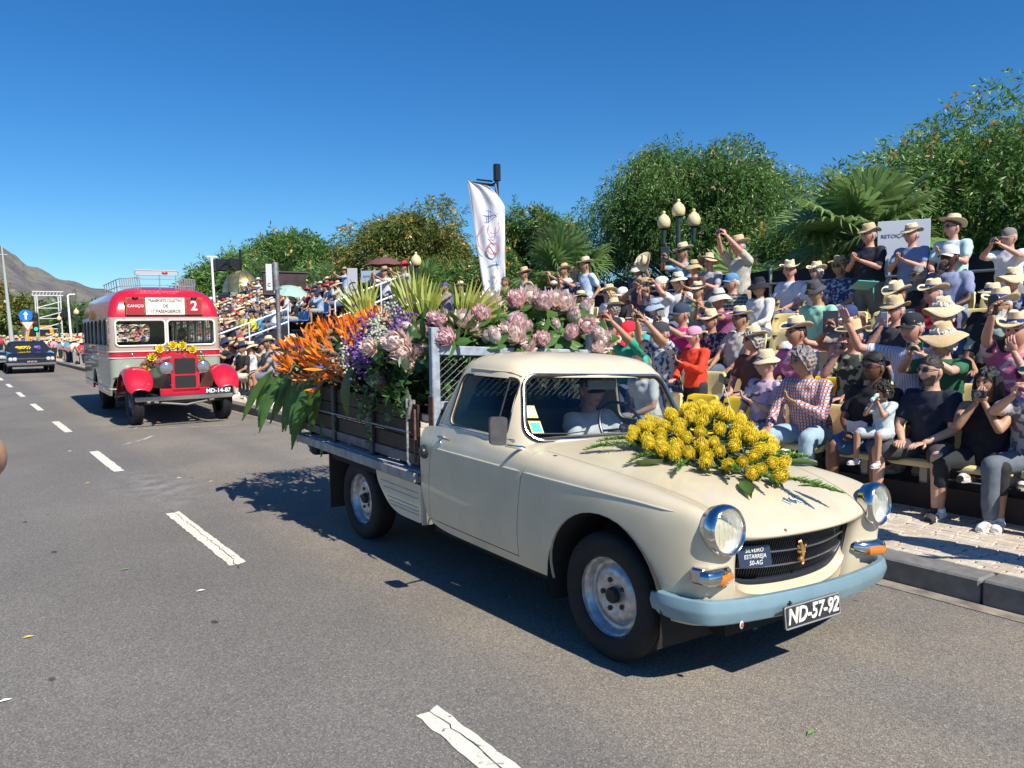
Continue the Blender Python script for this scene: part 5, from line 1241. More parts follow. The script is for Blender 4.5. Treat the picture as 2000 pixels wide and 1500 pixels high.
# ---- body proxies -> one voxel skin
def rings_tube(cs, n=14):
    """cs: centre, rx (sideways), ry (front-back) ; stacked sections with closed ends"""
    V = []; F = []; k = len(cs)
    for c, rx, ry in cs:
        for j in range(n): a = 2*pi*j/n; V.append((c[0]+rx*cos(a), c[1]+ry*sin(a), c[2]))
    for i in range(k-1):
        for j in range(n): F.append((i*n+j, i*n+(j+1) % n, (i+1)*n+(j+1) % n, (i+1)*n+j))
    F.append(tuple(range(n))[::-1]); F.append(tuple((k-1)*n+j for j in range(n))); return V, F
def limb(g, pts, rad, n=10):
    g.tube(pts, rad, n)
    for p, r_ in ((pts[0], rad[0]), (pts[-1], rad[-1])): g.ell(p, r_, r_, r_, 10, 6)
    for p, r_ in zip(pts[1:-1], rad[1:-1]): g.ell(p, r_*1.0, r_*1.0, r_*1.0, 10, 6)
def voxel(g, size, smooth=2, name='v'):
    me = g.mesh(name, None, False); o = link('tmpv', me); md = o.modifiers.new('r', 'REMESH'); md.mode = 'VOXEL'; md.voxel_size = size; md.use_smooth_shade = True
    if smooth: s_ = o.modifiers.new('s', 'SMOOTH'); s_.factor = .5; s_.iterations = smooth
    out = evalmesh(o); D.meshes.remove(me)
    n = len(out.vertices); v = np.empty(n*3, 'f'); out.vertices.foreach_get('co', v); F = [tuple(p.vertices) for p in out.polygons]; D.meshes.remove(out)
    return v.reshape(-1, 3), F
def ik(s, h, l1, l2, pole):
    s, h, pole = Vector(s), Vector(h), Vector(pole); d = h-s; L_ = d.length
    if L_ > (l1+l2)*.985: h = s+d.normalized()*(l1+l2)*.985; d = h-s; L_ = d.length
    a = (l1*l1-l2*l2+L_*L_)/(2*L_); hh = math.sqrt(max(0, l1*l1-a*a)); dn = d.normalized(); pp = pole-dn*pole.dot(dn)
    if pp.length < 1e-5: pp = Vector((1, 0, 0))
    return s+dn*a+pp.normalized()*hh, h
def hand(g, wrist, fdir, ndir, side, curl=.5, sc=1.0):
    """palm + four unequal bent fingers + thumb; fdir finger direction, ndir palm normal"""
    f_ = Vector(fdir).normalized(); nrm = Vector(ndir); nrm = (nrm-f_*nrm.dot(f_)).normalized(); s_ = f_.cross(nrm)*side; w_ = Vector(wrist)
    c = w_+f_*.045*sc
    M = Matrix((s_, nrm, f_)).transposed().to_4x4(); g.ell(c, .037*sc, .014*sc, .050*sc, 10, 8, 0, M)
    for i, (off, ln) in enumerate(((-.028, .062), (-.010, .076), (.010, .082), (.028, .070))):
        off = -off if True else off
        p = w_+f_*.078*sc+s_*off*sc; P = [p-f_*.02*sc, p]; d = f_.copy()
        for q in range(3):
            ang = curl*(.55, .9, .7)[q]; d = (d*cos(ang)+nrm*sin(ang)).normalized() if True else d
            P.append(P[-1]+d*ln*sc*(.42, .33, .25)[q]); 
            nn = nrm
        g.tube(P, [.0095*sc, .0095*sc, .0088*sc, .0082*sc, .006*sc], 6)
    p = w_+f_*.025*sc+s_*.028*sc; q = p+(s_*.6+f_*.5+nrm*.35).normalized()*.034*sc; g.tube([p, q, q+(f_*.75+nrm*.5+s_*.1).normalized()*.030*sc], [.013*sc, .011*sc, .008*sc], 6)
def pose(kind, seat_h=.385, spread=.12, lean=.0, knee_y=.40, foot_y=.42):
    """joint table; person faces +y, origin on the floor under the hips"""
    J = {}
    if kind == 'sit':
        hz = seat_h+.11; J['hipz'] = hz; J['hip'] = [Vector((sx*.09, 0, hz)) for sx in (-1, 1)]
        J['knee'] = [Vector((sx*(.09+spread), knee_y, hz+.01)) for sx in (-1, 1)]; J['ank'] = [Vector((sx*(.10+spread*.9), foot_y, .09)) for sx in (-1, 1)]
    else:
        hz = .90; J['hipz'] = hz; J['hip'] = [Vector((sx*.09, 0, hz)) for sx in (-1, 1)]
        J['knee'] = [Vector((sx*.11, .03, .49)) for sx in (-1, 1)]; J['ank'] = [Vector((sx*.12, -.02, .09)) for sx in (-1, 1)]
    sp = lambda t: Vector((0, lean*t, hz+t*.60))     # spine: 0 hips .. 1 head centre-ish
    J['spine'] = [sp(-.08), sp(.10), sp(.35), sp(.62), sp(.78)]; J['neck'] = sp(.90); J['head'] = sp(1.11)+Vector((0, .032, .012)); J['sh'] = [sp(.76)+Vector((sx*.185, 0, .0)) for sx in (-1, 1)]
    return J
HANDP = {  # hand targets relative to hips (x outward for the right arm as +x), finger dir, palm normal, curl
 'lap': ((.09, .30, .10), (-.3, .9, -.1), (0, 0, -1), .35), 'knee': ((.17, .36, .09), (0, .9, -.5), (0, 0, -1), .3),
 'phone': ((.055, .42, .56), (-.25, .35, .9), (-.9, .2, 0), .9), 'cam': ((.06, .20, .70), (-.5, .3, .7), (-.6, .6, .3), .9),
 'high': ((.07, .38, .82), (-.2, .4, .9), (-.9, .3, 0), .9), 'chest': ((.05, .30, .32), (-.5, .6, .4), (-.3, .2, .8), .8),
 'side': ((.26, .06, .02), (0, .1, -1), (-1, 0, 0), .35), 'wave': ((.42, .35, .72), (.2, .3, .9), (0, 1, 0), .15), 'wheel': ((.13, .40, .30), (-.4, .7, .5), (0, -.3, -.9), .9),
 'fold': ((-.06, .22, .22), (-.9, .3, 0), (0, -1, 0), .3), 'chin': ((.03, .20, .52), (-.3, .0, .9), (0, -.9, 0), .6)}
def build_body(J, hands, bw, bd, sleeve, legs, vox, lean):
    """returns (body verts, faces), (shirt), (trousers)"""
    hz = J['hipz']; S_ = J['spine']; g = MB(); sh = MB(); tr = MB()
    prof = [(.158, .115), (.150*bw, .112*bd), (.142*bw, .112*bd), (.168*(.5+.5*bw), .118*(.6+.4*bd)), (.150, .085)]
    g.add(*rings_tube([(p, a, b) for p, (a, b) in zip(S_, prof)])); g.ell(S_[0], .155, .125, .10, 12, 8)
    for sx in (0, 1): g.ell(J['sh'][sx]*.82+Vector((0, 0, J['sh'][sx].z*.18)), .065, .062, .06, 10, 6)
    nk = J['neck']; g.tube([S_[4], nk, J['head']-Vector((0, .02, .05))], [.085, .056, .052], 10)
    infl = .020
    sh.add(*rings_tube([(p+Vector((0, 0, dz)), a+infl*q, b+infl*q) for p, (a, b), q, dz in zip(S_, prof, (1.3, 1.2, 1.1, .9, .75), (.02, 0, 0, 0, 0))]+[(S_[4]+Vector((0, 0, .045)), .085, .07)], 18))
    tr.ell(S_[0]+Vector((0, 0, -.0)), .172*(.4+.6*bw), .135*(.4+.6*bd), .115, 12, 8)
    arms = []
    for k, sx in ((0, -1), (1, 1)):
        key = hands[k]; off, fd, nd, cu = HANDP[key] if isinstance(key, str) else key
        tgt = Vector((off[0]*sx, off[1]+lean*.5, hz+off[2])); pole = Vector((sx*.75, -.25, -.85)) if key != 'side' else Vector((sx*.3, -1, 0))
        if key in ('wave', 'high', 'cam', 'phone'): pole = Vector((sx*.9, .1, -.75))
        s0 = J['sh'][k]; e, h = ik(s0, tgt, .285, .255, pole)
        limb(g, [s0*1.0, s0.lerp(e, .5), e], [.056, .048*(.6+.4*bw), .040]); limb(g, [e, e.lerp(h, .35), h], [.040, .038, .026])
        fd_ = Vector((fd[0]*sx, fd[1], fd[2])); nd_ = Vector((nd[0]*sx, nd[1], nd[2])); arms.append((h, fd_, nd_, sx, cu))
        t = {'short': .62, 'long': 1.0, 'tank': 0, 'cap': .35}[sleeve]
        if t:
            sp_ = s0*.80+Vector((0, 0, s0.z*.20)); e2 = s0.lerp(e, t)
            sh.ell(sp_, .075, .078, .072, 10, 6); limb(sh, [s0*.95+Vector((0, 0, s0.z*.05)), s0.lerp(e, t*.5), e2] if t < 1 else [s0, s0.lerp(e, .5), e], [.070, .066, .064 if t < 1 else .052])
            if t == 1: limb(sh, [e, h.lerp(e, .08)], [.050, .038])
    for k in (0, 1):
        hp, kn, an = J['hip'][k], J['knee'][k], J['ank'][k]; tw = .5+.5*bw
        limb(g, [hp, hp.lerp(kn, .5), kn], [.088*tw, .076*tw, .056]); limb(g, [kn, kn.lerp(an, .35)+Vector((0, -.012, 0)), an], [.054, .054*tw, .036])
        g.ell(an+Vector((0, .06, -.055)), .04, .11, .035, 10, 6)
        if legs == 'long': limb(tr, [hp, hp.lerp(kn, .5), kn], [.105*tw, .094*tw, .076]); limb(tr, [kn, kn.lerp(an, .5), an+Vector((0, 0, .03))], [.074, .068, .060])
        elif legs == 'capri': limb(tr, [hp, hp.lerp(kn, .5), kn], [.105*tw, .094*tw, .076]); limb(tr, [kn, kn.lerp(an, .42)], [.074, .066])
        elif legs == 'short': limb(tr, [hp, hp.lerp(kn, .5), hp.lerp(kn, .86)], [.108*tw, .10*tw, .088])
        elif legs == 'skirt': limb(tr, [hp, hp.lerp(kn, .5), kn], [.125*tw, .13*tw, .11])
    if legs == 'skirt': tr.ell((J['knee'][0]+J['knee'][1])/2, .13, .08, .09, 10, 6)
    B = voxel(g, vox, 2); Sh = voxel(sh, vox, 2); Tr = voxel(tr, vox, 2)
    # cloth creases
    def crease(V, amp):
        V = V.copy(); ph = V[:, 2]*38+V[:, 0]*23+3*np.sin(V[:, 1]*19+V[:, 0]*11); d = amp*np.sin(ph)*np.sin(V[:, 0]*31+V[:, 2]*13+1.3)
        c = V.mean(0); out = V-np.array([c[0], c[1], 0]); out[:, 2] = 0; out /= np.linalg.norm(out, axis=1)[:, None]+1e-6; return V+out*d[:, None]
    return B, (crease(Sh[0], .009), Sh[1]), (crease(Tr[0], .004), Tr[1]), arms
PB = {}
def xform(Vs, M): a = np.array(Vs, 'f'); R3 = np.array(M.to_3x3()); return a @ R3.T+np.array(M.translation)
def person(loc, rz, label, body='sit', hands=('lap', 'lap'), skin='fair', hair=('short', 'grey'), hat=None, glasses=None, shirt=(.6, .6, .6), sleeve='short', pants=(.1, .12, .2), legs='long', shoes=(.75, .75, .75), yaw=0, tilt=0, hs=1.07, bw=1.0, bd=1.0, lean=.0, scale=1.0, head=0, beard=None, item=None, spread=.10, vox=.017, group='spectators in the near grandstand', lay=None, roll=0, seat_h=.385, foot_y=.42, trim=None, name='person'):
    key = (body, tuple(hands), round(bw, 2), round(bd, 2), sleeve, legs, round(lean, 2), round(spread, 2), vox, seat_h, foot_y)
    J = pose(body, seat_h=seat_h, lean=lean, spread=spread, foot_y=foot_y)
    if key not in PB:
        B, Sh, Tr, arms = build_body(J, hands, bw, bd, sleeve, legs, vox, lean)
        me_s = MB(); me_s.v = Sh[0].tolist(); me_s.f = Sh[1]; me_s.m = [0]; me_t = MB(); me_t.v = Tr[0].tolist(); me_t.f = Tr[1]; me_t.m = [0]
        PB[key] = (B, me_s.mesh('shirt', None, True, 180), me_t.mesh('trousers', None, True, 180), arms)
    B, sme, tme_, arms = PB[key]
    sk = SKM[skin]
    r_ = D.objects.new('person', None) if False else None
    g = MB(); g.v = B[0].tolist(); g.f = list(B[1]); g.m = [0]*len(g.f)
    Mh = Matrix.Translation(J['head']) @ Matrix.Scale(hs, 4) @ rot('Z', -.8*yaw) @ rot('X', tilt) @ rot('Y', roll)
    H = HEADS[head]; o = len(g.v); g.v.extend(xform(H.v, Mh).tolist()); g.f.extend([tuple(i+o for i in q) for q in H.f]); g.m.extend(list(H.m)+[0]*(len(H.f)-len(H.m)))
    for (h, fd, nd, sx, cu) in arms: hand(g, h, fd, nd, -sx, cu)
    me = g.mesh('person', [sk, LIPM[skin], BROWM], True, 180); P = link('person', me); P.location = loc; P.rotation_euler = (0, 0, rz); P.scale = (scale,)*3
    tag(P, label, 'person', group)
    def child(nm, mesh, M=None):
        c = link(nm, mesh, P); 
        if M is not None: c.matrix_local = M
        return c
    def cl(nm, mesh, col):
        c = child(nm, mesh.copy()); c.data.materials.append(col if not isinstance(col, tuple) else cloth(col)); return c
    c = cl('shirt' if sleeve != 'tank' else 'tank_top', sme, shirt)
    c = cl({'long': 'trousers', 'short': 'shorts', 'capri': 'trousers', 'skirt': 'skirt'}[legs], tme_, pants)
    for sx in (-1, 1): child('eye', shared('eye', EYE, EYEW), Mh @ Matrix.Translation((sx*.0295, .0835, .013)))
    if hair and hair[0] != 'none': child('hair', shared('hair_'+hair[0], HAIRME[hair[0]], HM[hair[1]]), Mh)
    if hat:
        kind, hm = hat[0], hat[1]; kx_ = kind if kind != 'straw' else random.choice(['straw', 'straw1', 'straw2']); hg, bg_ = HATS[kx_]; back = hat[3] if len(hat) > 3 else random.uniform(-12, 3)
        Mt = Mh @ Matrix.Translation((0, -.004, (.066 if kind not in ('floppy', 'bucket') else .060) if kind != 'cap' else .034)) @ rot('X', back)
        hmat = hm if not isinstance(hm, tuple) else cloth(hm)
        c = child({'straw': 'straw_hat', 'trilby': 'trilby_hat', 'wide': 'wide_hat', 'floppy': 'sun_hat', 'bucket': 'bucket_hat', 'cap': 'cap'}[kind], shared('hat_'+kx_, hg, hmat, 60), Mt @ Matrix.Scale(random.uniform(.88, .97), 4))
        if bg_: 
            bc = hat[2] if len(hat) > 2 and hat[2] else ((.03, .04, .12) if kind != 'cap' else hm)
            bm_ = bc if not isinstance(bc, tuple) else cloth(bc)
            link('peak' if kind == 'cap' else 'hat_band', shared('band_'+kx_, bg_, bm_, 60), c)
    if glasses == 'sun': child('sunglasses', shared('sunglasses', GL, DKG), Mh)
    elif glasses: child('glasses', shared('glasses', GF, BLACK), Mh)
    if beard: child('beard', shared('beard', BEARD, HM[beard], 180), Mh)
    sm_ = cloth(shoes) if isinstance(shoes, tuple) else shoes
    for k in (0, 1):
        an = J['ank'][k]; s_ = ('shoe', shoes)
        kk = ('shoe', str(shoes))
        if kk not in _cache:
            q = MB(); q.tube([(0, -.06, -.05), (0, -.03, -.045), (0, .04, -.052), (0, .12, -.062), (0, .165, -.068)], [.036, .045, .046, .046, .030], 12, flat=.85); q.ell((0, -.01, -.01), .042, .05, .045, 12, 8)
            me_ = q.mesh('shoe', sm_, True, 60); so_ = MB().prism([(.050*sin(a)*(1.0 if cos(a) > 0 else .85), .055+.125*cos(a)) for a in np.linspace(0, 2*pi, 18, False)], -.092, -.074, 'z').mesh('sole', cloth((.55, .53, .48)) if sum(shoes) > .6 else BLACK, False)
            _cache[kk] = (me_, so_)
        s1 = child('shoe', _cache[kk][0], Matrix.Translation(an) @ rot('Z', (-1, 1)[k]*-8)); link('sole', _cache[kk][1], s1)
    if item:
        hp = [Vector(a[0]) for a in arms]; mid = (hp[0]+hp[1])/2 if item[1] == 'both' else hp[item[1]]
        kind = item[0]; MW = Matrix.LocRotScale(Vector(loc), Euler((0, 0, rz)), Vector((scale,)*3))
        fwd = Vector((0, .035, .075)) if item[1] == 'both' else Vector(arms[item[1]][1]).normalized()*.08
        lb = item[2]; MI = MW @ Matrix.Translation(mid+fwd)
        hand_item(kind, MI, lb, item[3] if len(item) > 3 else None)
    return P
def hand_item(kind, M, label, col):
    if kind == 'phone':
        c_ = col or (.02, .02, .022); g = MB().box((-.074, -.005, -.037), (.074, .005, .037), bev=.004); o = g.obj('phone', mat('phone_%s' % str(c_), c_, .3, coat=.3)); 
        s_ = MB().box((-.069, -.0062, -.033), (.069, -.0052, .033)).obj('screen', DKG, o, smooth=False)
        for k in (0, 1): MB().lathe([(.006, 0), (.006, .002), (.001, .002)], 10, Matrix.Translation((.058-.016*k, .005, .02)) @ rot('X', -90)).obj('lens', DKG, o)
        if col and len(col) > 3: pass
        tag(o, label, 'phone')
    elif kind == 'phone_v':
        c_ = col or (.02, .02, .022); g = MB().box((-.037, -.005, -.074), (.037, .005, .074), bev=.004); o = g.obj('phone', mat('phone_%s' % str(c_), c_, .3, coat=.3)); MB().box((-.033, -.0062, -.069), (.033, -.0052, .069)).obj('screen', DKG, o, smooth=False); tag(o, label, 'phone')
    elif kind == 'tablet':
        o = MB().box((-.09, -.005, -.12), (.09, .005, .12), bev=.004).obj('tablet', mat('tablet_grey', (.10, .11, .13), .35, coat=.3)); MB().box((-.082, -.0065, -.11), (.082, -.0052, .11)).obj('screen', DKG, o, smooth=False); tag(o, label, 'tablet')
    elif kind == 'camera':
        o = MB().box((-.055, -.02, -.032), (.055, .02, .032), bev=.006).obj('camera', mat('camera_body', (.03, .03, .032), .4)); l_ = MB().lathe([(.026, 0), (.027, .025), (.02, .028), (.001, .022)], 18, Matrix.Translation((0, .02, 0)) @ rot('X', -90)).obj('lens', mat('lens_metal', (.25, .25, .26), .25, .8), o); tag(o, label, 'camera')
    elif kind == 'binoculars':
        g = MB()
        for sx in (-1, 1): g.lathe([(.001, 0), (.018, 0), (.02, .03), (.027, .09), (.027, .11), (.001, .108)], 12, Matrix.Translation((sx*.032, 0, 0)) @ rot('X', -90))
        o = g.obj('binoculars', BLACK); tag(o, label, 'binoculars')
    elif kind == 'hat':
        hg, bg_ = HATS['straw']; o = hg.obj('straw_hat', STRAW3); bg_.obj('hat_band', STRAW2, o); tag(o, label, 'hat'); M = M @ rot('X', -75) @ Matrix.Scale(1.1, 4)
    elif kind == 'paper':
        g = MB(); vs = [(-.09+.06*i, .01*sin(i*2+j), -.05+.05*j+.012*sin(i*3+j*2)) for j in range(3) for i in range(4)]; o = g.add(vs, [(j*4+i, j*4+i+1, j*4+4+i+1, j*4+4+i) for j in range(2) for i in range(3)]).obj('cloth_bag', mat('cloth_white_bag', (.62, .58, .60), .8), smooth=False); md = o.modifiers.new('s', 'SOLIDIFY'); md.thickness = .01; o.data = evalmesh(o, False); o.modifiers.clear(); tag(o, label, 'bag')
    elif kind == 'bottle':
        o = MB().lathe([(.001, -.06), (.028, -.06), (.03, -.02), (.03, .03), (.022, .05), (.001, .05)], 16).obj('baby_bottle', mat('bottle_teal', (.12, .50, .42), .35)); MB().lathe([(.031, .03), (.033, .05), (.03, .07), (.012, .085), (.001, .09)], 16).obj('bottle_cap', WHITE, o); MB().lathe([(.001, -.085), (.03, -.085), (.032, -.055), (.001, -.055)], 16).obj('bottle_base', WHITE, o); tag(o, label, 'bottle'); M = M @ rot('X', 60)
    o.matrix_world = M @ (Matrix(((cos(0), 0, 0, 0), (0, 1, 0, 0), (0, 0, 1, 0), (0, 0, 0, 1))))
PT = {
 'lilac': patmat('cloth_lilac_print', 'floral', (.50, .38, .50), (.10, .08, .12), (.70, .62, .68), 9),
 'check': patmat('cloth_check', 'check', (.66, .64, .64), (.06, .10, .28), (.62, .20, .12), 11),
 'bluewhite': patmat('cloth_blue_white', 'floral', (.45, .48, .52), (.05, .07, .12), None, 22),
 'pinkfloral': patmat('cloth_pink_flower', 'floral', (.60, .16, .30), (.72, .50, .56), (.10, .03, .08), 10),
 'palm': patmat('cloth_palm', 'floral', (.04, .05, .045), (.35, .38, .22), None, 13),
 'whitestripe': patmat('cloth_white_stripe', 'stripe', (.66, .66, .72), (.40, .40, .50), None, 14),
 'blackwhite': patmat('cloth_black_white', 'floral', (.03, .03, .04), (.35, .35, .40), None, 24),
 'darkleaf': patmat('cloth_dark_leaf', 'floral', (.015, .02, .018), (.30, .40, .34), None, 10),
 'mint': patmat('cloth_mint', 'dots', (.30, .58, .42), (.30, .58, .42), None, 9),
 'tartan': patmat('cloth_tartan', 'check', (.025, .025, .025), (.16, .16, .14), (.30, .30, .26), 6),
 'navyfloral': patmat('cloth_navy_floral', 'floral', (.03, .05, .15), (.35, .38, .48), None, 22),
 'bluestripe': patmat('cloth_blue_stripe', 'stripe', (.16, .23, .40), (.24, .32, .48), None, 26),
 'beige': patmat('cloth_beige_check', 'check', (.50, .46, .38), (.42, .38, .31), (.55, .52, .46), 20),
 'dots': patmat('cloth_dots', 'dots', (.03, .04, .09), (.6, .6, .62), None, 34),
 'floral': patmat('cloth_grey_floral', 'floral', (.42, .38, .40), (.12, .12, .15), None, 16),
 'hawaii': patmat('cloth_blue_hawaii', 'floral', (.10, .22, .42), (.45, .55, .62), None, 12),
}
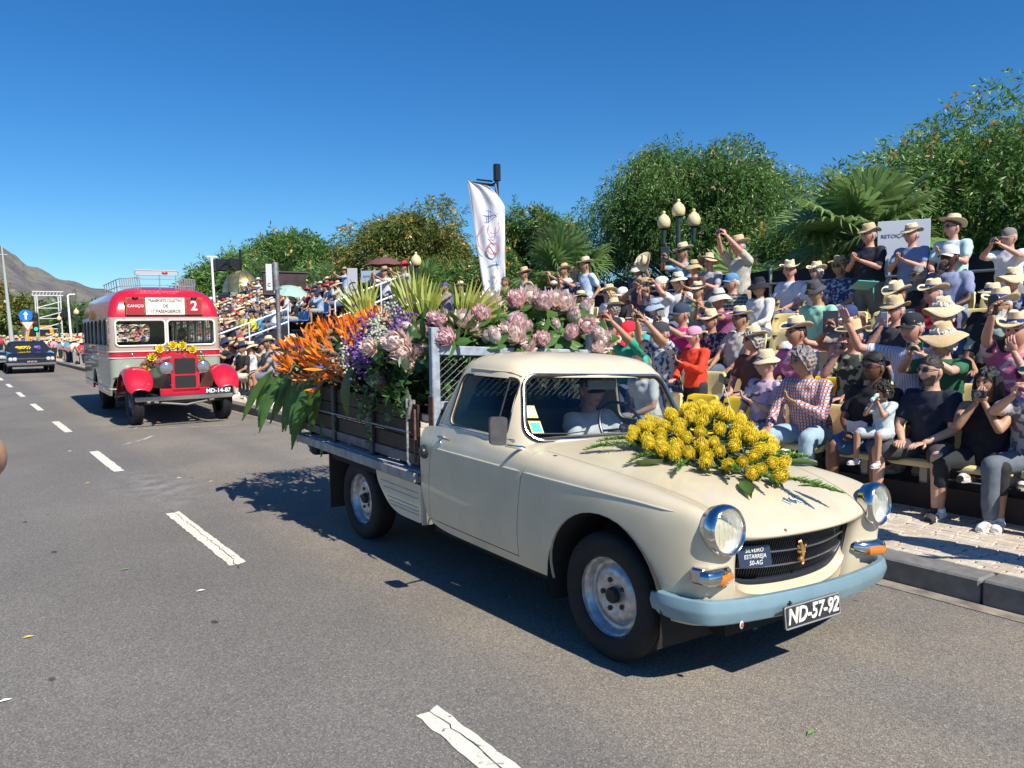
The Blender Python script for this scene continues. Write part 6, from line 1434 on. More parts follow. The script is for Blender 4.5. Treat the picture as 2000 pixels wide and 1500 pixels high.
NEAR = [
 (1, 6.4, 4.621, 0.142, 0.955, dict(label='woman in a cream straw bucket hat and lilac print jacket holding a selfie stick', skin='fair', hair=('short', 'grey'), hat=('bucket', STRAW3), shirt=PT["lilac"], sleeve='short', pants=(0.35, 0.36, 0.38), hands=('chest', 'lap'), yaw=20, bw=1.15, bd=1.15)),
 (1, 6.4, 4.14, 0.142, 0.99, dict(label='grey haired person in a red and blue checked shirt turning to the neighbour', skin='tan', hair=('bob', 'salt'), shirt=PT["check"], sleeve='long', pants=(0.3, 0.42, 0.52), hands=('chest', 'knee'), yaw=35, lean=0.12, bw=1.15, bd=1.15)),
 (1, 6.4, 3.543, 0.142, 0.955, dict(label='woman with braided hair and sunglasses in a black T-shirt and denim shorts', skin='brown', hair=('braids', 'black'), glasses='sun', shirt=(0.012, 0.012, 0.014), pants=(0.05, 0.12, 0.28), legs='short', hands=('lap', 'lap'), yaw=25, bw=1.4, bd=1.35, item=('paper', 'both', 'crumpled white cloth in the lap of the woman with braids'))),
 (1, 6.4, 3.067, 0.142, 0.944, dict(label='dark haired man with sunglasses and navy T-shirt holding a toddler on his lap', skin='fair', hair=('short', 'dark'), beard='dark', glasses='sun', shirt=(0.012, 0.017, 0.035), pants=(0.05, 0.05, 0.055), legs='short', hands=('lap', 'lap'), yaw=22, head=1, bw=1.05, shoes=(0.03, 0.03, 0.035), spread=0.16)),
 (1, 6.4, 2.648, 0.142, 0.881, dict(label='woman with long black hair in a black tank top aiming a small camera', skin='tan', hair=('long', 'black'), shirt=(0.014, 0.013, 0.016), sleeve='tank', pants=(0.02, 0.02, 0.022), legs='capri', hands=('chin', 'chin'), yaw=15, bw=1.25, bd=1.25, shoes=(0.78, 0.78, 0.78), spread=0.14, item=('camera', 'both', 'small dark compact camera held by the woman with long black hair'))),
 (1, 6.4, 2.318, 0.142, 0.925, dict(label='person cut off by the right edge raising a phone above the front row', skin='fair', hair=('short', 'grey'), hat=('straw', STRAW, (0.03, 0.05, 0.25)), shirt=PT["floral"], pants=(0.12, 0.14, 0.17), hands=('phone', 'phone'), yaw=5, bw=1.1)),
 (1, 6.4, 6.175, 0.142, 0.899, dict(label='young brown haired woman in a white blouse leaning out beside the windshield', skin='fair', hair=('tied', 'brown'), shirt=(0.74, 0.74, 0.72), pants=(0.25, 0.3, 0.35), hands=('lap', 'side'), yaw=-20, tilt=-12, roll=15, lean=0.16, head=2)),
 (2, 7.18, 7.545, 0.352, 1.07, dict(label='man in a dark navy cap and red top behind the cab roof', skin='pink', hair=('thin', 'grey'), hat=('cap', (0.012, 0.016, 0.03)), shirt=(0.55, 0.03, 0.05), hands=('lap', 'lap'), yaw=10)),
 (2, 6.93, 7.023, 0.335, 1.04, dict(label='person in a bright red cap and green top raising a phone', skin='tan', hair=('short', 'dark'), hat=('cap', (0.65, 0.015, 0.04)), shirt=(0.03, 0.35, 0.22), hands=('high', 'high'), yaw=10, item=('phone', 'both', 'phone in a red case held up by the person in the red cap', (0.45, 0.03, 0.05)))),
 (2, 6.88, 6.328, 0.335, 1.029, dict(label='woman in a dark cap with white and navy scarf holding both arms up', skin='tan', hair=('short', 'grey'), hat=('cap', (0.04, 0.04, 0.045)), glasses='sun', shirt=PT["bluewhite"], sleeve='short', hands=('high', 'high'), yaw=10, lean=0.1, item=('phone', 'both', 'phone held high by the woman with the navy scarf'))),
 (2, 6.83, 5.883, 0.222, 0.82, dict(label='woman in a pink cap and bright red jacket looking at a phone', skin='pink', hair=('short', 'brown'), hat=('cap', (0.75, 0.3, 0.42)), glasses='sun', shirt=(0.78, 0.055, 0.02), sleeve='long', pants=(0.03, 0.03, 0.035), hands=('chest', 'lap'), body='stand', yaw=25, item=('phone_v', 0, 'black phone with white edge held at the red jacket', (0.02, 0.02, 0.02)))),
 (2, 7.18, 4.819, 0.335, 1.03, dict(label='woman in a straw hat with blue band and pink flowered shirt looking left', skin='tan', hair=('short', 'dark'), hat=('straw', STRAW3, (0.03, 0.05, 0.25)), shirt=PT["pinkfloral"], hands=('lap', 'lap'), yaw=20)),
 (2, 7.18, 4.197, 0.335, 0.999, dict(label='man in a wide straw hat and palm print shirt holding a camera', skin='pink', hair=('short', 'grey'), hat=('straw', STRAW, (0.6, 0.5, 0.3)), glasses='sun', shirt=PT["palm"], pants=(0.2, 0.18, 0.14), hands=('lap', 'chin'), yaw=5, head=1, item=('camera', 1, 'compact silver camera held by the man in the palm print shirt'))),
 (2, 7.18, 3.585, 0.335, 1.066, dict(label='man in a black cap and white striped shirt with one arm raised', skin='pink', hair=('short', 'grey'), hat=('cap', (0.012, 0.015, 0.022), (0.012, 0.015, 0.022)), shirt=PT["whitestripe"], hands=('lap', 'wave'), yaw=20, lean=0.08)),
 (2, 7.03, 3.278, 0.335, 0.976, dict(label='woman in a big straw hat and green T-shirt photographing with a green phone', skin='fair', hair=('curly', 'white'), hat=('wide', STRAW, (0.7, 0.7, 0.68)), glasses='clear', shirt=(0.025, 0.13, 0.06), hands=('phone', 'phone'), yaw=15, item=('phone', 'both', 'dark green phone held out by the woman in the green T-shirt', (0.01, 0.16, 0.11)))),
 (2, 7.18, 2.752, 0.335, 1.035, dict(label='grey haired man in a straw hat raising a black phone at far right', skin='pink', hair=('short', 'white'), hat=('straw', STRAW3, (0.03, 0.05, 0.25)), shirt=PT["pinkfloral"], hands=('chin', 'high'), yaw=10, item=('phone_v', 1, 'black phone held up at the right edge of the photo'))),
 (3, 7.96, 6.587, 0.57, 0.955, dict(label='woman in a pale straw hat and black patterned blouse behind the pink cap', skin='tan', hair=('short', 'brown'), hat=('straw', STRAW3, (0.7, 0.6, 0.4)), glasses='sun', shirt=PT["blackwhite"], pants=(0.1, 0.1, 0.1), hands=('lap', 'lap'), yaw=5)),
 (3, 7.96, 6.135, 0.57, 0.965, dict(label='heavy man in a beige T-shirt and straw hat with blue band, hands on knees', skin='olive', hair=('short', 'dark'), hat=('straw', STRAW3, (0.03, 0.05, 0.25)), shirt=(0.5, 0.46, 0.41), pants=(0.1, 0.13, 0.18), hands=('knee', 'knee'), yaw=5, bw=1.4, bd=1.45, spread=0.2)),
 (3, 7.96, 4.702, 0.57, 0.962, dict(label='man in a navy cap lifting a dark tablet in front of his face', skin='tan', hair=('short', 'dark'), hat=('cap', (0.03, 0.05, 0.15), (0.7, 0.7, 0.68)), shirt=(0.35, 0.3, 0.28), hands=('phone', 'phone'), yaw=10, tilt=-10, item=('tablet', 'both', 'dark blue tablet covering the face of the man in the navy cap'))),
 (3, 8.16, 4.91, 0.51, 0.9, dict(label='woman in a pink tank top waving both bare arms', skin='pink', hair=('short', 'dark'), shirt=(0.66, 0.38, 0.36), sleeve='tank', hands=('wave', 'wave'), yaw=5)),
 (3, 7.96, 4.197, 0.57, 1.011, dict(label='person in a straw hat holding a silver phone close to the eyes', skin='pink', hair=('short', 'grey'), hat=('straw', STRAW, (0.6, 0.5, 0.3)), glasses='clear', shirt=(0.05, 0.05, 0.06), hands=('lap', 'chin'), yaw=10, item=('phone_v', 1, 'silver white phone held beside the straw hat', (0.6, 0.6, 0.62)))),
 (3, 7.96, 3.722, 0.57, 0.987, dict(label='woman with curly white hair, glasses and a straw hat in the third row', skin='fair', hair=('curly', 'white'), hat=('wide', STRAW3, (0.75, 0.72, 0.65)), glasses='clear', shirt=(0.05, 0.09, 0.2), hands=('lap', 'lap'), yaw=12)),
 (3, 7.96, 3.21, 0.57, 1.029, dict(label='white bearded man in a straw hat and black leaf print shirt', skin='tan', hair=('short', 'white'), hat=('straw', STRAW3, (0.03, 0.05, 0.25)), glasses='sun', beard='white', shirt=PT["darkleaf"], hands=('lap', 'lap'), yaw=15, bw=1.2, bd=1.2, head=1)),
 (3, 7.66, 6.807, 0.57, 1.03, dict(label='man in a navy cap and magenta top stretching a camera out', skin='tan', hair=('short', 'salt'), hat=('cap', (0.03, 0.045, 0.09)), shirt=(0.62, 0.03, 0.2), hands=('phone', 'phone'), yaw=20, item=('camera', 'both', 'black compact camera stretched out by the man in magenta'))),
 (4, 8.74, 8.303, 0.805, 0.938, dict(label='long grey haired woman in a pale blue sun hat holding a phone low', skin='fair', hair=('long', 'salt'), hat=('floppy', (0.3, 0.38, 0.52)), shirt=(0.76, 0.76, 0.74), sleeve='long', hands=('phone', 'phone'), tilt=-12, yaw=10, item=('phone', 'both', 'small phone held by the woman in the pale blue sun hat'))),
 (4, 8.84, 5.604, 0.819, 1.03, dict(label='man in a dark bucket hat and open mint green shirt leaning forward', skin='tan', hair=('short', 'dark'), hat=('bucket', (0.06, 0.065, 0.075)), shirt=PT["mint"], pants=(0.55, 0.6, 0.66), legs='short', hands=('knee', 'side'), tilt=-20, yaw=8, lean=0.1, spread=0.2)),
 (4, 8.74, 4.192, 0.805, 0.967, dict(label='red faced man in a straw hat with blue band and a dark red polo', skin='pink', hair=('short', 'grey'), hat=('straw', STRAW3, (0.03, 0.05, 0.25)), shirt=(0.4, 0.02, 0.03), hands=('lap', 'lap'), yaw=20, bw=1.15, bd=1.2, head=1)),
 (4, 8.74, 4.586, 0.805, 0.967, dict(label='person in a straw hat shaded by a turquoise folder', skin='tan', hair=('short', 'brown'), hat=('straw', STRAW3, (0.7, 0.6, 0.4)), shirt=(0.45, 0.4, 0.35), hands=('lap', 'lap'), tilt=-10, yaw=10)),
 (4, 8.74, 3.601, 0.805, 0.919, dict(label='man in black T-shirt and straw hat with blue band, hands clasped, right side', skin='tan', hair=('short', 'dark'), hat=('straw', STRAW3, (0.03, 0.05, 0.25)), glasses='sun', shirt=(0.015, 0.015, 0.016), hands=('lap', 'lap'), yaw=10, bw=1.15)),
 (5, 9.52, 10.138, 1.04, 0.998, dict(label='blond woman in a straw hat and white top with teal hem', skin='pink', hair=('bob', 'blond'), hat=('straw', STRAW3, (0.6, 0.5, 0.3)), glasses='sun', shirt=(0.72, 0.74, 0.76), hands=('lap', 'lap'), yaw=25, sleeve='cap')),
 (5, 9.32, 9.597, 1.04, 0.961, dict(label='woman in a white cap and black vest with binoculars at her cheek', skin='pink', hair=('tied', 'grey'), hat=('cap', (0.75, 0.75, 0.76)), shirt=(0.02, 0.02, 0.022), sleeve='tank', hands=('lap', 'chin'), yaw=15, item=('binoculars', 1, 'black binoculars held by the woman in the white cap'))),
 (5, 9.52, 9.257, 1.04, 1.037, dict(label='man in a tan trilby and purple shirt looking through a camera', skin='tan', hair=('short', 'dark'), hat=('trilby', STRAW2, (0.3, 0.2, 0.1)), shirt=(0.1, 0.07, 0.12), hands=('cam', 'cam'), yaw=20, item=('camera', 'both', 'black camera at the face of the man in the tan trilby'))),
 (5, 9.52, 8.889, 1.04, 1.063, dict(label='man in a cream cap and white T-shirt photographing with both hands', skin='pink', hair=('short', 'grey'), hat=('cap', (0.66, 0.62, 0.52)), shirt=(0.7, 0.72, 0.75), hands=('cam', 'phone'), yaw=25, head=1, item=('camera', 'both', 'dark camera raised by the man in the cream cap'))),
 (5, 9.62, 8.629, 1.086, 1.07, dict(label='person in a cream bucket hat and white shirt behind the brown dress', skin='tan', hair=('short', 'dark'), hat=('bucket', (0.6, 0.58, 0.46)), shirt=(0.68, 0.68, 0.68), hands=('lap', 'lap'), yaw=20)),
 (5, 9.52, 7.489, 1.04, 1.04, dict(label='old man in a denim blue cap and black tartan shirt', skin='pink', hair=('short', 'white'), hat=('cap', (0.1, 0.25, 0.42)), glasses='clear', shirt=PT["tartan"], hands=('lap', 'lap'), yaw=20, head=1, bw=1.1)),
 (5, 9.52, 7.011, 1.04, 0.956, dict(label='woman in a black lace hat with white shawl and bead necklace', skin='tan', hair=('short', 'black'), hat=('floppy', (0.015, 0.015, 0.018)), shirt=(0.7, 0.69, 0.66), sleeve='long', hands=('lap', 'lap'), yaw=30)),
 (5, 9.62, 4.439, 1.16, 1.05, dict(label='dark skinned man in a white cap and grey blue sports T-shirt', skin='dark', hair=('short', 'black'), hat=('cap', (0.6, 0.6, 0.58)), shirt=(0.24, 0.27, 0.42), hands=('lap', 'chin'), yaw=15, bw=1.1)),
 (5, 9.52, 4.735, 1.04, 0.973, dict(label='bearded man with sunglasses and cropped grey hair in a black tank top', skin='tan', hair=('short', 'salt'), glasses='sun', beard='salt', shirt=(0.014, 0.014, 0.016), sleeve='tank', hands=('lap', 'lap'), yaw=30, head=1)),
 (5, 9.52, 3.723, 1.04, 0.888, dict(label='woman in a broad cream hat and navy flowered dress at far right', skin='pink', hair=('short', 'brown'), hat=('wide', STRAW3, (0.7, 0.65, 0.5)), shirt=PT["navyfloral"], sleeve='cap', hands=('lap', 'lap'), yaw=5)),
 (6, 10.3, 7.047, 1.275, 0.983, dict(label='elderly man in a straw hat and plain white T-shirt on the top row', skin='pink', hair=('short', 'white'), hat=('straw', STRAW3, (0.55, 0.5, 0.4)), shirt=(0.62, 0.63, 0.7), hands=('lap', 'lap'), yaw=-35, head=1)),
 (6, 10.3, 6.606, 1.275, 0.939, dict(label='white haired woman in a straw hat and white top on the top row', skin='pink', hair=('bob', 'white'), hat=('straw', STRAW3, (0.6, 0.5, 0.3)), glasses='clear', shirt=(0.7, 0.7, 0.7), hands=('lap', 'lap'), yaw=10)),
 (6, 10.3, 6.246, 1.275, 0.98, dict(label='woman in a grey brown hat and navy flowered dress on the top row', skin='tan', hair=('bob', 'blond'), hat=('straw', STRAW2, (0.05, 0.05, 0.05)), glasses='sun', shirt=PT["navyfloral"], legs='skirt', pants=(0.05, 0.08, 0.2), hands=('lap', 'lap'), yaw=0)),
 (6, 10.3, 5.817, 1.275, 0.985, dict(body='stand', label='stout man in a black polo shirt and straw hat standing on the top row', skin='pink', hair=('short', 'grey'), hat=('straw', STRAW, (0.5, 0.4, 0.2)), glasses='clear', shirt=(0.016, 0.018, 0.026), pants=(0.22, 0.18, 0.13), legs='short', hands=('chest', 'chest'), yaw=25, bw=1.25, bd=1.35, head=1, item=('phone', 'both', 'phone held at the belly of the man in the black polo'))),
 (6, 10.3, 5.237, 1.275, 0.947, dict(body='stand', label='man in a blue striped shirt and straw hat standing before the white board', skin='pink', hair=('short', 'grey'), hat=('straw', STRAW3, (0.2, 0.15, 0.1)), shirt=PT["bluestripe"], pants=(0.2, 0.24, 0.3), hands=('chest', 'chest'), yaw=20, bw=1.15, bd=1.1, head=1, item=('camera', 'both', 'black camera held low by the man in the blue striped shirt'))),
 (6, 10.3, 4.727, 1.275, 0.974, dict(body='stand', label='woman in a tipped back straw hat and pale turquoise T-shirt, standing', skin='pink', hair=('short', 'brown'), hat=('straw', STRAW3, (0.75, 0.65, 0.4), 18), glasses='sun', shirt=(0.46, 0.66, 0.66), pants=(0.3, 0.3, 0.3), hands=('chest', 'lap'), yaw=30, bw=1.1)),
 (6, 10.3, 4.083, 1.232, 0.88, dict(body='stand', label='man in a grey cap and white T-shirt photographing at the right edge', skin='pink', hair=('short', 'grey'), hat=('cap', (0.2, 0.18, 0.17)), glasses='clear', shirt=(0.7, 0.7, 0.73), pants=(0.2, 0.2, 0.2), hands=('phone', 'phone'), yaw=20, head=1, item=('camera', 'both', 'black camera in front of the man in the grey cap'))),
 (6, 10.4, 8.059, 1.161, 1.09, dict(body='stand', label='tall man in a beige checked shirt and straw hat lifting a camera high', skin='pink', hair=('short', 'grey'), hat=('straw', STRAW, (0.2, 0.2, 0.2)), glasses='clear', shirt=PT["beige"], pants=(0.3, 0.25, 0.2), hands=('high', 'high'), yaw=25, head=1, item=('camera', 'both', 'dark camera raised high by the man in the beige shirt'))),
 (6, 10.4, 9.217, 1.225, 1.05, dict(body='stand', label='man in a light blue shirt and straw hat holding up a tablet', skin='tan', hair=('short', 'dark'), hat=('straw', STRAW3, (0.15, 0.12, 0.1)), glasses='sun', shirt=(0.26, 0.42, 0.62), pants=(0.03, 0.04, 0.07), hands=('phone', 'phone'), yaw=25, item=('tablet', 'both', 'grey tablet held up by the man in the light blue shirt'))),
 (6, 9.85, 8.511, 1.167, 0.88, dict(body='stand', label='woman in a floppy tan hat, brown dress and coral scarf', skin='tan', hair=('short', 'dark'), hat=('floppy', (0.5, 0.37, 0.2)), shirt=(0.09, 0.03, 0.025), pants=(0.16, 0.05, 0.04), legs='skirt', hands=('chest', 'chest'), yaw=25, item=('phone', 'both', 'phone held by the woman with the coral scarf'))),
 (6, 10.2, 8.491, 1.155, 0.95, dict(body='stand', label='smiling woman in a big round straw hat and grey T-shirt', skin='pink', hair=('short', 'dark'), hat=('wide', STRAW, (0.7, 0.6, 0.4), 14), shirt=(0.36, 0.34, 0.4), pants=(0.3, 0.3, 0.3), hands=('chest', 'lap'), yaw=-10)),
 (6, 10.3, 10.212, 1.155, 0.95, dict(body='stand', label='woman in a cream sun hat and navy blouse waving a straw hat with outstretched arm', skin='tan', hair=('short', 'brown'), hat=('floppy', (0.72, 0.68, 0.56)), shirt=(0.05, 0.06, 0.13), pants=(0.1, 0.1, 0.15), hands=('wave', 'side'), yaw=10, item=('hat', 0, 'cream straw hat waved in the air left of the globe lamps'))),
 (6, 10.5, 12.527, 1.275, 0.962, dict(body='stand', label='man in a tan straw hat and white T-shirt left of the dotted blouse', skin='tan', hair=('short', 'dark'), hat=('straw', STRAW, (0.5, 0.4, 0.25)), shirt=(0.62, 0.64, 0.66), hands=('phone', 'phone'), yaw=25)),
 (6, 10.2, 11.852, 1.201, 0.93, dict(body='stand', label='woman in a navy and white dotted blouse holding out a phone', skin='tan', hair=('short', 'grey'), hat=('straw', STRAW, (0.3, 0.2, 0.1)), shirt=PT["dots"], hands=('phone', 'phone'), yaw=25, item=('phone', 'both', 'phone held out by the woman in the dotted blouse'))),
 (6, 10.25, 11.586, 1.275, 0.987, dict(body='stand', label='man in a pale blue T-shirt and cream straw hat seen from the side', skin='tan', hair=('short', 'dark'), hat=('straw', STRAW3, (0.4, 0.3, 0.2)), shirt=(0.48, 0.58, 0.74), pants=(0.55, 0.52, 0.44), hands=('side', 'side'), yaw=20)),
 (6, 10.5, 14.634, 1.155, 0.96, dict(body='stand', label='person in a dark navy sweatshirt under the feather flag', skin='tan', hair=('short', 'brown'), shirt=(0.02, 0.025, 0.05), hands=('chest', 'chest'), yaw=10)),
 (6, 10.65, 14.106, 1.275, 0.981, dict(body='stand', label='person in a tan straw hat and sand shirt right of the feather flag', skin='tan', hair=('short', 'brown'), hat=('straw', STRAW, (0.4, 0.3, 0.2)), shirt=(0.45, 0.36, 0.26), hands=('side', 'side'), yaw=10)),
 (6, 10.5, 17.283, 1.243, 0.92, dict(body='stand', label='man in a blue cap bending forward behind the yellow palm leaves', skin='tan', hair=('short', 'brown'), hat=('cap', (0.04, 0.07, 0.28)), shirt=(0.25, 0.22, 0.25), hands=('chin', 'lap'), yaw=10)),
 (6, 10.5, 16.57, 1.207, 0.92, dict(body='stand', label='woman in a cream straw hat and grey T-shirt seen from behind the palm leaves', skin='tan', hair=('short', 'brown'), hat=('straw', STRAW3, (0.5, 0.4, 0.3)), shirt=(0.45, 0.43, 0.43), hands=('side', 'side'), yaw=30)),
 (5, 9.52, 12.472, 1.128, 1.07, dict(label='man in a brown shirt half hidden by the papyrus heads', skin='tan', hair=('short', 'dark'), shirt=(0.16, 0.1, 0.07), hands=('lap', 'lap'), yaw=10)),
 (3, 7.96, 8.772, 0.57, 0.887, dict(label='woman in a coral shirt behind the pink proteas', skin='tan', hair=('bob', 'brown'), hat=('straw', STRAW3, (0.03, 0.05, 0.25)), shirt=(0.6, 0.2, 0.15), hands=('lap', 'lap'), yaw=10)),
 (4, 8.74, 10.021, 0.805, 0.907, dict(label='man in a sage green shirt behind the pink proteas', skin='tan', hair=('short', 'grey'), hat=('straw', STRAW, (0.03, 0.05, 0.25)), shirt=(0.25, 0.33, 0.22), hands=('lap', 'lap'), yaw=10)),
]
for (row, X, Y, z, sc, k) in NEAR:
    k = dict(k); far_ = Y > 8.5
    if k.get('body') != 'stand': k.setdefault('foot_y', .40 if row == 1 else .36)
    if row > 1 and k.get('body') != 'stand' and 'legs' not in k: k['legs'] = 'long'
    person((X, Y, z), pi/2+random.uniform(-.10, .10), k.pop('label'), scale=sc, vox=.021 if far_ else .0155, **k)
person((6.13, 3.32, .50), pi/2-.1, 'toddler with curly dark hair drinking from a teal bottle on the man in navy', scale=.50, hs=1.35, skin='tan', hair=('curly', 'dark'), shirt=(.52, .60, .62), pants=(.42, .46, .50), legs='short', hands=('chin', 'chin'), yaw=35, tilt=-10, item=('bottle', 'both', 'teal and white baby bottle at the mouth of the toddler'), vox=.02, shoes=(.5, .5, .5))
# turquoise folder used as a sun shade
o = MB().prism([(-.17, -.10), (.0, .10), (.17, -.10), (0, -.02)], -.004, .004, 'y').box((-.16, .0, .03), (.16, .22, .038), M=rot('Z', 20)).obj('folder', mat('turquoise_card', (.05, .42, .42), .5), smooth=False, fix=True); o.location = (8.45, 4.72, 2.02); o.rotation_euler = (0, .25, .5); tag(o, 'turquoise folder held as a sunshade over a straw hat in the fourth row', 'folder')
# selfie stick of the woman in lilac
o = MB().tube([(6.10, 4.80, .78), (6.02, 4.84, 1.06)], .006, 6).obj('selfie_stick', mat('stick_white', (.6, .6, .62), .4)); tag(o, 'thin white selfie stick held by the woman in the lilac jacket', 'selfie stick')
o = MB().box((-.04, -.006, -.075), (.04, .006, .075), bev=.006).obj('phone', BLACK); o.matrix_world = trs((6.01, 4.85, 1.12), 60, 0, 80); tag(o, 'black phone on the tip of the white selfie stick', 'phone')
# driver
person((3.314+.27, 2.767+1.27, .20), pi, 'driver in a white shirt and dark flat cap gripping the steering wheel', scale=.90, skin='pink', hair=('short', 'grey'), hat=('cap', (.03, .03, .035)), shirt=(.72, .73, .76), sleeve='long', pants=(.05, .05, .07), hands=('wheel', 'wheel'), yaw=10, group=None, foot_y=.55, seat_h=.33, head=1)
person((5.42, 1.30, .15), pi/2+.4, 'bystander on the cobbles outside the right edge casting a shadow on the pavement', body='stand', skin='tan', hair=('short', 'brown'), hat=('straw', STRAW), shirt=(.4, .4, .45), hands=('chest', 'side'), group=None, vox=.03)
# bystander whose bare elbow enters at the left edge
person((-.275, 1.17, 0), 0, 'bystander whose bare elbow pokes in at the left edge of the photo', body='stand', skin='tan', hair=('short', 'brown'), shirt=(.5, .5, .5), pants=(.1, .1, .15), hands=('side', ((.10, .22, .62), (-.5, .3, .7), (-.6, .6, .3), .9)), sleeve='tank', scale=1.08, group=None, vox=.012)
EX = [(2, 7.9, 'man in a dark green polo behind the red cap', (.03, .10, .06), None), (2, 2.35, 'woman in a sand blouse cut off at the right edge, second row', (.5, .42, .32), 'straw'), (3, 7.9, 'woman in a turquoise top between coral and red tops', (.05, .35, .35), 'straw'), (3, 2.75, 'man in a slate shirt at the right edge, third row', (.15, .18, .22), 'cap'), (4, 7.1, 'woman in a plum cardigan, fourth row behind the pink cap', (.25, .06, .16), 'floppy'), (4, 9.2, 'man in a cream polo left of the pale blue sun hat', (.6, .56, .45), 'straw'), (4, 3.05, 'man in an olive shirt at the right edge, fourth row', (.16, .17, .08), 'straw'), (5, 10.9, 'man in a light grey shirt left of the blond woman', (.45, .46, .48), 'straw'), (5, 11.6, 'woman in a rose top at the left end of the fifth row', (.6, .28, .33), 'floppy'), (2, 5.35, 'woman in a brown top between the pink shirt and the red jacket', (.12, .07, .05), 'straw'), (5, 8.15, 'man in a faded green T-shirt behind the brown dress', (.25, .35, .25), 'straw')]
for i, (row, y, lb, c_, h_) in enumerate(EX):
    person((6.4+.78*(row-1), y, .142 if row == 1 else .10+.235*(row-1)), pi/2+random.uniform(-.3, .3), lb, scale=random.uniform(.94, 1.02), skin=['pink', 'tan', 'fair'][i % 3], hair=(('short', 'bob')[i % 2], ('grey', 'brown', 'salt')[i % 3]), hat=(h_, STRAW3 if h_ == 'straw' else (.6, .58, .5)) if h_ else None, glasses=('sun', None, 'clear')[i % 3], shirt=c_, hands=(('lap', 'lap'), ('phone', 'phone'), ('knee', 'chin'))[i % 3], yaw=random.uniform(-10, 40), foot_y=.36, vox=.021)
# ---------------- distant crowd: a dozen built figures, copied one by one
PAL = [((.70, .70, .70), 'white'), ((.66, .67, .72), 'white'), ((.30, .42, .58), 'light blue'), ((.05, .07, .16), 'navy'), ((.02, .02, .022), 'black'), ((.45, .03, .05), 'red'), ((.60, .30, .34), 'pink'), ((.30, .40, .30), 'sage green'), ((.55, .48, .38), 'beige'), ((.32, .30, .32), 'grey'), ((.08, .25, .40), 'teal blue'), ((.50, .45, .12), 'mustard')]
HATC = [(STRAW3, 'cream straw hat'), (STRAW, 'straw hat'), (STRAW3, 'cream straw hat'), (STRAW, 'straw hat'), (STRAW2, 'tan straw hat'), (cloth((.68, .68, .66)), 'white hat'), (cloth((.03, .04, .09)), 'navy hat'), (cloth((.5, .04, .05)), 'red hat')]
protos = []
PR = [('sit', ('lap', 'lap'), 'straw', 'long', 'short'), ('sit', ('phone', 'phone'), 'straw', 'short', 'short'), ('sit', ('knee', 'lap'), 'straw', 'short', 'short'), ('sit', ('chin', 'lap'), 'wide', 'short', 'long'), ('sit', ('lap', 'lap'), 'floppy', 'skirt', 'short'), ('sit', ('lap', 'knee'), 'cap', 'long', 'short'), ('sit', ('lap', 'chin'), None, 'long', 'short'), ('stand', ('phone', 'phone'), 'straw', 'long', 'short')]
for i, (b, h, ht, lg, sl_) in enumerate(PR):
    p = person((0, 0, -50), pi/2, 'x', body=b, hands=h, skin='tan', hair=('short', 'dark') if ht != 'floppy' else ('bob', 'brown'), hat=(ht, STRAW3) if ht else None, glasses='sun' if i % 3 == 0 else None, sleeve=sl_, legs=lg, vox=.03, yaw=(i*13) % 30, foot_y=.36)
    protos.append(p)
def slotmat(o, m_):
    o.material_slots[0].link = 'OBJECT'; o.material_slots[0].material = m_
RC = random.Random(21); SKL = ['fair', 'pink', 'tan', 'tan', 'olive']
def far_person(x, y, z, pi_, where, near_=False, shirtcol=None, lbl=None, rz=None):
    src = protos[pi_]; p = src.copy(); COL.objects.link(p); p.location = (x, y, z); p.rotation_euler = (0, 0, pi/2+RC.uniform(-.35, .35) if rz is None else rz); s_ = RC.uniform(.93, 1.06); p.scale = (s_, s_, s_)
    sk = RC.choice(SKL); slotmat(p, SKM[sk]); c_, cn = RC.choice(PAL); 
    if shirtcol: c_, cn = shirtcol
    hm, hn = RC.choice(HATC); ht = PR[pi_][2]; pc = RC.choice([(.05, .07, .12), (.30, .28, .25), (.12, .15, .2), (.5, .48, .42), (.02, .02, .02)])
    for ch in src.children:
        nm = ch.name.split('.')[0]
        if nm in ('eye', 'sunglasses') and not near_: continue
        if nm == 'shoe' and not near_: continue
        c = ch.copy(); COL.objects.link(c); c.parent = p
        if nm == 'shirt': slotmat(c, cloth(c_) if isinstance(c_, tuple) else c_)
        elif nm in ('trousers', 'shorts', 'skirt'): slotmat(c, cloth(pc))
        elif nm.endswith('hat') or nm == 'cap':
            if hn.endswith('cap') and ht != 'cap': hm, hn = STRAW3, 'cream straw hat'
            slotmat(c, hm)
            for q in ch.children: b_ = q.copy(); COL.objects.link(b_); b_.parent = c; slotmat(b_, cloth((.04, .05, .15)) if ht != 'cap' else hm)
        elif nm == 'shoe':
            for q in ch.children: b_ = q.copy(); COL.objects.link(b_); b_.parent = c
    hn2 = {'straw': hn, 'wide': 'wide '+hn, 'floppy': 'floppy sun hat', 'cap': 'peaked cap', None: 'bare head'}[ht]
    tag(p, lbl or ('spectator in %s top and %s %s' % (cn, hn2, where)), 'person', 'distant spectators '+where)
    return p
n_far = 0
for k in range(8):
    y = FY0+.5
    j = 0
    while y < 52 and n_far < 215:
        if not (33.4 < y < 34.8):
            occ = .60 if y < 30 else .82
            if RC.random() < occ: far_person(FX[k]-.02, y+RC.uniform(-.05, .05), FZ[k], RC.choice([0, 0, 1, 2, 2, 3, 4, 5, 6]) if k < 7 or RC.random() < .7 else 7, 'in row %s, far stand' % ('one two three four five six seven eight'.split()[k])); n_far += 1
        y += .56 if y < 38 else .72
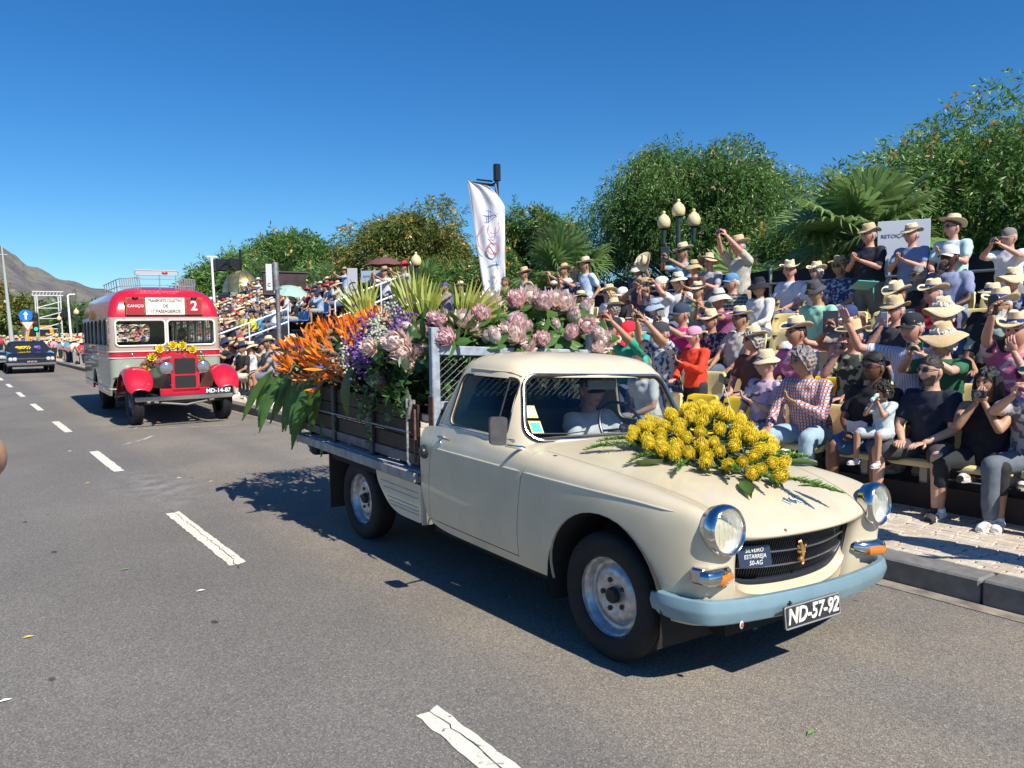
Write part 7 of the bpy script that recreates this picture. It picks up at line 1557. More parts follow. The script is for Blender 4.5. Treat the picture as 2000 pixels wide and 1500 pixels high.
# kerb-level rows along the pavement
y = 15.6; nk = 0
while y < 62 and nk < 78:
    xk = 6.15 if nk % 2 else 5.75
    if nk not in (1, 2, 5, 6): far_person(xk, y, .14, RC.choice([0, 1, 2, 2, 3, 4, 5]), 'on the far kerbside row', near_=y < 26)
    y += .33 if y < 30 else .62; nk += 1
far_person(5.85, 19.3, .14, 2, '', True, (PT['hawaii'], 'blue flowered'), 'large man in a blue flowered shirt and straw hat on the kerbside row')
far_person(5.55, 18.2, .14, 0, '', True, ((.02, .02, .02), 'black'), 'woman in black leaning over her knees near the blue flowered shirt')
far_person(8.6, 27.0, 1.0, 2, '', False, ((.75, .80, .02), 'neon'), 'person in a neon yellow vest near the front of the far stand')
for (x, y, z, c_, lb) in ((10.4, 19.3, 1.69, (.36, .40, .44), 'man in a grey shirt and knitted white hat standing on the top platform'), (10.3, 20.3, 1.69, (.6, .6, .62), 'woman in white cap leaning at the sloping rail of the far stand'), (10.6, 20.9, 1.69, (.03, .03, .04), 'person in black beside the brown umbrella')):
    far_person(x, y, z, 7, '', True, (c_, ''), lb)
# the crowd at the very end of the road reads as one mass of hats and shirts
def crowd_mass():
    g = MB(); R_ = random.Random(5); cm = [cloth(c[0]) for c in PAL]+[STRAW3, STRAW, SKM['tan'], SKM['fair']]
    spots = []
    for i in range(700):
        t = R_.random()
        if t < .5: x, y, z = R_.uniform(-14, 5.0), R_.uniform(66, 82), 0
        elif t < .8: x, y, z = R_.uniform(5.2, 7.4), R_.uniform(38, 80), .14
        else: x, y, z = R_.uniform(6, 9.5), R_.uniform(60, 84), .4
        spots.append((x, y, z))
    for x, y, z in spots:
        h = R_.uniform(1.15, 1.30) if x > 5 else R_.uniform(1.40, 1.62); c = R_.randrange(len(PAL)); b_ = z+h-.52
        g.lathe([(.10, 0), (.19, .15), (.21, .38), (.07, .50)], 7, Matrix.Translation((x, y, b_-.2)), c, 1, .65)
        g.tube([(x, y, z+.0), (x+.03, y, b_-.1)], [.10, .16], 6, R_.choice([3, 4, 9, 8])); g.ell((x, y, b_+.38), .085, .095, .115, 7, 5, len(PAL)+2+R_.randrange(2))
        for s_ in (-1, 1): g.tube([(x, y+s_*.18, b_+.14), (x-.12, y+s_*.22, b_-.08), (x-.28, y+s_*.06, b_+R_.uniform(-.1, .35))], .04, 4, len(PAL)+2)
        if R_.random() < .75: q = len(PAL)+R_.randrange(2); g.lathe([(.185, .0), (.09, .012), (.085, .09), (.001, .10)], 9, Matrix.Translation((x, y, b_+.43)) @ rot('X', R_.uniform(-12, 12)), q)
    o = g.obj('distant_crowd', cm, ang=50); tag(o, 'dense distant crowd of spectators with straw hats at the end of the road', 'crowd', None, 'stuff')
crowd_mass()
for p in protos:
    for c in list(p.children_recursive): D.objects.remove(c)
    D.objects.remove(p)
# ============================================================ FLOWERS ON THE PICKUP
TO = Vector((3.314, 2.767, 0))
def tw(x, y, z): return Vector(TT((x, y, z)))+TO
def orient(d, roll=0):
    d = Vector(d).normalized(); return d.to_track_quat('Z', 'Y').to_matrix().to_4x4() @ Matrix.Rotation(roll, 4, 'Z')
def petal(g, base, d, side, L_, W_, curl=.0, mi=0, pts=5, pw=.8):
    d = Vector(d).normalized(); side = Vector(side); side = (side-d*side.dot(d)).normalized(); n = d.cross(side); V = []; p = Vector(base)
    for i in range(pts):
        t = i/(pts-1); w_ = W_*math.sin(pi*min(1, (t*.9+.06)))**pw*(1-t*.15) if i < pts-1 else W_*.04
        q = p+d*L_*t+n*curl*L_*t*t; V += [q-side*w_, q+n*w_*.25, q+side*w_]
    F = []
    for i in range(pts-1): a = 3*i; F += [(a, a+1, a+4, a+3), (a+1, a+2, a+5, a+4)]
    g.add(V, F, mi)
PK1 = leafmat('protea_pink', (.90, .62, .66), (.93, .78, .78), island=.22, trans=.25, vscale=9); PK2 = leafmat('protea_cream', (.85, .66, .60), (.90, .74, .68), island=.2, trans=.25, vscale=9); PK3 = leafmat('protea_deep', (.88, .50, .56), (.92, .66, .68), island=.25, trans=.25, vscale=9)
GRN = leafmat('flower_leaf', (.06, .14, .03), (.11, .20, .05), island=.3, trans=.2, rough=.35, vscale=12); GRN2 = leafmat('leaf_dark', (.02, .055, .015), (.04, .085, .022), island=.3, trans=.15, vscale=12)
LIM = leafmat('palm_lime', (.33, .38, .06), (.42, .44, .10), island=.2, trans=.35, vscale=6)
def make_protea(v, open_):
    R_ = random.Random(v); c = [PK1, PK2, PK3][v % 3]; parts = []
    g = MB(); g.lathe([(.001, -.03), (.02, -.025), (.036, .0), (.042, .03), (.034, .062), (.016, .082), (.001, .087)], 14)
    for k in range(60):
        a = k*2.4; z = R_.uniform(.0, .07); rr = .040*math.cos(max(0, z-.02)*14); d = Vector((cos(a)*.35, sin(a)*.35, 1)); g.tube([(rr*cos(a), rr*sin(a), z), (rr*cos(a)*.8, rr*sin(a)*.8, z+.03)], [.003, .001], 3)
    parts.append(('flower_centre', g.mesh('flower_centre', leafmat('protea_core', (.62, .50, .45), (.70, .60, .55), island=.15, trans=.2), True, 60)))
    for nm, rings_ in (('inner_bracts', ((11, .32, .125, .018), (12, .50, .125, .018))), ('outer_bracts', ((12, .74, .115, .019), (13, 1.0, .10, .019), (10, 1.35, .07, .016)))):
        g = MB()
        for qi, (n, tilt, L_, W_) in enumerate(rings_):
            for k in range(n):
                a = 2*pi*(k+.5*qi)/n+R_.uniform(-.1, .1); t = tilt*open_*R_.uniform(.85, 1.15); d = Vector((cos(a)*sin(t), sin(a)*sin(t), cos(t))); s_ = Vector((-sin(a), cos(a), 0))
                petal(g, Vector((cos(a)*.018, sin(a)*.018, -.03)), d, s_, L_*R_.uniform(.85, 1.1), W_, .22)
        parts.append((nm, g.mesh(nm, c, True, 180)))
    g = MB()
    for k in range(6): a = 2*pi*k/6+R_.uniform(-.4, .4); t = R_.uniform(1.3, 2.0); petal(g, (0, 0, -.05), (cos(a)*sin(t), sin(a)*sin(t), cos(t)), (-sin(a), cos(a), 0), R_.uniform(.09, .14), .032, .2)
    g.tube([(0, 0, -.03), (0, .01, -.12), (0, .0, -.26)], [.012, .009, .008], 6)
    parts.append(('leaf_collar', g.mesh('leaf_collar', GRN, True, 180))); return parts
def place(parts, name, M, label, cat, group):
    r_ = D.objects.new(name, parts[0][1]); COL.objects.link(r_); r_.matrix_world = M; tag(r_, label, cat, group)
    for nm, me in parts[1:]: link(nm, me, r_)
    return r_
PRO = [make_protea(i, o_) for i, o_ in enumerate((.62, .9, .75, .35, 1.1, .55))]
PP = [(3.554, 4.817, 1.831, 0.98), (3.715, 4.867, 1.849, 1.09), (3.748, 4.747, 1.814, 1.08), (3.922, 4.817, 1.829, 1.02), (3.996, 4.767, 1.8, 1.02), (4.032, 4.717, 1.71, 1.11), (3.341, 4.867, 1.831, 0.88), (3.406, 4.697, 1.682, 1.21), (3.282, 4.467, 1.571, 0.91), (3.368, 4.467, 1.489, 0.88), (3.523, 4.467, 1.537, 0.93), (3.55, 4.687, 1.623, 0.7), (3.776, 4.467, 1.577, 0.87), (4.137, 4.667, 1.615, 1.11), (4.075, 4.467, 1.575, 1.07), (4.048, 4.467, 1.47, 0.8), (4.139, 4.467, 1.523, 0.81), (4.216, 4.817, 1.777, 0.95), (2.885, 4.787, 1.677, 0.87), (3.006, 4.747, 1.668, 1.0), (2.722, 4.467, 1.576, 0.85), (3.184, 4.747, 1.714, 1.02), (3.105, 4.467, 1.568, 0.89), (3.073, 4.697, 1.612, 0.75), (3.848, 4.717, 1.639, 0.82), (2.857, 4.867, 1.707, 0.71), (2.599, 4.917, 1.54, 1.11), (2.71, 4.817, 1.495, 0.6), (2.665, 4.867, 1.38, 0.6), (2.791, 4.917, 1.617, 0.67), (2.596, 5.067, 1.554, 0.6), (2.757, 5.067, 1.655, 0.68)]
R_ = random.Random(88)
for _q in range(26):
    _p = PP[R_.randrange(len(PP))]; PP.append((_p[0]+R_.uniform(-.12, .12), _p[1]+R_.uniform(.02, .22), _p[2]+R_.uniform(-.12, .07), R_.uniform(.7, .95)))
for i, (x, y, z, s_) in enumerate(PP):
    x_, y_, z_ = x-TO.x, y-TO.y, z; R_ = random.Random(i*3+1)
    d = Vector((-.45+R_.uniform(-.5, .5), -.75+R_.uniform(-.3, .3), .75+R_.uniform(-.4, .5)))
    if x_ < -.55: d = Vector((-1, -.3, .35))
    v = R_.randrange(6); side = 'above the cab roof' if x_ > .05 else 'behind the side window' if x_ > -.5 else 'hanging beside the grey post'
    place(PRO[v], 'protea', Matrix.Translation((x, y, z)) @ orient(d, R_.uniform(0, 6)) @ Matrix.Scale(s_*1.24, 4), '%s protea bloom %s %s' % (['pink', 'cream pink', 'deep pink'][v % 3], ['half open', 'open', 'pointed', 'closed', 'wide open', 'cupped'][v], side), 'protea', 'king proteas on the truck')
# bird of paradise
ORG = leafmat('strelitzia_orange', (.82, .17, .012), (.90, .28, .03), island=.18, trans=.3, vscale=20); BRC = leafmat('strelitzia_bract', (.38, .22, .16), (.22, .24, .10), island=.2, trans=.15, vscale=14); VIO = mat('strelitzia_blue', (.06, .04, .35), .5)
def make_bop(v):
    R_ = random.Random(v+40); g = MB()
    b = MB(); b.tube([(0, 0, 0), (.06, 0, .012), (.13, 0, .018), (.20, 0, .012)], [.011, .016, .010, .002], 7, flat=1.4); b.tube([(0, 0, 0), (-.02, 0, -.05), (-.03, 0, -.30)], [.013, .010, .008], 6)
    for k in range(R_.choice((4, 5, 6))):
        a = radians(R_.uniform(42, 118)); d = Vector((cos(a), R_.uniform(-.25, .25), sin(a))); petal(g, (.02+.02*k, 0, .015), d, Vector((0, 1, 0)) if k % 2 else Vector((1, 0, -.5)), R_.uniform(.11, .16), .0135, R_.uniform(-.1, .1), pw=.55)
    t = MB(); petal(t, (.05, 0, .015), (cos(.7), .05, sin(.7)), (0, 1, 0), .10, .006)
    return [('beak', b.mesh('beak', BRC, True, 60)), ('orange_petals', g.mesh('orange_petals', ORG, True, 180)), ('blue_tongue', t.mesh('blue_tongue', VIO, True, 180))]
BOP = [make_bop(i) for i in range(6)]; R_ = random.Random(12)
def mound(x, y): return 1.40+.30*math.exp(-((y-3.0)/.9)**2)*math.exp(-((x+.1)/.6)**2)+.10*(1-abs(y-3.4)/1.4)
nb = 0; used_ = []
for i in range(3000):
    if nb >= 120: break
    y = R_.uniform(2.85, 4.58); th = radians(R_.uniform(-8, 120)); edge = max(0, (y-4.0)/.75); rr = (.62-.20*edge)*R_.uniform(.93, 1.06)
    x = -.22-rr*1.0*cos(th); z = 1.20-.12*edge+rr*.66*math.sin(th)+(.05 if y < 3.6 else 0); side = th < radians(28)
    if any((x-a)**2+(y-b)**2+(z-c)**2 < .088**2 for a, b, c in used_): continue
    used_.append((x, y, z)); d = Vector((-cos(th)*.9+R_.uniform(-.45, .45), R_.uniform(-.8, .6)+edge*.6, math.sin(th)+.5+R_.uniform(-.3, .3))); nb += 1
    s_ = R_.uniform(.85, 1.2); M = Matrix.Translation(tw(x, y, z-.03)) @ orient(d, R_.choice((0, pi/2, pi, 2.5, 4))+R_.uniform(-.5, .5)) @ Matrix.Scale(s_, 4)
    reg = ('low on the side board' if side else 'on the far side of the load' if th > radians(95) else 'on the crest of the load' if th > radians(60) else 'on the upper slope') + (', at the rear end' if y > 4.05 else ', by the hanging leaves' if y > 3.7 else ', left of the middle' if y > 3.35 else ', right of the middle' if y > 2.95 else ', by the purple statice')
    place(BOP[R_.randrange(6)], 'strelitzia', M, '%s strelitzia %s' % (('small orange', 'large orange')[s_ > 1.02], reg), 'flower', 'bird of paradise flowers on the truck')
# leafy filling of the load, burgundy twigs
def leaf_cloud(name, n, fn, mt, L_, W_, label, seed):
    R2 = random.Random(seed); g = MB()
    for i in range(n):
        p = fn(R2); 
        if p is None: continue
        a = R2.uniform(0, 6.28); t = R2.uniform(.3, 1.9); d = (cos(a)*sin(t), sin(a)*sin(t), cos(t)); petal(g, tw(*p), d, (-sin(a), cos(a), R2.uniform(-.5, .5)), L_*R2.uniform(.7, 1.2), W_*R2.uniform(.7, 1.2), R2.uniform(-.2, .4), pts=4)
    o = g.obj(name, mt, ang=180); tag(o, label, 'foliage', None, 'stuff')
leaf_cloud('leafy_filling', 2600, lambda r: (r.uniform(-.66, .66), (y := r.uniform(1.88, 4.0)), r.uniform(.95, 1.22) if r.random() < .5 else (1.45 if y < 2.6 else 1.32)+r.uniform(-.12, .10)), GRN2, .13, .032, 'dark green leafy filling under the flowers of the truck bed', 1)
leaf_cloud('protea_foliage', 1300, lambda r: (r.uniform(-.45, .80), r.uniform(1.86, 2.5), r.uniform(1.38, 1.68)), GRN, .12, .036, 'round green protea leaves between the pink blooms', 2)
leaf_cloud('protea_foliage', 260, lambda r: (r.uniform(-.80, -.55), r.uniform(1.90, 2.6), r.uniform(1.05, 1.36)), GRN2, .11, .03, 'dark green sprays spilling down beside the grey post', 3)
leaf_cloud('mesh_foliage', 260, lambda r: (r.uniform(-.65, .0), r.uniform(1.87, 1.98), r.uniform(1.02, 1.42)), GRN, .09, .025, 'bright green leaves pressed against the wire mesh of the headboard', 4)
BUR = leafmat('burgundy_twigs', (.05, .015, .02), (.09, .03, .03), island=.4, trans=.1)
leaf_cloud('burgundy_foliage', 2200, lambda r: (r.uniform(-.45, .5), (y := r.uniform(3.6, 4.75)), 1.22+.42*math.exp(-((y-4.2)/.5)**2)+r.uniform(-.2, .16)), BUR, .05, .007, 'dark burgundy twiggy filler behind the orange flowers', 5)
# long hanging leaves at the rear and one broad leaf over the boards
R_ = random.Random(9)
LNG = leafmat('long_leaf', (.06, .13, .02), (.10, .19, .035), island=.25, trans=.25, vscale=7)
for k in range(40):
    y = R_.uniform(3.35, 4.45); x = -.72+R_.uniform(-.14, .22); p = tw(x, y, 1.20+R_.uniform(-.1, .10)); g = MB(); dv = Vector((-.30+R_.uniform(-.2, .2), .45+R_.uniform(-.35, .5), -.45)); P = []; q = p.copy(); L_ = R_.uniform(.38, .62); s_ = Vector((.5, 1, 0)).cross(dv).normalized() if k % 2 else Vector((1, .2, 0))
    V = []
    for i in range(8):
        t = i/7; dd = (dv+Vector((0, 0, -1.1*t))).normalized(); q = q+dd*L_/7; sd = dd.cross(Vector((-.7, -.5, .4))).normalized(); w_ = .052*math.sin(pi*(t*.92+.05)); nn = sd.cross(dd)*.012; V += [q-sd*w_, q+nn, q+sd*w_]
    g.add(V, [f_ for i in range(7) for f_ in ((3*i, 3*i+1, 3*i+4, 3*i+3), (3*i+1, 3*i+2, 3*i+5, 3*i+4))]); o = g.obj('hanging_leaf', LNG, ang=180); tag(o, 'long green leaf hanging %s' % ('at the very rear corner of the load' if y > 4.2 else 'over the rear end of the side boards' if y > 3.9 else 'in front of the rear stay' if y < 3.6 else 'between the rear stay and the corner'), 'leaf', 'long leaves drooping at the rear of the truck')
g = MB(); V = []; p = tw(-.80, 2.72, 1.30)
for i in range(10):
    t = i/9; w_ = .085*math.sin(pi*(t*.93+.05))**.8; q = p+Vector((-.03-.04*math.sin(t*3), .05*t, -.38*t)); V += [q+Vector((-.012, -w_, 0)), q+Vector((-.03, 0, 0)), q+Vector((-.012, w_, 0))]
g.add(V, [f_ for i in range(9) for f_ in ((3*i, 3*i+1, 3*i+4, 3*i+3), (3*i+1, 3*i+2, 3*i+5, 3*i+4))]); o = g.obj('broad_leaf', leafmat('broad_leaf_green', (.04, .09, .02), (.07, .13, .03), trans=.2), ang=180); tag(o, 'single broad pointed leaf hanging over the dark side boards', 'leaf')
for (y, z, L_, lb) in ((2.45, 1.34, .42, 'first leafy vine from the post trailing down the boards'), (2.15, 1.22, .25, 'short leafy vine beside the gate latch'), (2.40, 1.12, .36, 'thin leafy vine reaching the bottom rail'), (2.25, 1.45, .40, 'leafy vine under the side proteas'), (2.6, 1.40, .30, 'leafy vine beside the broad leaf'), (2.0, 1.25, .22, 'leafy sprig nearest the grey post')):
    g = MB(); R2 = random.Random(int(y*100)); P = [tw(-.79, y, z)]
    for i in range(10): P.append(P[-1]+Vector((-.012*(i < 4), R2.uniform(-.03, .03), -L_/10)))
    g.tube(P, .003, 4)
    for i in range(30): k = R2.randrange(1, 11); a = R2.uniform(0, 6.28); petal(g, P[k], (-.5, cos(a), sin(a)*.8-.2), (0, sin(a), cos(a)+.3), R2.uniform(.05, .075), .015, .2, pts=4)
    o = g.obj('leafy_vine', GRN, ang=180); tag(o, lb, 'vine', 'vines trailing over the side boards')
# statice bunches purple and white
PUR = leafmat('statice_purple', (.16, .06, .32), (.26, .12, .42), island=.35, trans=.2); WHT = leafmat('stock_white', (.52, .55, .38), (.66, .66, .55), island=.2, trans=.25)
for i, (x, y, z, mt, lb) in enumerate(((-.55, 2.85, 1.50, PUR, 'lower purple statice bunch'), (-.45, 2.72, 1.66, WHT, 'white stock bunch beside the purple statice'), (-.4, 2.95, 1.66, PUR, 'purple statice bunch among the orange flowers'), (-.3, 2.62, 1.80, WHT, 'topmost white stock bunch'), (-.25, 2.85, 1.80, WHT, 'white stock bunch beside the topmost one'), (-.62, 2.62, 1.44, PUR, 'dark purple statice under the big side protea'), (-.60, 2.98, 1.40, WHT, 'pale green white hydrangea tuft over the boards'), (-.5, 2.55, 1.58, WHT, 'small white tuft left of the side protea'), (-.35, 2.48, 1.70, PUR, 'purple sprig left of the tall palm leaf'))):
    g = MB(); R2 = random.Random(i)
    for k in range(110):
        v = Vector((R2.gauss(0, .055), R2.gauss(0, .055), R2.gauss(0, .075))); g.ell(tw(x-.20, y-.08, z-.07)+v*.85, .014, .014, .010, 5, 3)
    o = g.obj('statice', mt, ang=60); tag(o, lb, 'flower', 'purple and white filler flowers')
# tall palm fans, papyrus
def fan(loc, d, L_, spread, label, mt=LIM, nb=18, seed=0, name='palm_fan'):
    g = MB(); R2 = random.Random(seed); d = Vector(d).normalized(); p = Vector(loc); side = d.cross(Vector((-.59, -.8, 0))).normalized(); nrm = side.cross(d)
    g.tube([p-d*.35, p], [.010, .009], 5)
    for b in range(nb):
        a = radians(-spread+2*spread*b/(nb-1)); dd = (d*cos(a)+side*sin(a)).normalized(); q = (side*cos(a)-d*sin(a)); ln = L_*(.8+.2*cos(a))*R2.uniform(.9, 1.05); w_ = .016; fo = nrm*.010*(1 if b % 2 else -1)
        m1 = p+dd*ln*.5+nrm*.03; e = p+dd*ln-Vector((0, 0, ln*.08))+nrm*R2.uniform(-.06, .06); g.add([p, m1-q*w_+fo, m1+q*w_-fo, e], [(0, 2, 1), (1, 2, 3)])
    o = g.obj(name, mt, smooth=False); tag(o, label, 'palm leaf', 'yellow green palm fans on the truck'); return o
fan(tw(-.42, 2.42, 1.60), (-.12, .10, 1), .52, 20, 'tall yellow green palm fan beside the grey post', seed=1)
fan(tw(-.38, 2.38, 1.62), (.05, -.10, 1), .42, 24, 'narrow folded yellow palm leaf crossing the tall fan', seed=2, nb=10)
fan(tw(-.20, 2.12, 1.62), (.30, -.40, .9), .42, 42, 'spreading palm fan between the proteas and the tall leaf', seed=3)
fan(tw(-.05, 4.05, 1.62), (-.20, .2, 1), .52, 30, 'yellow green palm fan among the orange flowers', seed=4)
fan(tw(-.10, 3.95, 1.55), (-.5, .4, .5), .36, 40, 'low palm blade left of the orange flowers', seed=5)
PAP = leafmat('papyrus_green', (.22, .32, .06), (.34, .38, .10), island=.25, trans=.2)
for i, (x, y, z, s_, lb) in enumerate(((.30, 2.30, 1.98, .12, 'left papyrus head in front of the navy sweatshirt'), (.34, 2.08, 1.86, .12, 'lower papyrus head on a thick stem'), (.42, 2.12, 1.98, .13, 'right papyrus head above the proteas'), (.30, 4.0, 1.93, .17, 'papyrus head above the purple statice'))):
    g = MB(); p = tw(x, y, z); g.tube([p-Vector((0, 0, .45)), p-Vector((0, 0, .12))], .011, 6); R2 = random.Random(i)
    for k in range(110):
        a = R2.uniform(0, 6.28); t = R2.uniform(0, 1.35); d = Vector((cos(a)*sin(t), sin(a)*sin(t), cos(t))); q = p-Vector((0, 0, .12)); g.tube([q, q+d*s_*.6, q+d*s_*R2.uniform(.9, 1.1)-Vector((0, 0, .01))], [.0016, .0013, .0008], 3)
    o = g.obj('papyrus', PAP, ang=180); tag(o, lb, 'papyrus', 'papyrus heads on the truck'); MB().lathe([(.004, -.02), (.016, -.015), (.02, .01), (.010, .03)], 8, Matrix.Translation(p-Vector((0, 0, .12)))).obj('papyrus_core', BRC, o)
# pincushion bouquet on the hood
YEL = leafmat('pincushion_yellow', (.88, .66, .02), (.92, .76, .06), island=.14, trans=.25, vscale=30); FERN = leafmat('fern_green', (.13, .27, .04), (.20, .36, .07), island=.25, trans=.3, vscale=9)
def make_pin(v):
    R2 = random.Random(v+5); g = MB(); c = MB().ell((0, 0, .018), .026, .026, .028, 10, 7)
    for k in range(85):
        z = 1-2*(k+.5)/85*.86; rr = math.sqrt(max(0, 1-z*z)); a = k*2.39996; d = Vector((cos(a)*rr, sin(a)*rr, z)); b = Vector((0, 0, .010))+d*.020; m1 = Vector((0, 0, .015))+d*R2.uniform(.038, .050); e = m1+(Vector((0, 0, .55))*(.6 if z > .3 else 1.0)+d*.12-Vector((cos(a), sin(a), 0))*.30*rr).normalized()*.022
        g.tube([b, m1, e], [.0022, .0024, .0020], 3)
    l_ = MB()
    for k in range(5): a = 2*pi*k/5+v; petal(l_, (0, 0, -.012), (cos(a), sin(a), -.35), (-sin(a), cos(a), 0), .065, .013, .15, pts=4)
    l_.tube([(0, 0, -.01), (0, 0, -.10)], .005, 5)
    return [('styles', g.mesh('styles', YEL, True, 180)), ('flower_core', c.mesh('flower_core', leafmat('pin_core', (.70, .46, .02), (.75, .55, .04), trans=.1), True)), ('leaf_collar', l_.mesh('leaf_collar', GRN2, True, 180))]
PIN = [make_pin(i) for i in range(3)]
def hoodz(x, y):
    h = BODY.ray_cast(Vector((x, y, 2)), Vector((0, 0, -1)))[0]; return h.z if h else .95
foot = [(-.27, .31), (-.03, .50), (.32, .45), (.57, .22), (.54, -.01), (.34, -.22), (.12, -.38), (-.02, -.30), (-.16, -.18), (-.26, .01)]
def inside(x, y):
    c = False
    for i in range(len(foot)):
        (x1, y1), (x2, y2) = foot[i-1], foot[i]
        if (y1 > y) != (y2 > y) and x < (x2-x1)*(y-y1)/(y2-y1)+x1: c = not c
    return c
pts = []; R_ = random.Random(31)
for i in range(4000):
    x, y = R_.uniform(-.35, .68), R_.uniform(-.5, .58)
    if not inside(x, y): continue
    bump = .20*math.exp(-((x-.28)/.30)**2-((y-.22)/.30)**2)
    z = hoodz(x, y)+.05+bump*R_.uniform(.75, 1.05)
    if all((x-a)**2+(y-b)**2+(z-c)**2 > .080**2 for a, b, c in pts): pts.append((x, y, z))
    if len(pts) >= 66: break
for i, (x, y, z) in enumerate(pts):
    bx_, by_ = x-.2, y-.15; d = Vector((bx_*1.6+R_.uniform(-.3, .3)-.15, by_*1.6-.25+R_.uniform(-.3, .3), .75))
    reg = 'on the windscreen side of the bouquet' if y > .3 and x < .15 else 'on the far windscreen corner of the bouquet' if y > .3 else 'at the pointed front end of the bouquet' if y < -.25 else 'on the camera side of the bouquet' if x < -.05 else 'on the kerb side of the bouquet' if x > .4 else 'in the middle, left of centre' if x < .12 and y > .05 else 'in the middle, right of centre' if y > .05 else 'in the middle, just above the front blooms'
    place(PIN[i % 3], 'pincushion', Matrix.Translation(tw(x, y, z)) @ orient(d, R_.uniform(0, 6)) @ Matrix.Scale(R_.uniform(.74, .98), 4), '%s yellow pincushion flower %s' % (('lower', 'raised')[z > hoodz(x, y)+.12], reg), 'flower', 'yellow pincushions on the hood')
def fern(p, d, L_, label, mt=FERN, seed=0):
    g = MB(); R2 = random.Random(seed); d = Vector(d).normalized(); P = [Vector(p)]
    for i in range(12): P.append(P[-1]+(d+Vector((0, 0, -.03*i+.10))).normalized()*L_/12)
    g.tube(P, .0025, 4)
    for i in range(1, 13):
        w_ = L_*.20*math.sin(pi*(i/13)*.9+.25)
        for k in range(26):
            a = R2.uniform(0, 6.28); s_ = Vector((cos(a), sin(a), R2.uniform(-.2, .9))); e = P[i]+(s_.normalized()*.8+d*.6)*w_*R2.uniform(.4, 1); q = P[i]+d*R2.uniform(-.02, .02); n = Vector((-sin(a), cos(a), .2))*.0042
            g.add([q, (q+e)/2+n, e, (q+e)/2-n], [(0, 1, 2, 3)])
    o = g.obj('fern_spray', mt, ang=180); tag(o, label, 'fern', 'foxtail ferns around the hood bouquet')
FN = ((-.22, .30, (-1, .25, .05), .34, 'foxtail fern pointing to the windshield corner'), (-.25, .12, (-1, -.1, .0), .26, 'foxtail fern low on the camera side'), (-.20, -.02, (-.8, -.5, 0), .24, 'short foxtail fern below the steering wheel side'), (.02, -.25, (-.3, -1, 0), .22, 'foxtail fern between the front blooms'), (.14, -.34, (.05, -1, 0), .30, 'foxtail fern leading to the pointed front'), (.20, -.42, (.35, -1, 0), .22, 'pale foxtail fern right of the front bloom'), (.52, .02, (.8, -.4, 0), .2, 'foxtail fern on the kerb side'), (.6, .2, (1, .1, .1), .22, 'foxtail fern at the far side of the bouquet'), (.30, -.10, (.3, -.9, .2), .28, 'foxtail fern in the middle right'), (-.05, -.15, (-.5, -.8, .1), .22, 'foxtail fern above the curled dark leaf'), (-.1, .35, (-.9, .4, .1), .3, 'foxtail fern behind the left blooms'))
for i, (x, y, d, L_, lb) in enumerate(FN): fern(tw(x, y, hoodz(x, y)+.04), d, L_, lb, seed=i)
R_ = random.Random(77); g = MB()
for i in range(900):
    x, y = R_.uniform(-.36, .66), R_.uniform(-.42, .52)
    if not inside(x, y): continue
    bump = .20*math.exp(-((x-.28)/.30)**2-((y-.22)/.30)**2); a = R_.uniform(0, 6.28); petal(g, tw(x, y, hoodz(x, y)+R_.uniform(.01, .04)+bump*R_.uniform(.4, .8)), (cos(a), sin(a), .2), (-sin(a), cos(a), .3), R_.uniform(.06, .1), .018, .2, pts=4)
tag(g.obj('bouquet_leaves', GRN2, ang=180), 'dark leaves filling the yellow hood bouquet', 'foliage', None, 'stuff')
for (x, y, a, lb) in ((-.10, -.30, -2.2, 'curled dark leaf lying below two yellow blooms'), (-.30, .05, 2.9, 'flat dark leaf sticking out on the camera side'), (.58, -.12, -.5, 'grey green leaf tip pointing to the kerb')):
    g = MB(); V = []
    for i in range(7): t = i/6; w_ = .035*math.sin(pi*(t*.92+.05)); c = Vector((x+cos(a)*.16*t, y+sin(a)*.16*t)); V += [tw(c.x+sin(a)*w_, c.y-cos(a)*w_, hoodz(c.x, c.y)+.02+.012), tw(c.x, c.y, hoodz(c.x, c.y)+.012), tw(c.x-sin(a)*w_, c.y+cos(a)*w_, hoodz(c.x, c.y)+.02+.02)]
    g.add(V, [f_ for i in range(6) for f_ in ((3*i, 3*i+1, 3*i+4, 3*i+3), (3*i+1, 3*i+2, 3*i+5, 3*i+4))]); tag(g.obj('curled_leaf', leafmat('broad_leaf_green', (.04, .09, .02), (.07, .13, .03)), ang=180), lb, 'leaf')
# ============================================================ OLD BUS
RED = mat('bus_red', (.48, .012, .03), .22, coat=.8, var=.05, vscale=3); SAGE = mat('bus_sage', (.30, .34, .27), .25, coat=.7); TANP = mat('bus_tan', (.42, .32, .26), .35, coat=.4); WTR = mat('bus_white_trim', (.75, .74, .70), .35); WOODF = mat('wood_frame', (.28, .09, .03), .45, var=.25, vscale=20)
bus = empty('vintage_bus', (3.44, 15.2, 0), 'old red and grey green passenger bus with roof rack and yellow flower garland', 'bus', None, radians(-2.6))
def oblong(hw, yf, yr, rf, rr_, z, n=6):
    P = []
    for (cx, cy, r_, a0) in ((hw-rr_, yr-rr_, rr_, 0), (-(hw-rr_), yr-rr_, rr_, 90), (-(hw-rf), yf+rf, rf, 180), (hw-rf, yf+rf, rf, 270)):
        for i in range(n+1): a = radians(a0+90*i/n); P.append((cx+r_*cos(a), cy+r_*sin(a), z))
    return P
lev = [(.45, 0), (.57, 0), (.60, 0), (1.18, 0), (1.28, 0), (1.36, 0), (1.94, .0), (2.0, .01), (2.10, .03), (2.23, .07), (2.34, .13), (2.43, .23), (2.50, .38), (2.55, .60), (2.57, .85)]
g = MB(); n = 28
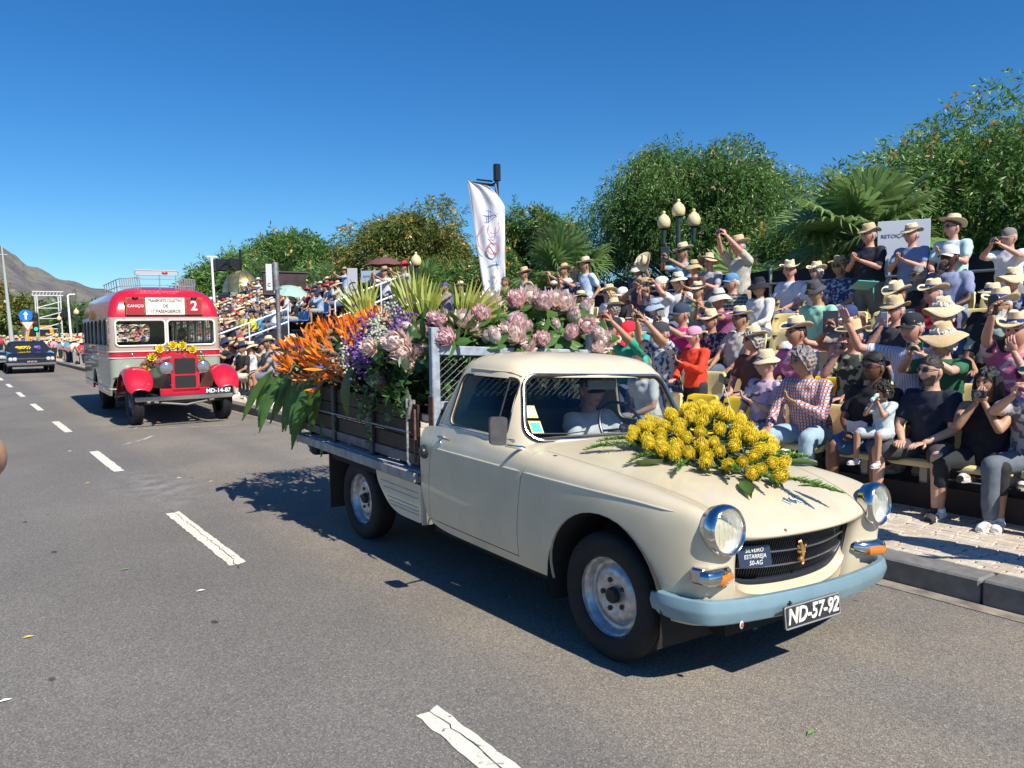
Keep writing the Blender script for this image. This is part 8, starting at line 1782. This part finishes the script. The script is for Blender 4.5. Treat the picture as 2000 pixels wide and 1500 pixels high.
for z, ins in lev: g.v += [tuple(p) for p in oblong(1.01-ins, 1.0+ins*1.25, 6.35-ins*1.3, max(.12, .16-ins*.0), .3 if ins < .5 else .12, z)]
for i in range(len(lev)-1):
    for j in range(n):
        zz = (lev[i][0]+lev[i+1][0])/2; g.f.append((i*n+j, i*n+(j+1) % n, (i+1)*n+(j+1) % n, (i+1)*n+j)); g.m.append(0)
g.f.append(tuple((len(lev)-1)*n+j for j in range(n))); g.m.append(0)
o = g.obj('t', None, fix=True, smooth=False); me = o.data; D.objects.remove(o)
BUS = None; bm = bmesh.new(); bm.from_mesh(me); BUS = BVHTree.FromBMesh(bm); bm.free()
me = solid(me, .04)
wl_ = rr_poly(-.455, 1.64, .435, .245, .07, 5); wr_ = rr_poly(.455, 1.64, .435, .245, .07, 5)
me = boolean(me, prismme(wl_, .5, 1.6, 'y')); me = boolean(me, prismme(wr_, .5, 1.6, 'y')); me = boolean(me, prismme(rr_poly(0, 1.64, .5, .22, .1, 5), 5.9, 6.8, 'y'))
swin = [(1.38, .30), (2.12, .36), (2.92, .36), (3.72, .36), (4.52, .36), (5.32, .36), (5.95, .2)]
for cy, hw in swin: me = boolean(me, prismme(rr_poly(cy, 1.66, hw, .25, .05, 4), -1.5, 1.5, 'x'))
me = boolean(me, cylx(3.75, .40, .50, -1.5, 1.5)); me = boolean(me, prismme(round_poly([(.5, .2), (1.32, .2), (1.05, .80), (.5, 1.0)], .05), -1.5, 1.5, 'x'))
me.materials.clear()
for m_ in (RED, SAGE, TANP, mat('bus_shaded_pillar', (.07, .045, .035), .25, coat=.6)): me.materials.append(m_)  # last one: brown window frames, darkened in colour for the shaded side
mi = []
for p in me.polygons: z = p.center.z; sd = abs(p.center.x) > .9 and p.center.y > 1.12; mi.append(0 if z > 1.95 or z < .585 or 1.18 < z < 1.285 else 1 if z < 1.18 else 3 if sd else 2)
me.polygons.foreach_set('material_index', mi); me.polygons.foreach_set('use_smooth', [True]*len(mi)); me.set_sharp_from_angle(angle=radians(30)); link('bus_body', me, bus)
for x0, poly in ((-1, wl_), (1, wr_)):
    P = [(a, .992, b) for a, b in poly]; MB().tube(P, .018, 6, closed=True).obj('windscreen_frame', WTR, bus); MB().add([(a, 1.015, b) for a, b in poly], [tuple(range(len(poly)))]).obj('windscreen', GLASS, bus, smooth=False)
for sx in (-1, 1):
    for cy, hw in swin:
        poly = rr_poly(cy, 1.66, hw, .25, .05, 4); MB().tube([(sx*1.012, a, b) for a, b in poly], .012, 5, closed=True).obj('window_frame', mat('frame_grey', (.18, .17, .15), .4), bus)
        if not (sx < 0 and cy in (2.12, 2.92, 3.72)): MB().add([(sx*.99, a, b) for a, b in poly], [tuple(range(len(poly)))]).obj('side_pane', GLASS, bus, smooth=False)
        for q in (-.12, .12): MB().tube([(sx*.985, cy+q, 1.41), (sx*.985, cy+q, 1.91)], .008, 4).obj('window_bar', STEEL, bus)
for z in (.588, 1.172, 1.29): 
    P = [(x, y-.0, z) for x, y, _ in oblong(1.018, .992, 6.36, .165, .3, z)]; MB().tube(P[13:]+P[:1], .009, 5).obj('trim_line', WTR, bus)
for x in (-.62, .62): MB().ell((x, .985, 1.23), .03, .012, .03, 10, 6).obj('marker_lamp', CHROME, bus)
MB().box((-.96, 1.1, .50), (.96, 6.2, .56)).obj('floor', DARK, bus, smooth=False)
for yy in (2.2, 3.0, 3.8, 4.6, 5.4):
    for sx in (-1, 1): MB().box((sx*.52-.38, yy, .60), (sx*.52+.38, yy+.1, 1.34), bev=.03).obj('bench_back', mat('bench_brown', (.06, .035, .025), .6), bus)
# destination board: three framed panels
for (x0, x1, colr, txt, sz) in ((-.70, -.36, (.42, .01, .03), 'CANIÇO', .072), (-.355, .345, (.80, .76, .66), None, 0), (.35, .68, (.42, .01, .03), '2', .26)):
    yb = .985; zb, zt = 1.985, 2.315
    MB().box((x0, yb-.03, zb), (x1, yb+.02, zt), bev=.004).obj('board_frame', WOODF if txt else mat('board_cream', colr, .6), bus, smooth=False)
    if txt:
        MB().box((x0+.03, yb-.036, zb+.03), (x1-.03, yb-.028, zt-.03)).obj('board_panel', mat('board_red', colr, .35, coat=.4), bus, smooth=False)
        text('board_lettering', txt, sz, WTR, bus, Matrix.Translation(((x0+x1)/2, yb-.04, (zb+zt)/2)) @ rot('X', 90), .002, bold=.0012 if len(txt) > 1 else .006)
        MB().ell(((x0+x1)/2, yb-.05, zt-.01), .06, .03, .02, 10, 6).obj('board_lamp', BLACK, bus)
    else:
        for q, (s_, dz) in enumerate((('TRANSPORTE COLECTIVO', .10), ('DE', .0), ('17 PASSAGEIROS', -.10))): text('board_lettering', s_, .078 if q == 0 else .085, mat('ink_olive', (.06, .055, .02), .6), bus, Matrix.Translation((0, yb-.034, (zb+zt)/2+dz)) @ rot('X', 90) @ Matrix.Scale(.66 if q == 0 else .85, 4, (1, 0, 0)), .001, bold=.0018)
# engine bonnet, radiator
g = MB(); rw = []
for t, (y, hw, zt, zb) in enumerate(((.985, .50, 1.19, .62), (.5, .40, 1.20, .62), (-.1, .30, 1.22, .62), (-.55, .235, 1.235, .62))):
    for q in range(11):
        a = pi*q/10; rw.append((hw*cos(a)*(1-.0), y, zb+(zt-zb)*(1 if 0 else 0)+((zt-zb)*.72 if q in (0, 10) else (zt-zb)*(.72+.28*sin(a)))))
    rw.append((-hw, y, zb)); rw.append((hw, y, zb))
k = 13; g.add(rw, [(i*k+j, i*k+(j+1) % k, (i+1)*k+(j+1) % k, (i+1)*k+j) for i in range(3) for j in range(13)], 0)
g.m = [0 if (j % 13) < 10 else 1 for j in range(39)]
g.obj('bonnet', [RED, mat('bonnet_green', (.12, .14, .11), .3, coat=.6)], bus, fix=True, ang=50)
rp = round_poly([(-.235, .60), (.235, .60), (.235, 1.19), (.13, 1.265), (-.13, 1.265), (-.235, 1.19)], .05, 4); MB().prism(rp, -.66, -.55, 'y').obj('radiator_shell', RED, bus, fix=True, ang=40)
MB().prism(rr_poly(0, 1.05, .175, .135, .02), -.668, -.655, 'y').obj('radiator_core', mat('core_black', (.012, .012, .014), .7, bump=.6, bscale=300), bus, fix=True, smooth=False); MB().prism(rr_poly(0, .775, .175, .105, .02), -.668, -.655, 'y').obj('radiator_core', mat('core_black', (0, 0, 0)), bus, fix=True, smooth=False)
MB().prism([(-.03, 1.225), (0, 1.265), (.03, 1.225), (0, 1.185)], -.675, -.66, 'y').obj('radiator_badge', CHROME, bus, fix=True, smooth=False)
MB().box((-.42, -.66, .52), (.42, -.56, .66), bev=.02).obj('front_apron', RED, bus)
MB().tube([(-.31, -.60, .90), (.31, -.60, .90)], .014, 6).obj('lamp_bar', RED, bus)
for sx in (-1, 1):
    M = Matrix.Translation((sx*.305, -.66, 1.03)) @ rot('X', 90); h = MB().lathe([(.03, -.16), (.09, -.10), (.112, -.02), (.116, .02), (.108, .03), (.104, .02)], 24, M).obj('headlight', CHROME, bus)
    MB().lathe([(.104, .02), (.07, .045), (.001, .055)], 24, M).obj('lens', mat('lens_grey', (.42, .42, .42), .12, .7, coat=1), h)
    # front fender swept over the wheel
    f_ = MB(); V = []; prof = [(-.25, -.05), (-.20, .0), (-.10, .035), (.04, .045), (.15, .02), (.21, -.03), (.23, -.09)]
    path = [(-.60, .70), (-.50, .86), (-.30, .985), (-.05, 1.02), (.2, .97), (.42, .85), (.62, .68), (.85, .54), (1.02, .50)]
    path = [(-.66, .64)]+path
    for i, (y, z) in enumerate(path):
        sc_ = .55 if i == 0 else .85 if i == 1 else 1
        for dx, dz in prof: V.append((sx*(.74+dx*sc_), y, z+dz*sc_))
    k = len(prof); f_.add(V, [(i*k+j, i*k+j+1, (i+1)*k+j+1, (i+1)*k+j) for i in range(len(path)-1) for j in range(k-1)])
    fo = f_.obj('fender', RED, bus, fix=True, ang=180); md = fo.modifiers.new('s', 'SOLIDIFY'); md.thickness = .015; m2 = fo.modifiers.new('u', 'SUBSURF'); m2.levels = 2; m2.render_levels = 2; fo.data = evalmesh(fo, False); fo.modifiers.clear()
    for y, R_, x in ((0, .385, .75), (3.75, .40, .80)):
        w_ = D.objects.new('wheel', None); COL.objects.link(w_); w_.parent = bus; w_.location = (sx*x, y, R_); w_.rotation_euler = (0, 0, radians(4) if y == 0 else 0); M = rot('Y', 90*sx)
        hw = .085 if y == 0 else .12; t = MB(); t.lathe([(.24, -hw*.8), (.30, -hw), (R_-.02, -hw), (R_, -hw*.75), (R_, -.02), (R_-.012, -.018), (R_-.012, .018), (R_, .02), (R_, hw*.75), (R_-.02, hw), (.30, hw), (.24, hw*.8)], 40, M)
        for q in range(36):
            a = 2*pi*q/36
            for s2 in (-1, 1): t.box((-.010, -.006, .0), (.010, .006, .008), M=M @ Matrix.Rotation(a, 4, 'Z') @ Matrix.Translation((R_-.002, 0, s2*hw*.5)) @ rot('Y', 90))
        t.obj('tyre', TYRE, w_, ang=40); MB().lathe([(.245, hw*.75), (.235, hw*.4), (.12, .02), (.10, .05), (.06, .08), (.001, .09)], 30, M).obj('rim', mat('bus_rim', (.10, .10, .11), .4, .5), w_)
# bumper, plate, chassis
b = MB().box((-.86, -.93, .475), (.74, -.90, .555), bev=.008); b.obj('bumper', CHROME, bus); MB().tube([(-.4, -.6, .5), (-.5, -.9, .5)], .02, 6).tube([(.4, -.6, .5), (.5, -.9, .5)], .02, 6).tube([(-.75, 0, .385), (.75, 0, .385)], .04, 8).tube([(-.5, -.5, .42), (.0, -.62, .36), (.5, -.5, .42)], .02, 6).obj('front_axle', mat('chassis_grey', (.12, .12, .12), .5), bus)
MB().box((-.42, -.5, .38), (-.34, 6.2, .50)).box((.34, -.5, .38), (.42, 6.2, .50)).box((-.9, 1.1, .35), (.9, 1.2, .5)).obj('chassis', DARK, bus, smooth=False)
pl = MB().box((.27, -.945, .545), (.70, -.935, .665), bev=.004).obj('number_plate', mat('plate_black', (0, 0, 0)), bus); text('plate_number', 'MD-14-87', .10, CW, pl, Matrix.Translation((.485, -.95, .605)) @ rot('X', 90), .001, bold=.003)
MB().box((-.93, -.0, .0), (-.93, 0, 0)) if False else None
# roof rack
rk = MB(); RKM = mat('rack_grey', (.42, .43, .45), .4, .4)
for sx in (-1, 1):
    for z in (2.57, 2.72): rk.tube([(sx*.35, 1.5, z), (sx*.66, 1.65, z-.01), (sx*.72, 2.0, z-.02), (sx*.72, 4.2, z-.02)], .009, 5)
    for q in range(10): t = q/9; x = sx*(.35+.33*t); rk.tube([(x, 1.5+.17*t, 2.50), (x+sx*.02, 1.5+.17*t, 2.72)], .009, 4)
    for yy in np.arange(2.0, 4.3, .4): rk.tube([(sx*.70, yy, 2.40), (sx*.72, yy, 2.70)], .009, 4)
for z in (2.58, 2.70): rk.tube([(-.35, 1.5, z), (.35, 1.5, z)], .010, 5)
rk.obj('roof_rack', RKM, bus)
b = MB(); b.tube([(a, 1.48, c) for a, c in rr_poly(-.05, 2.82, .40, .045, .04, 4)], .012, 5, closed=True)
for x in (-.40, .0, .30): b.tube([(x, 1.5, 2.5), (x, 1.48, 2.79)], .012, 5)
b.obj('rack_header', RKM, bus); MB().prism(rr_poly(-.05, 2.82, .38, .03, .025, 4), 1.475, 1.485, 'y').obj('header_panel', mat('header_white', (.38, .42, .45), .4), bus, fix=True); MB().ell((.1, 1.468, 2.82), .06, .01, .03, 8, 5).obj('header_emblem', RED, bus)
# garland
gl = []; YB2 = leafmat('garland_yellow', (.82, .60, .02), (.88, .72, .10), island=.15, trans=.3, vscale=20)
path = [(-.52, .35, .98), (-.46, .3, 1.10), (-.40, .25, 1.22), (-.28, .2, 1.36), (-.10, .15, 1.42), (.06, .15, 1.42), (.24, .15, 1.36), (.38, .2, 1.24), (.42, .2, 1.08)]
lf = MB(); R_ = random.Random(5); bz = [Vector(p)-Vector((0, 1.0 if False else .1, .06)) for p in path]
BM = Matrix.Translation(bus.location) @ Matrix.Rotation(radians(-2.6), 4, 'Z')
for i in range(600): t = R_.uniform(0, len(bz)-1.01); k = int(t); p = bz[k].lerp(bz[k+1], t-k)+Vector((R_.gauss(0, .05), R_.gauss(0, .05), R_.gauss(0, .05))); a = R_.uniform(0, 6.28); petal(lf, BM @ p, (cos(a), sin(a), .3), (-sin(a), cos(a), .2), .07, .014, .2, pts=3)
tag(lf.obj('garland_leaves', GRN, ang=180), 'leafy garland draped over the red bus bonnet', 'garland', None, 'stuff')
for i, (k, dx) in enumerate(((0, 0), (1.9, 0), (3, 0), (4.2, .0), (5.2, 0), (6.2, 0), (7.8, 0))):
    q = int(k); p = bz[q].lerp(bz[min(q+1, 8)], k-q); g = MB()
    for ring_, (nn, t, L_) in enumerate(((9, 1.15, .085), (8, .75, .075), (6, .35, .06))):
        for j in range(nn): a = 2*pi*(j+.5*ring_)/nn; petal(g, (0, 0, 0), (cos(a)*sin(t), sin(a)*sin(t), cos(t)), (-sin(a), cos(a), 0), L_*1.25, .034, .2, pts=4)
    o = g.obj('yellow_bloom', YB2, ang=180); o.matrix_world = BM @ Matrix.Translation(p+Vector((0, -.06, .03))) @ orient((-.2, -.9, .45)); tag(o, 'yellow bloom of the bus garland, %s' % ['lowest on the left', 'second from the left end', 'upper left shoulder', 'left of the top', 'right of the top', 'upper right shoulder', 'beside the right headlight'][i], 'flower', 'yellow blooms of the bus garland'); MB().ell((0, 0, .02), .016, .016, .012, 8, 5).obj('bloom_centre', mat('bloom_orange', (.7, .3, .02), .7), o)
person(tuple(BM @ Vector((.42, 1.75, .48))), pi-.05, 'bus driver in dark clothes seen through the right half of the bus windscreen', scale=.95, skin='olive', hair=('short', 'dark'), shirt=(.03, .03, .05), sleeve='long', hands=('wheel', 'wheel'), pants=(.03, .03, .03), vox=.03, group=None)
MB().tube([BM.inverted() @ (BM @ Vector((.42+.19*cos(a), 1.34+.05*sin(a), 1.28+.16*sin(a)))) for a in np.linspace(0, 2*pi, 20, False)], .012, 5, closed=True).obj('steering_wheel', BLACK, bus)
# leaflet by the bus wheel and petals on the road
for i, (x, y) in enumerate(((2.62, 14.5), (2.55, 14.6), (1.15, 9.6), (2.02, 9.25), (.65, 8.2), (1.3, 12.4), (.25, 4.9), (3.42, 2.55), (2.7, 1.75), (1.2, 5.1), (2.25, 8.8), (.5, 13.5), (.9, 5.9), (.1, 4.1))):
    g = MB().add([(x, y, .006), (x+.03, y+.010, .012), (x+.06, y, .006), (x+.03, y-.011, .009)], [(0, 1, 2, 3)]); o = g.obj('fallen_petal', mat('petal_%d' % (i % 4), [(.10, .25, .05), (.7, .7, .66), (.6, .45, .1), (.6, .6, .6)][i % 4], .8), smooth=False); tag(o, '%s fallen petal or scrap on the asphalt %s' % (['green', 'white', 'yellow', 'grey'][i % 4], ['by the bus wheel', 'beside the bus wheel', 'near the third dash', 'right of the third dash', 'left of the third dash', 'left of the fourth dash', 'at the lower left', 'under the truck bumper', 'in front of the truck bumper', 'left of the second dash', 'in the pale scuff', 'far in the left lane', 'below the third dash', 'near the bottom left corner'][i]), 'litter')
# ============================================================ OLD SEDANS
def sedan(loc, col, label, rz, flowers=True, plate='HF-07-24'):
    P_ = mat('sedan_%s' % plate, col, .18, coat=1); t = empty('old_sedan', loc, label, 'car', 'classic cars following the bus', rz)
    g = MB(); stn = [(-.95, .83, .38, .80), (-.90, .88, .30, .86), (-.2, .90, .26, .92), (1.1, .90, .26, .96), (2.8, .90, .28, .96), (3.7, .87, .32, .90), (3.95, .80, .40, .82)]; V = []
    for y, hw, zb, zt in stn:
        for q in ((-hw*.94, zb), (-hw, zb+.12), (-hw*1.0, zb+.32), (-hw*.95, zt-.04), (-hw*.8, zt), (0, zt+.03), (hw*.8, zt), (hw*.95, zt-.04), (hw, zb+.32), (hw, zb+.12), (hw*.94, zb)): V.append((q[0], y, q[1]))
    k = 11; g.add(V, [(i*k+j, i*k+(j+1) % k, (i+1)*k+(j+1) % k, (i+1)*k+j) for i in range(len(stn)-1) for j in range(k)]+[tuple(range(k)), tuple((len(stn)-1)*k+j for j in range(k))[::-1]]); g.obj('car_body', P_, t, fix=True, ang=40)
    g = MB(); V = []
    for z, hw, yf, yr in ((.95, .78, .55, 3.0), (1.28, .62, 1.02, 2.6), (1.34, .58, 1.12, 2.5)): V += [(-hw, yf, z), (hw, yf, z), (hw, yr, z), (-hw, yr, z)]
    g.add(V[:8], [(0, 1, 5, 4), (1, 2, 6, 5), (2, 3, 7, 6), (3, 0, 4, 7)]); g.obj('car_windows', mat('car_glass', (.02, .025, .03), .06, coat=.3), t, fix=True, smooth=False)
    MB().add(V[4:], [(0, 1, 5, 4), (1, 2, 6, 5), (2, 3, 7, 6), (3, 0, 4, 7), (4, 5, 6, 7)]).obj('car_roof', P_, t, fix=True, smooth=False)
    for sx in (-1, 1): MB().tube([(sx*.785, .55, .95), (sx*.625, 1.02, 1.28)], .02, 5).tube([(sx*.78, 1.7, .95), (sx*.62, 1.75, 1.28)], .02, 5).tube([(sx*.785, 3.0, .95), (sx*.625, 2.6, 1.28)], .03, 5).obj('car_pillars', P_, t)
    MB().box((-.50, -.99, .60), (.50, -.95, .66), bev=.01).obj('grille_chrome', CHROME, t); MB().box((-.48, -.975, .50), (.48, -.955, .60)).obj('grille_dark', DARK, t, smooth=False)
    for sx in (-1, 1):
        for x in (.60, .75): MB().lathe([(.075, 0), (.07, .02), (.001, .035)], 16, Matrix.Translation((sx*x, -.955, .62)) @ rot('X', 90)).obj('headlight', mat('lamp_bright', (.7, .7, .68), .15, .3), t)
        MB().box((sx*.675-.16, -.965, .53), (sx*.675+.16, -.95, .70), bev=.01).obj('lamp_surround', CHROME, t)
    MB().box((-.90, -1.03, .36), (.90, -.96, .48), bev=.02).obj('bumper', CHROME, t); o = MB().box((-.26, -1.045, .45), (.26, -1.035, .55)).obj('number_plate', BLACK, t, smooth=False); text('plate_number', plate, .09, CW, o, Matrix.Translation((0, -1.05, .5)) @ rot('X', 90), .001)
    for sx in (-1, 1):
        for y in (0, 2.9): MB().lathe([(.001, 0), (.2, 0), (.22, .02), (.33, .03), (.33, .2), (.001, .21)], 24, Matrix.Translation((sx*.88, y, .33)) @ rot('Y', -90*sx)).obj('wheel', TYRE, t)
    if flowers:
        for (x0, c_, nm) in ((-.25, (.8, .6, .03), 'yellow'), (.28, (.25, .12, .5), 'purple')):
            g = MB(); R2 = random.Random(3)
            for k_ in range(60): g.ell((loc[0]+x0+R2.gauss(0, .13 if nm == 'yellow' else .05), loc[1]+.15+R2.gauss(0, .06), 1.02+R2.uniform(0, .10)), .035, .035, .03, 6, 4)
            tag(g.obj('flower_bunch', mat('bunch_'+nm, c_, .7)), '%s flower bunch on the bonnet of the dark sedan %s' % (nm, 'with plate '+plate if False else ('nearest the bus' if loc[1] < 40 else 'at the left edge')), 'flowers')
sedan((2.92, 39.2, 0), (.008, .013, .03), 'dark navy sixties sedan with four round headlights and flowers', radians(-1))
sedan((1.32, 43.5, 0), (.012, .014, .02), 'second dark classic car cut off by the left edge', radians(-1), True, 'MA-20-11')
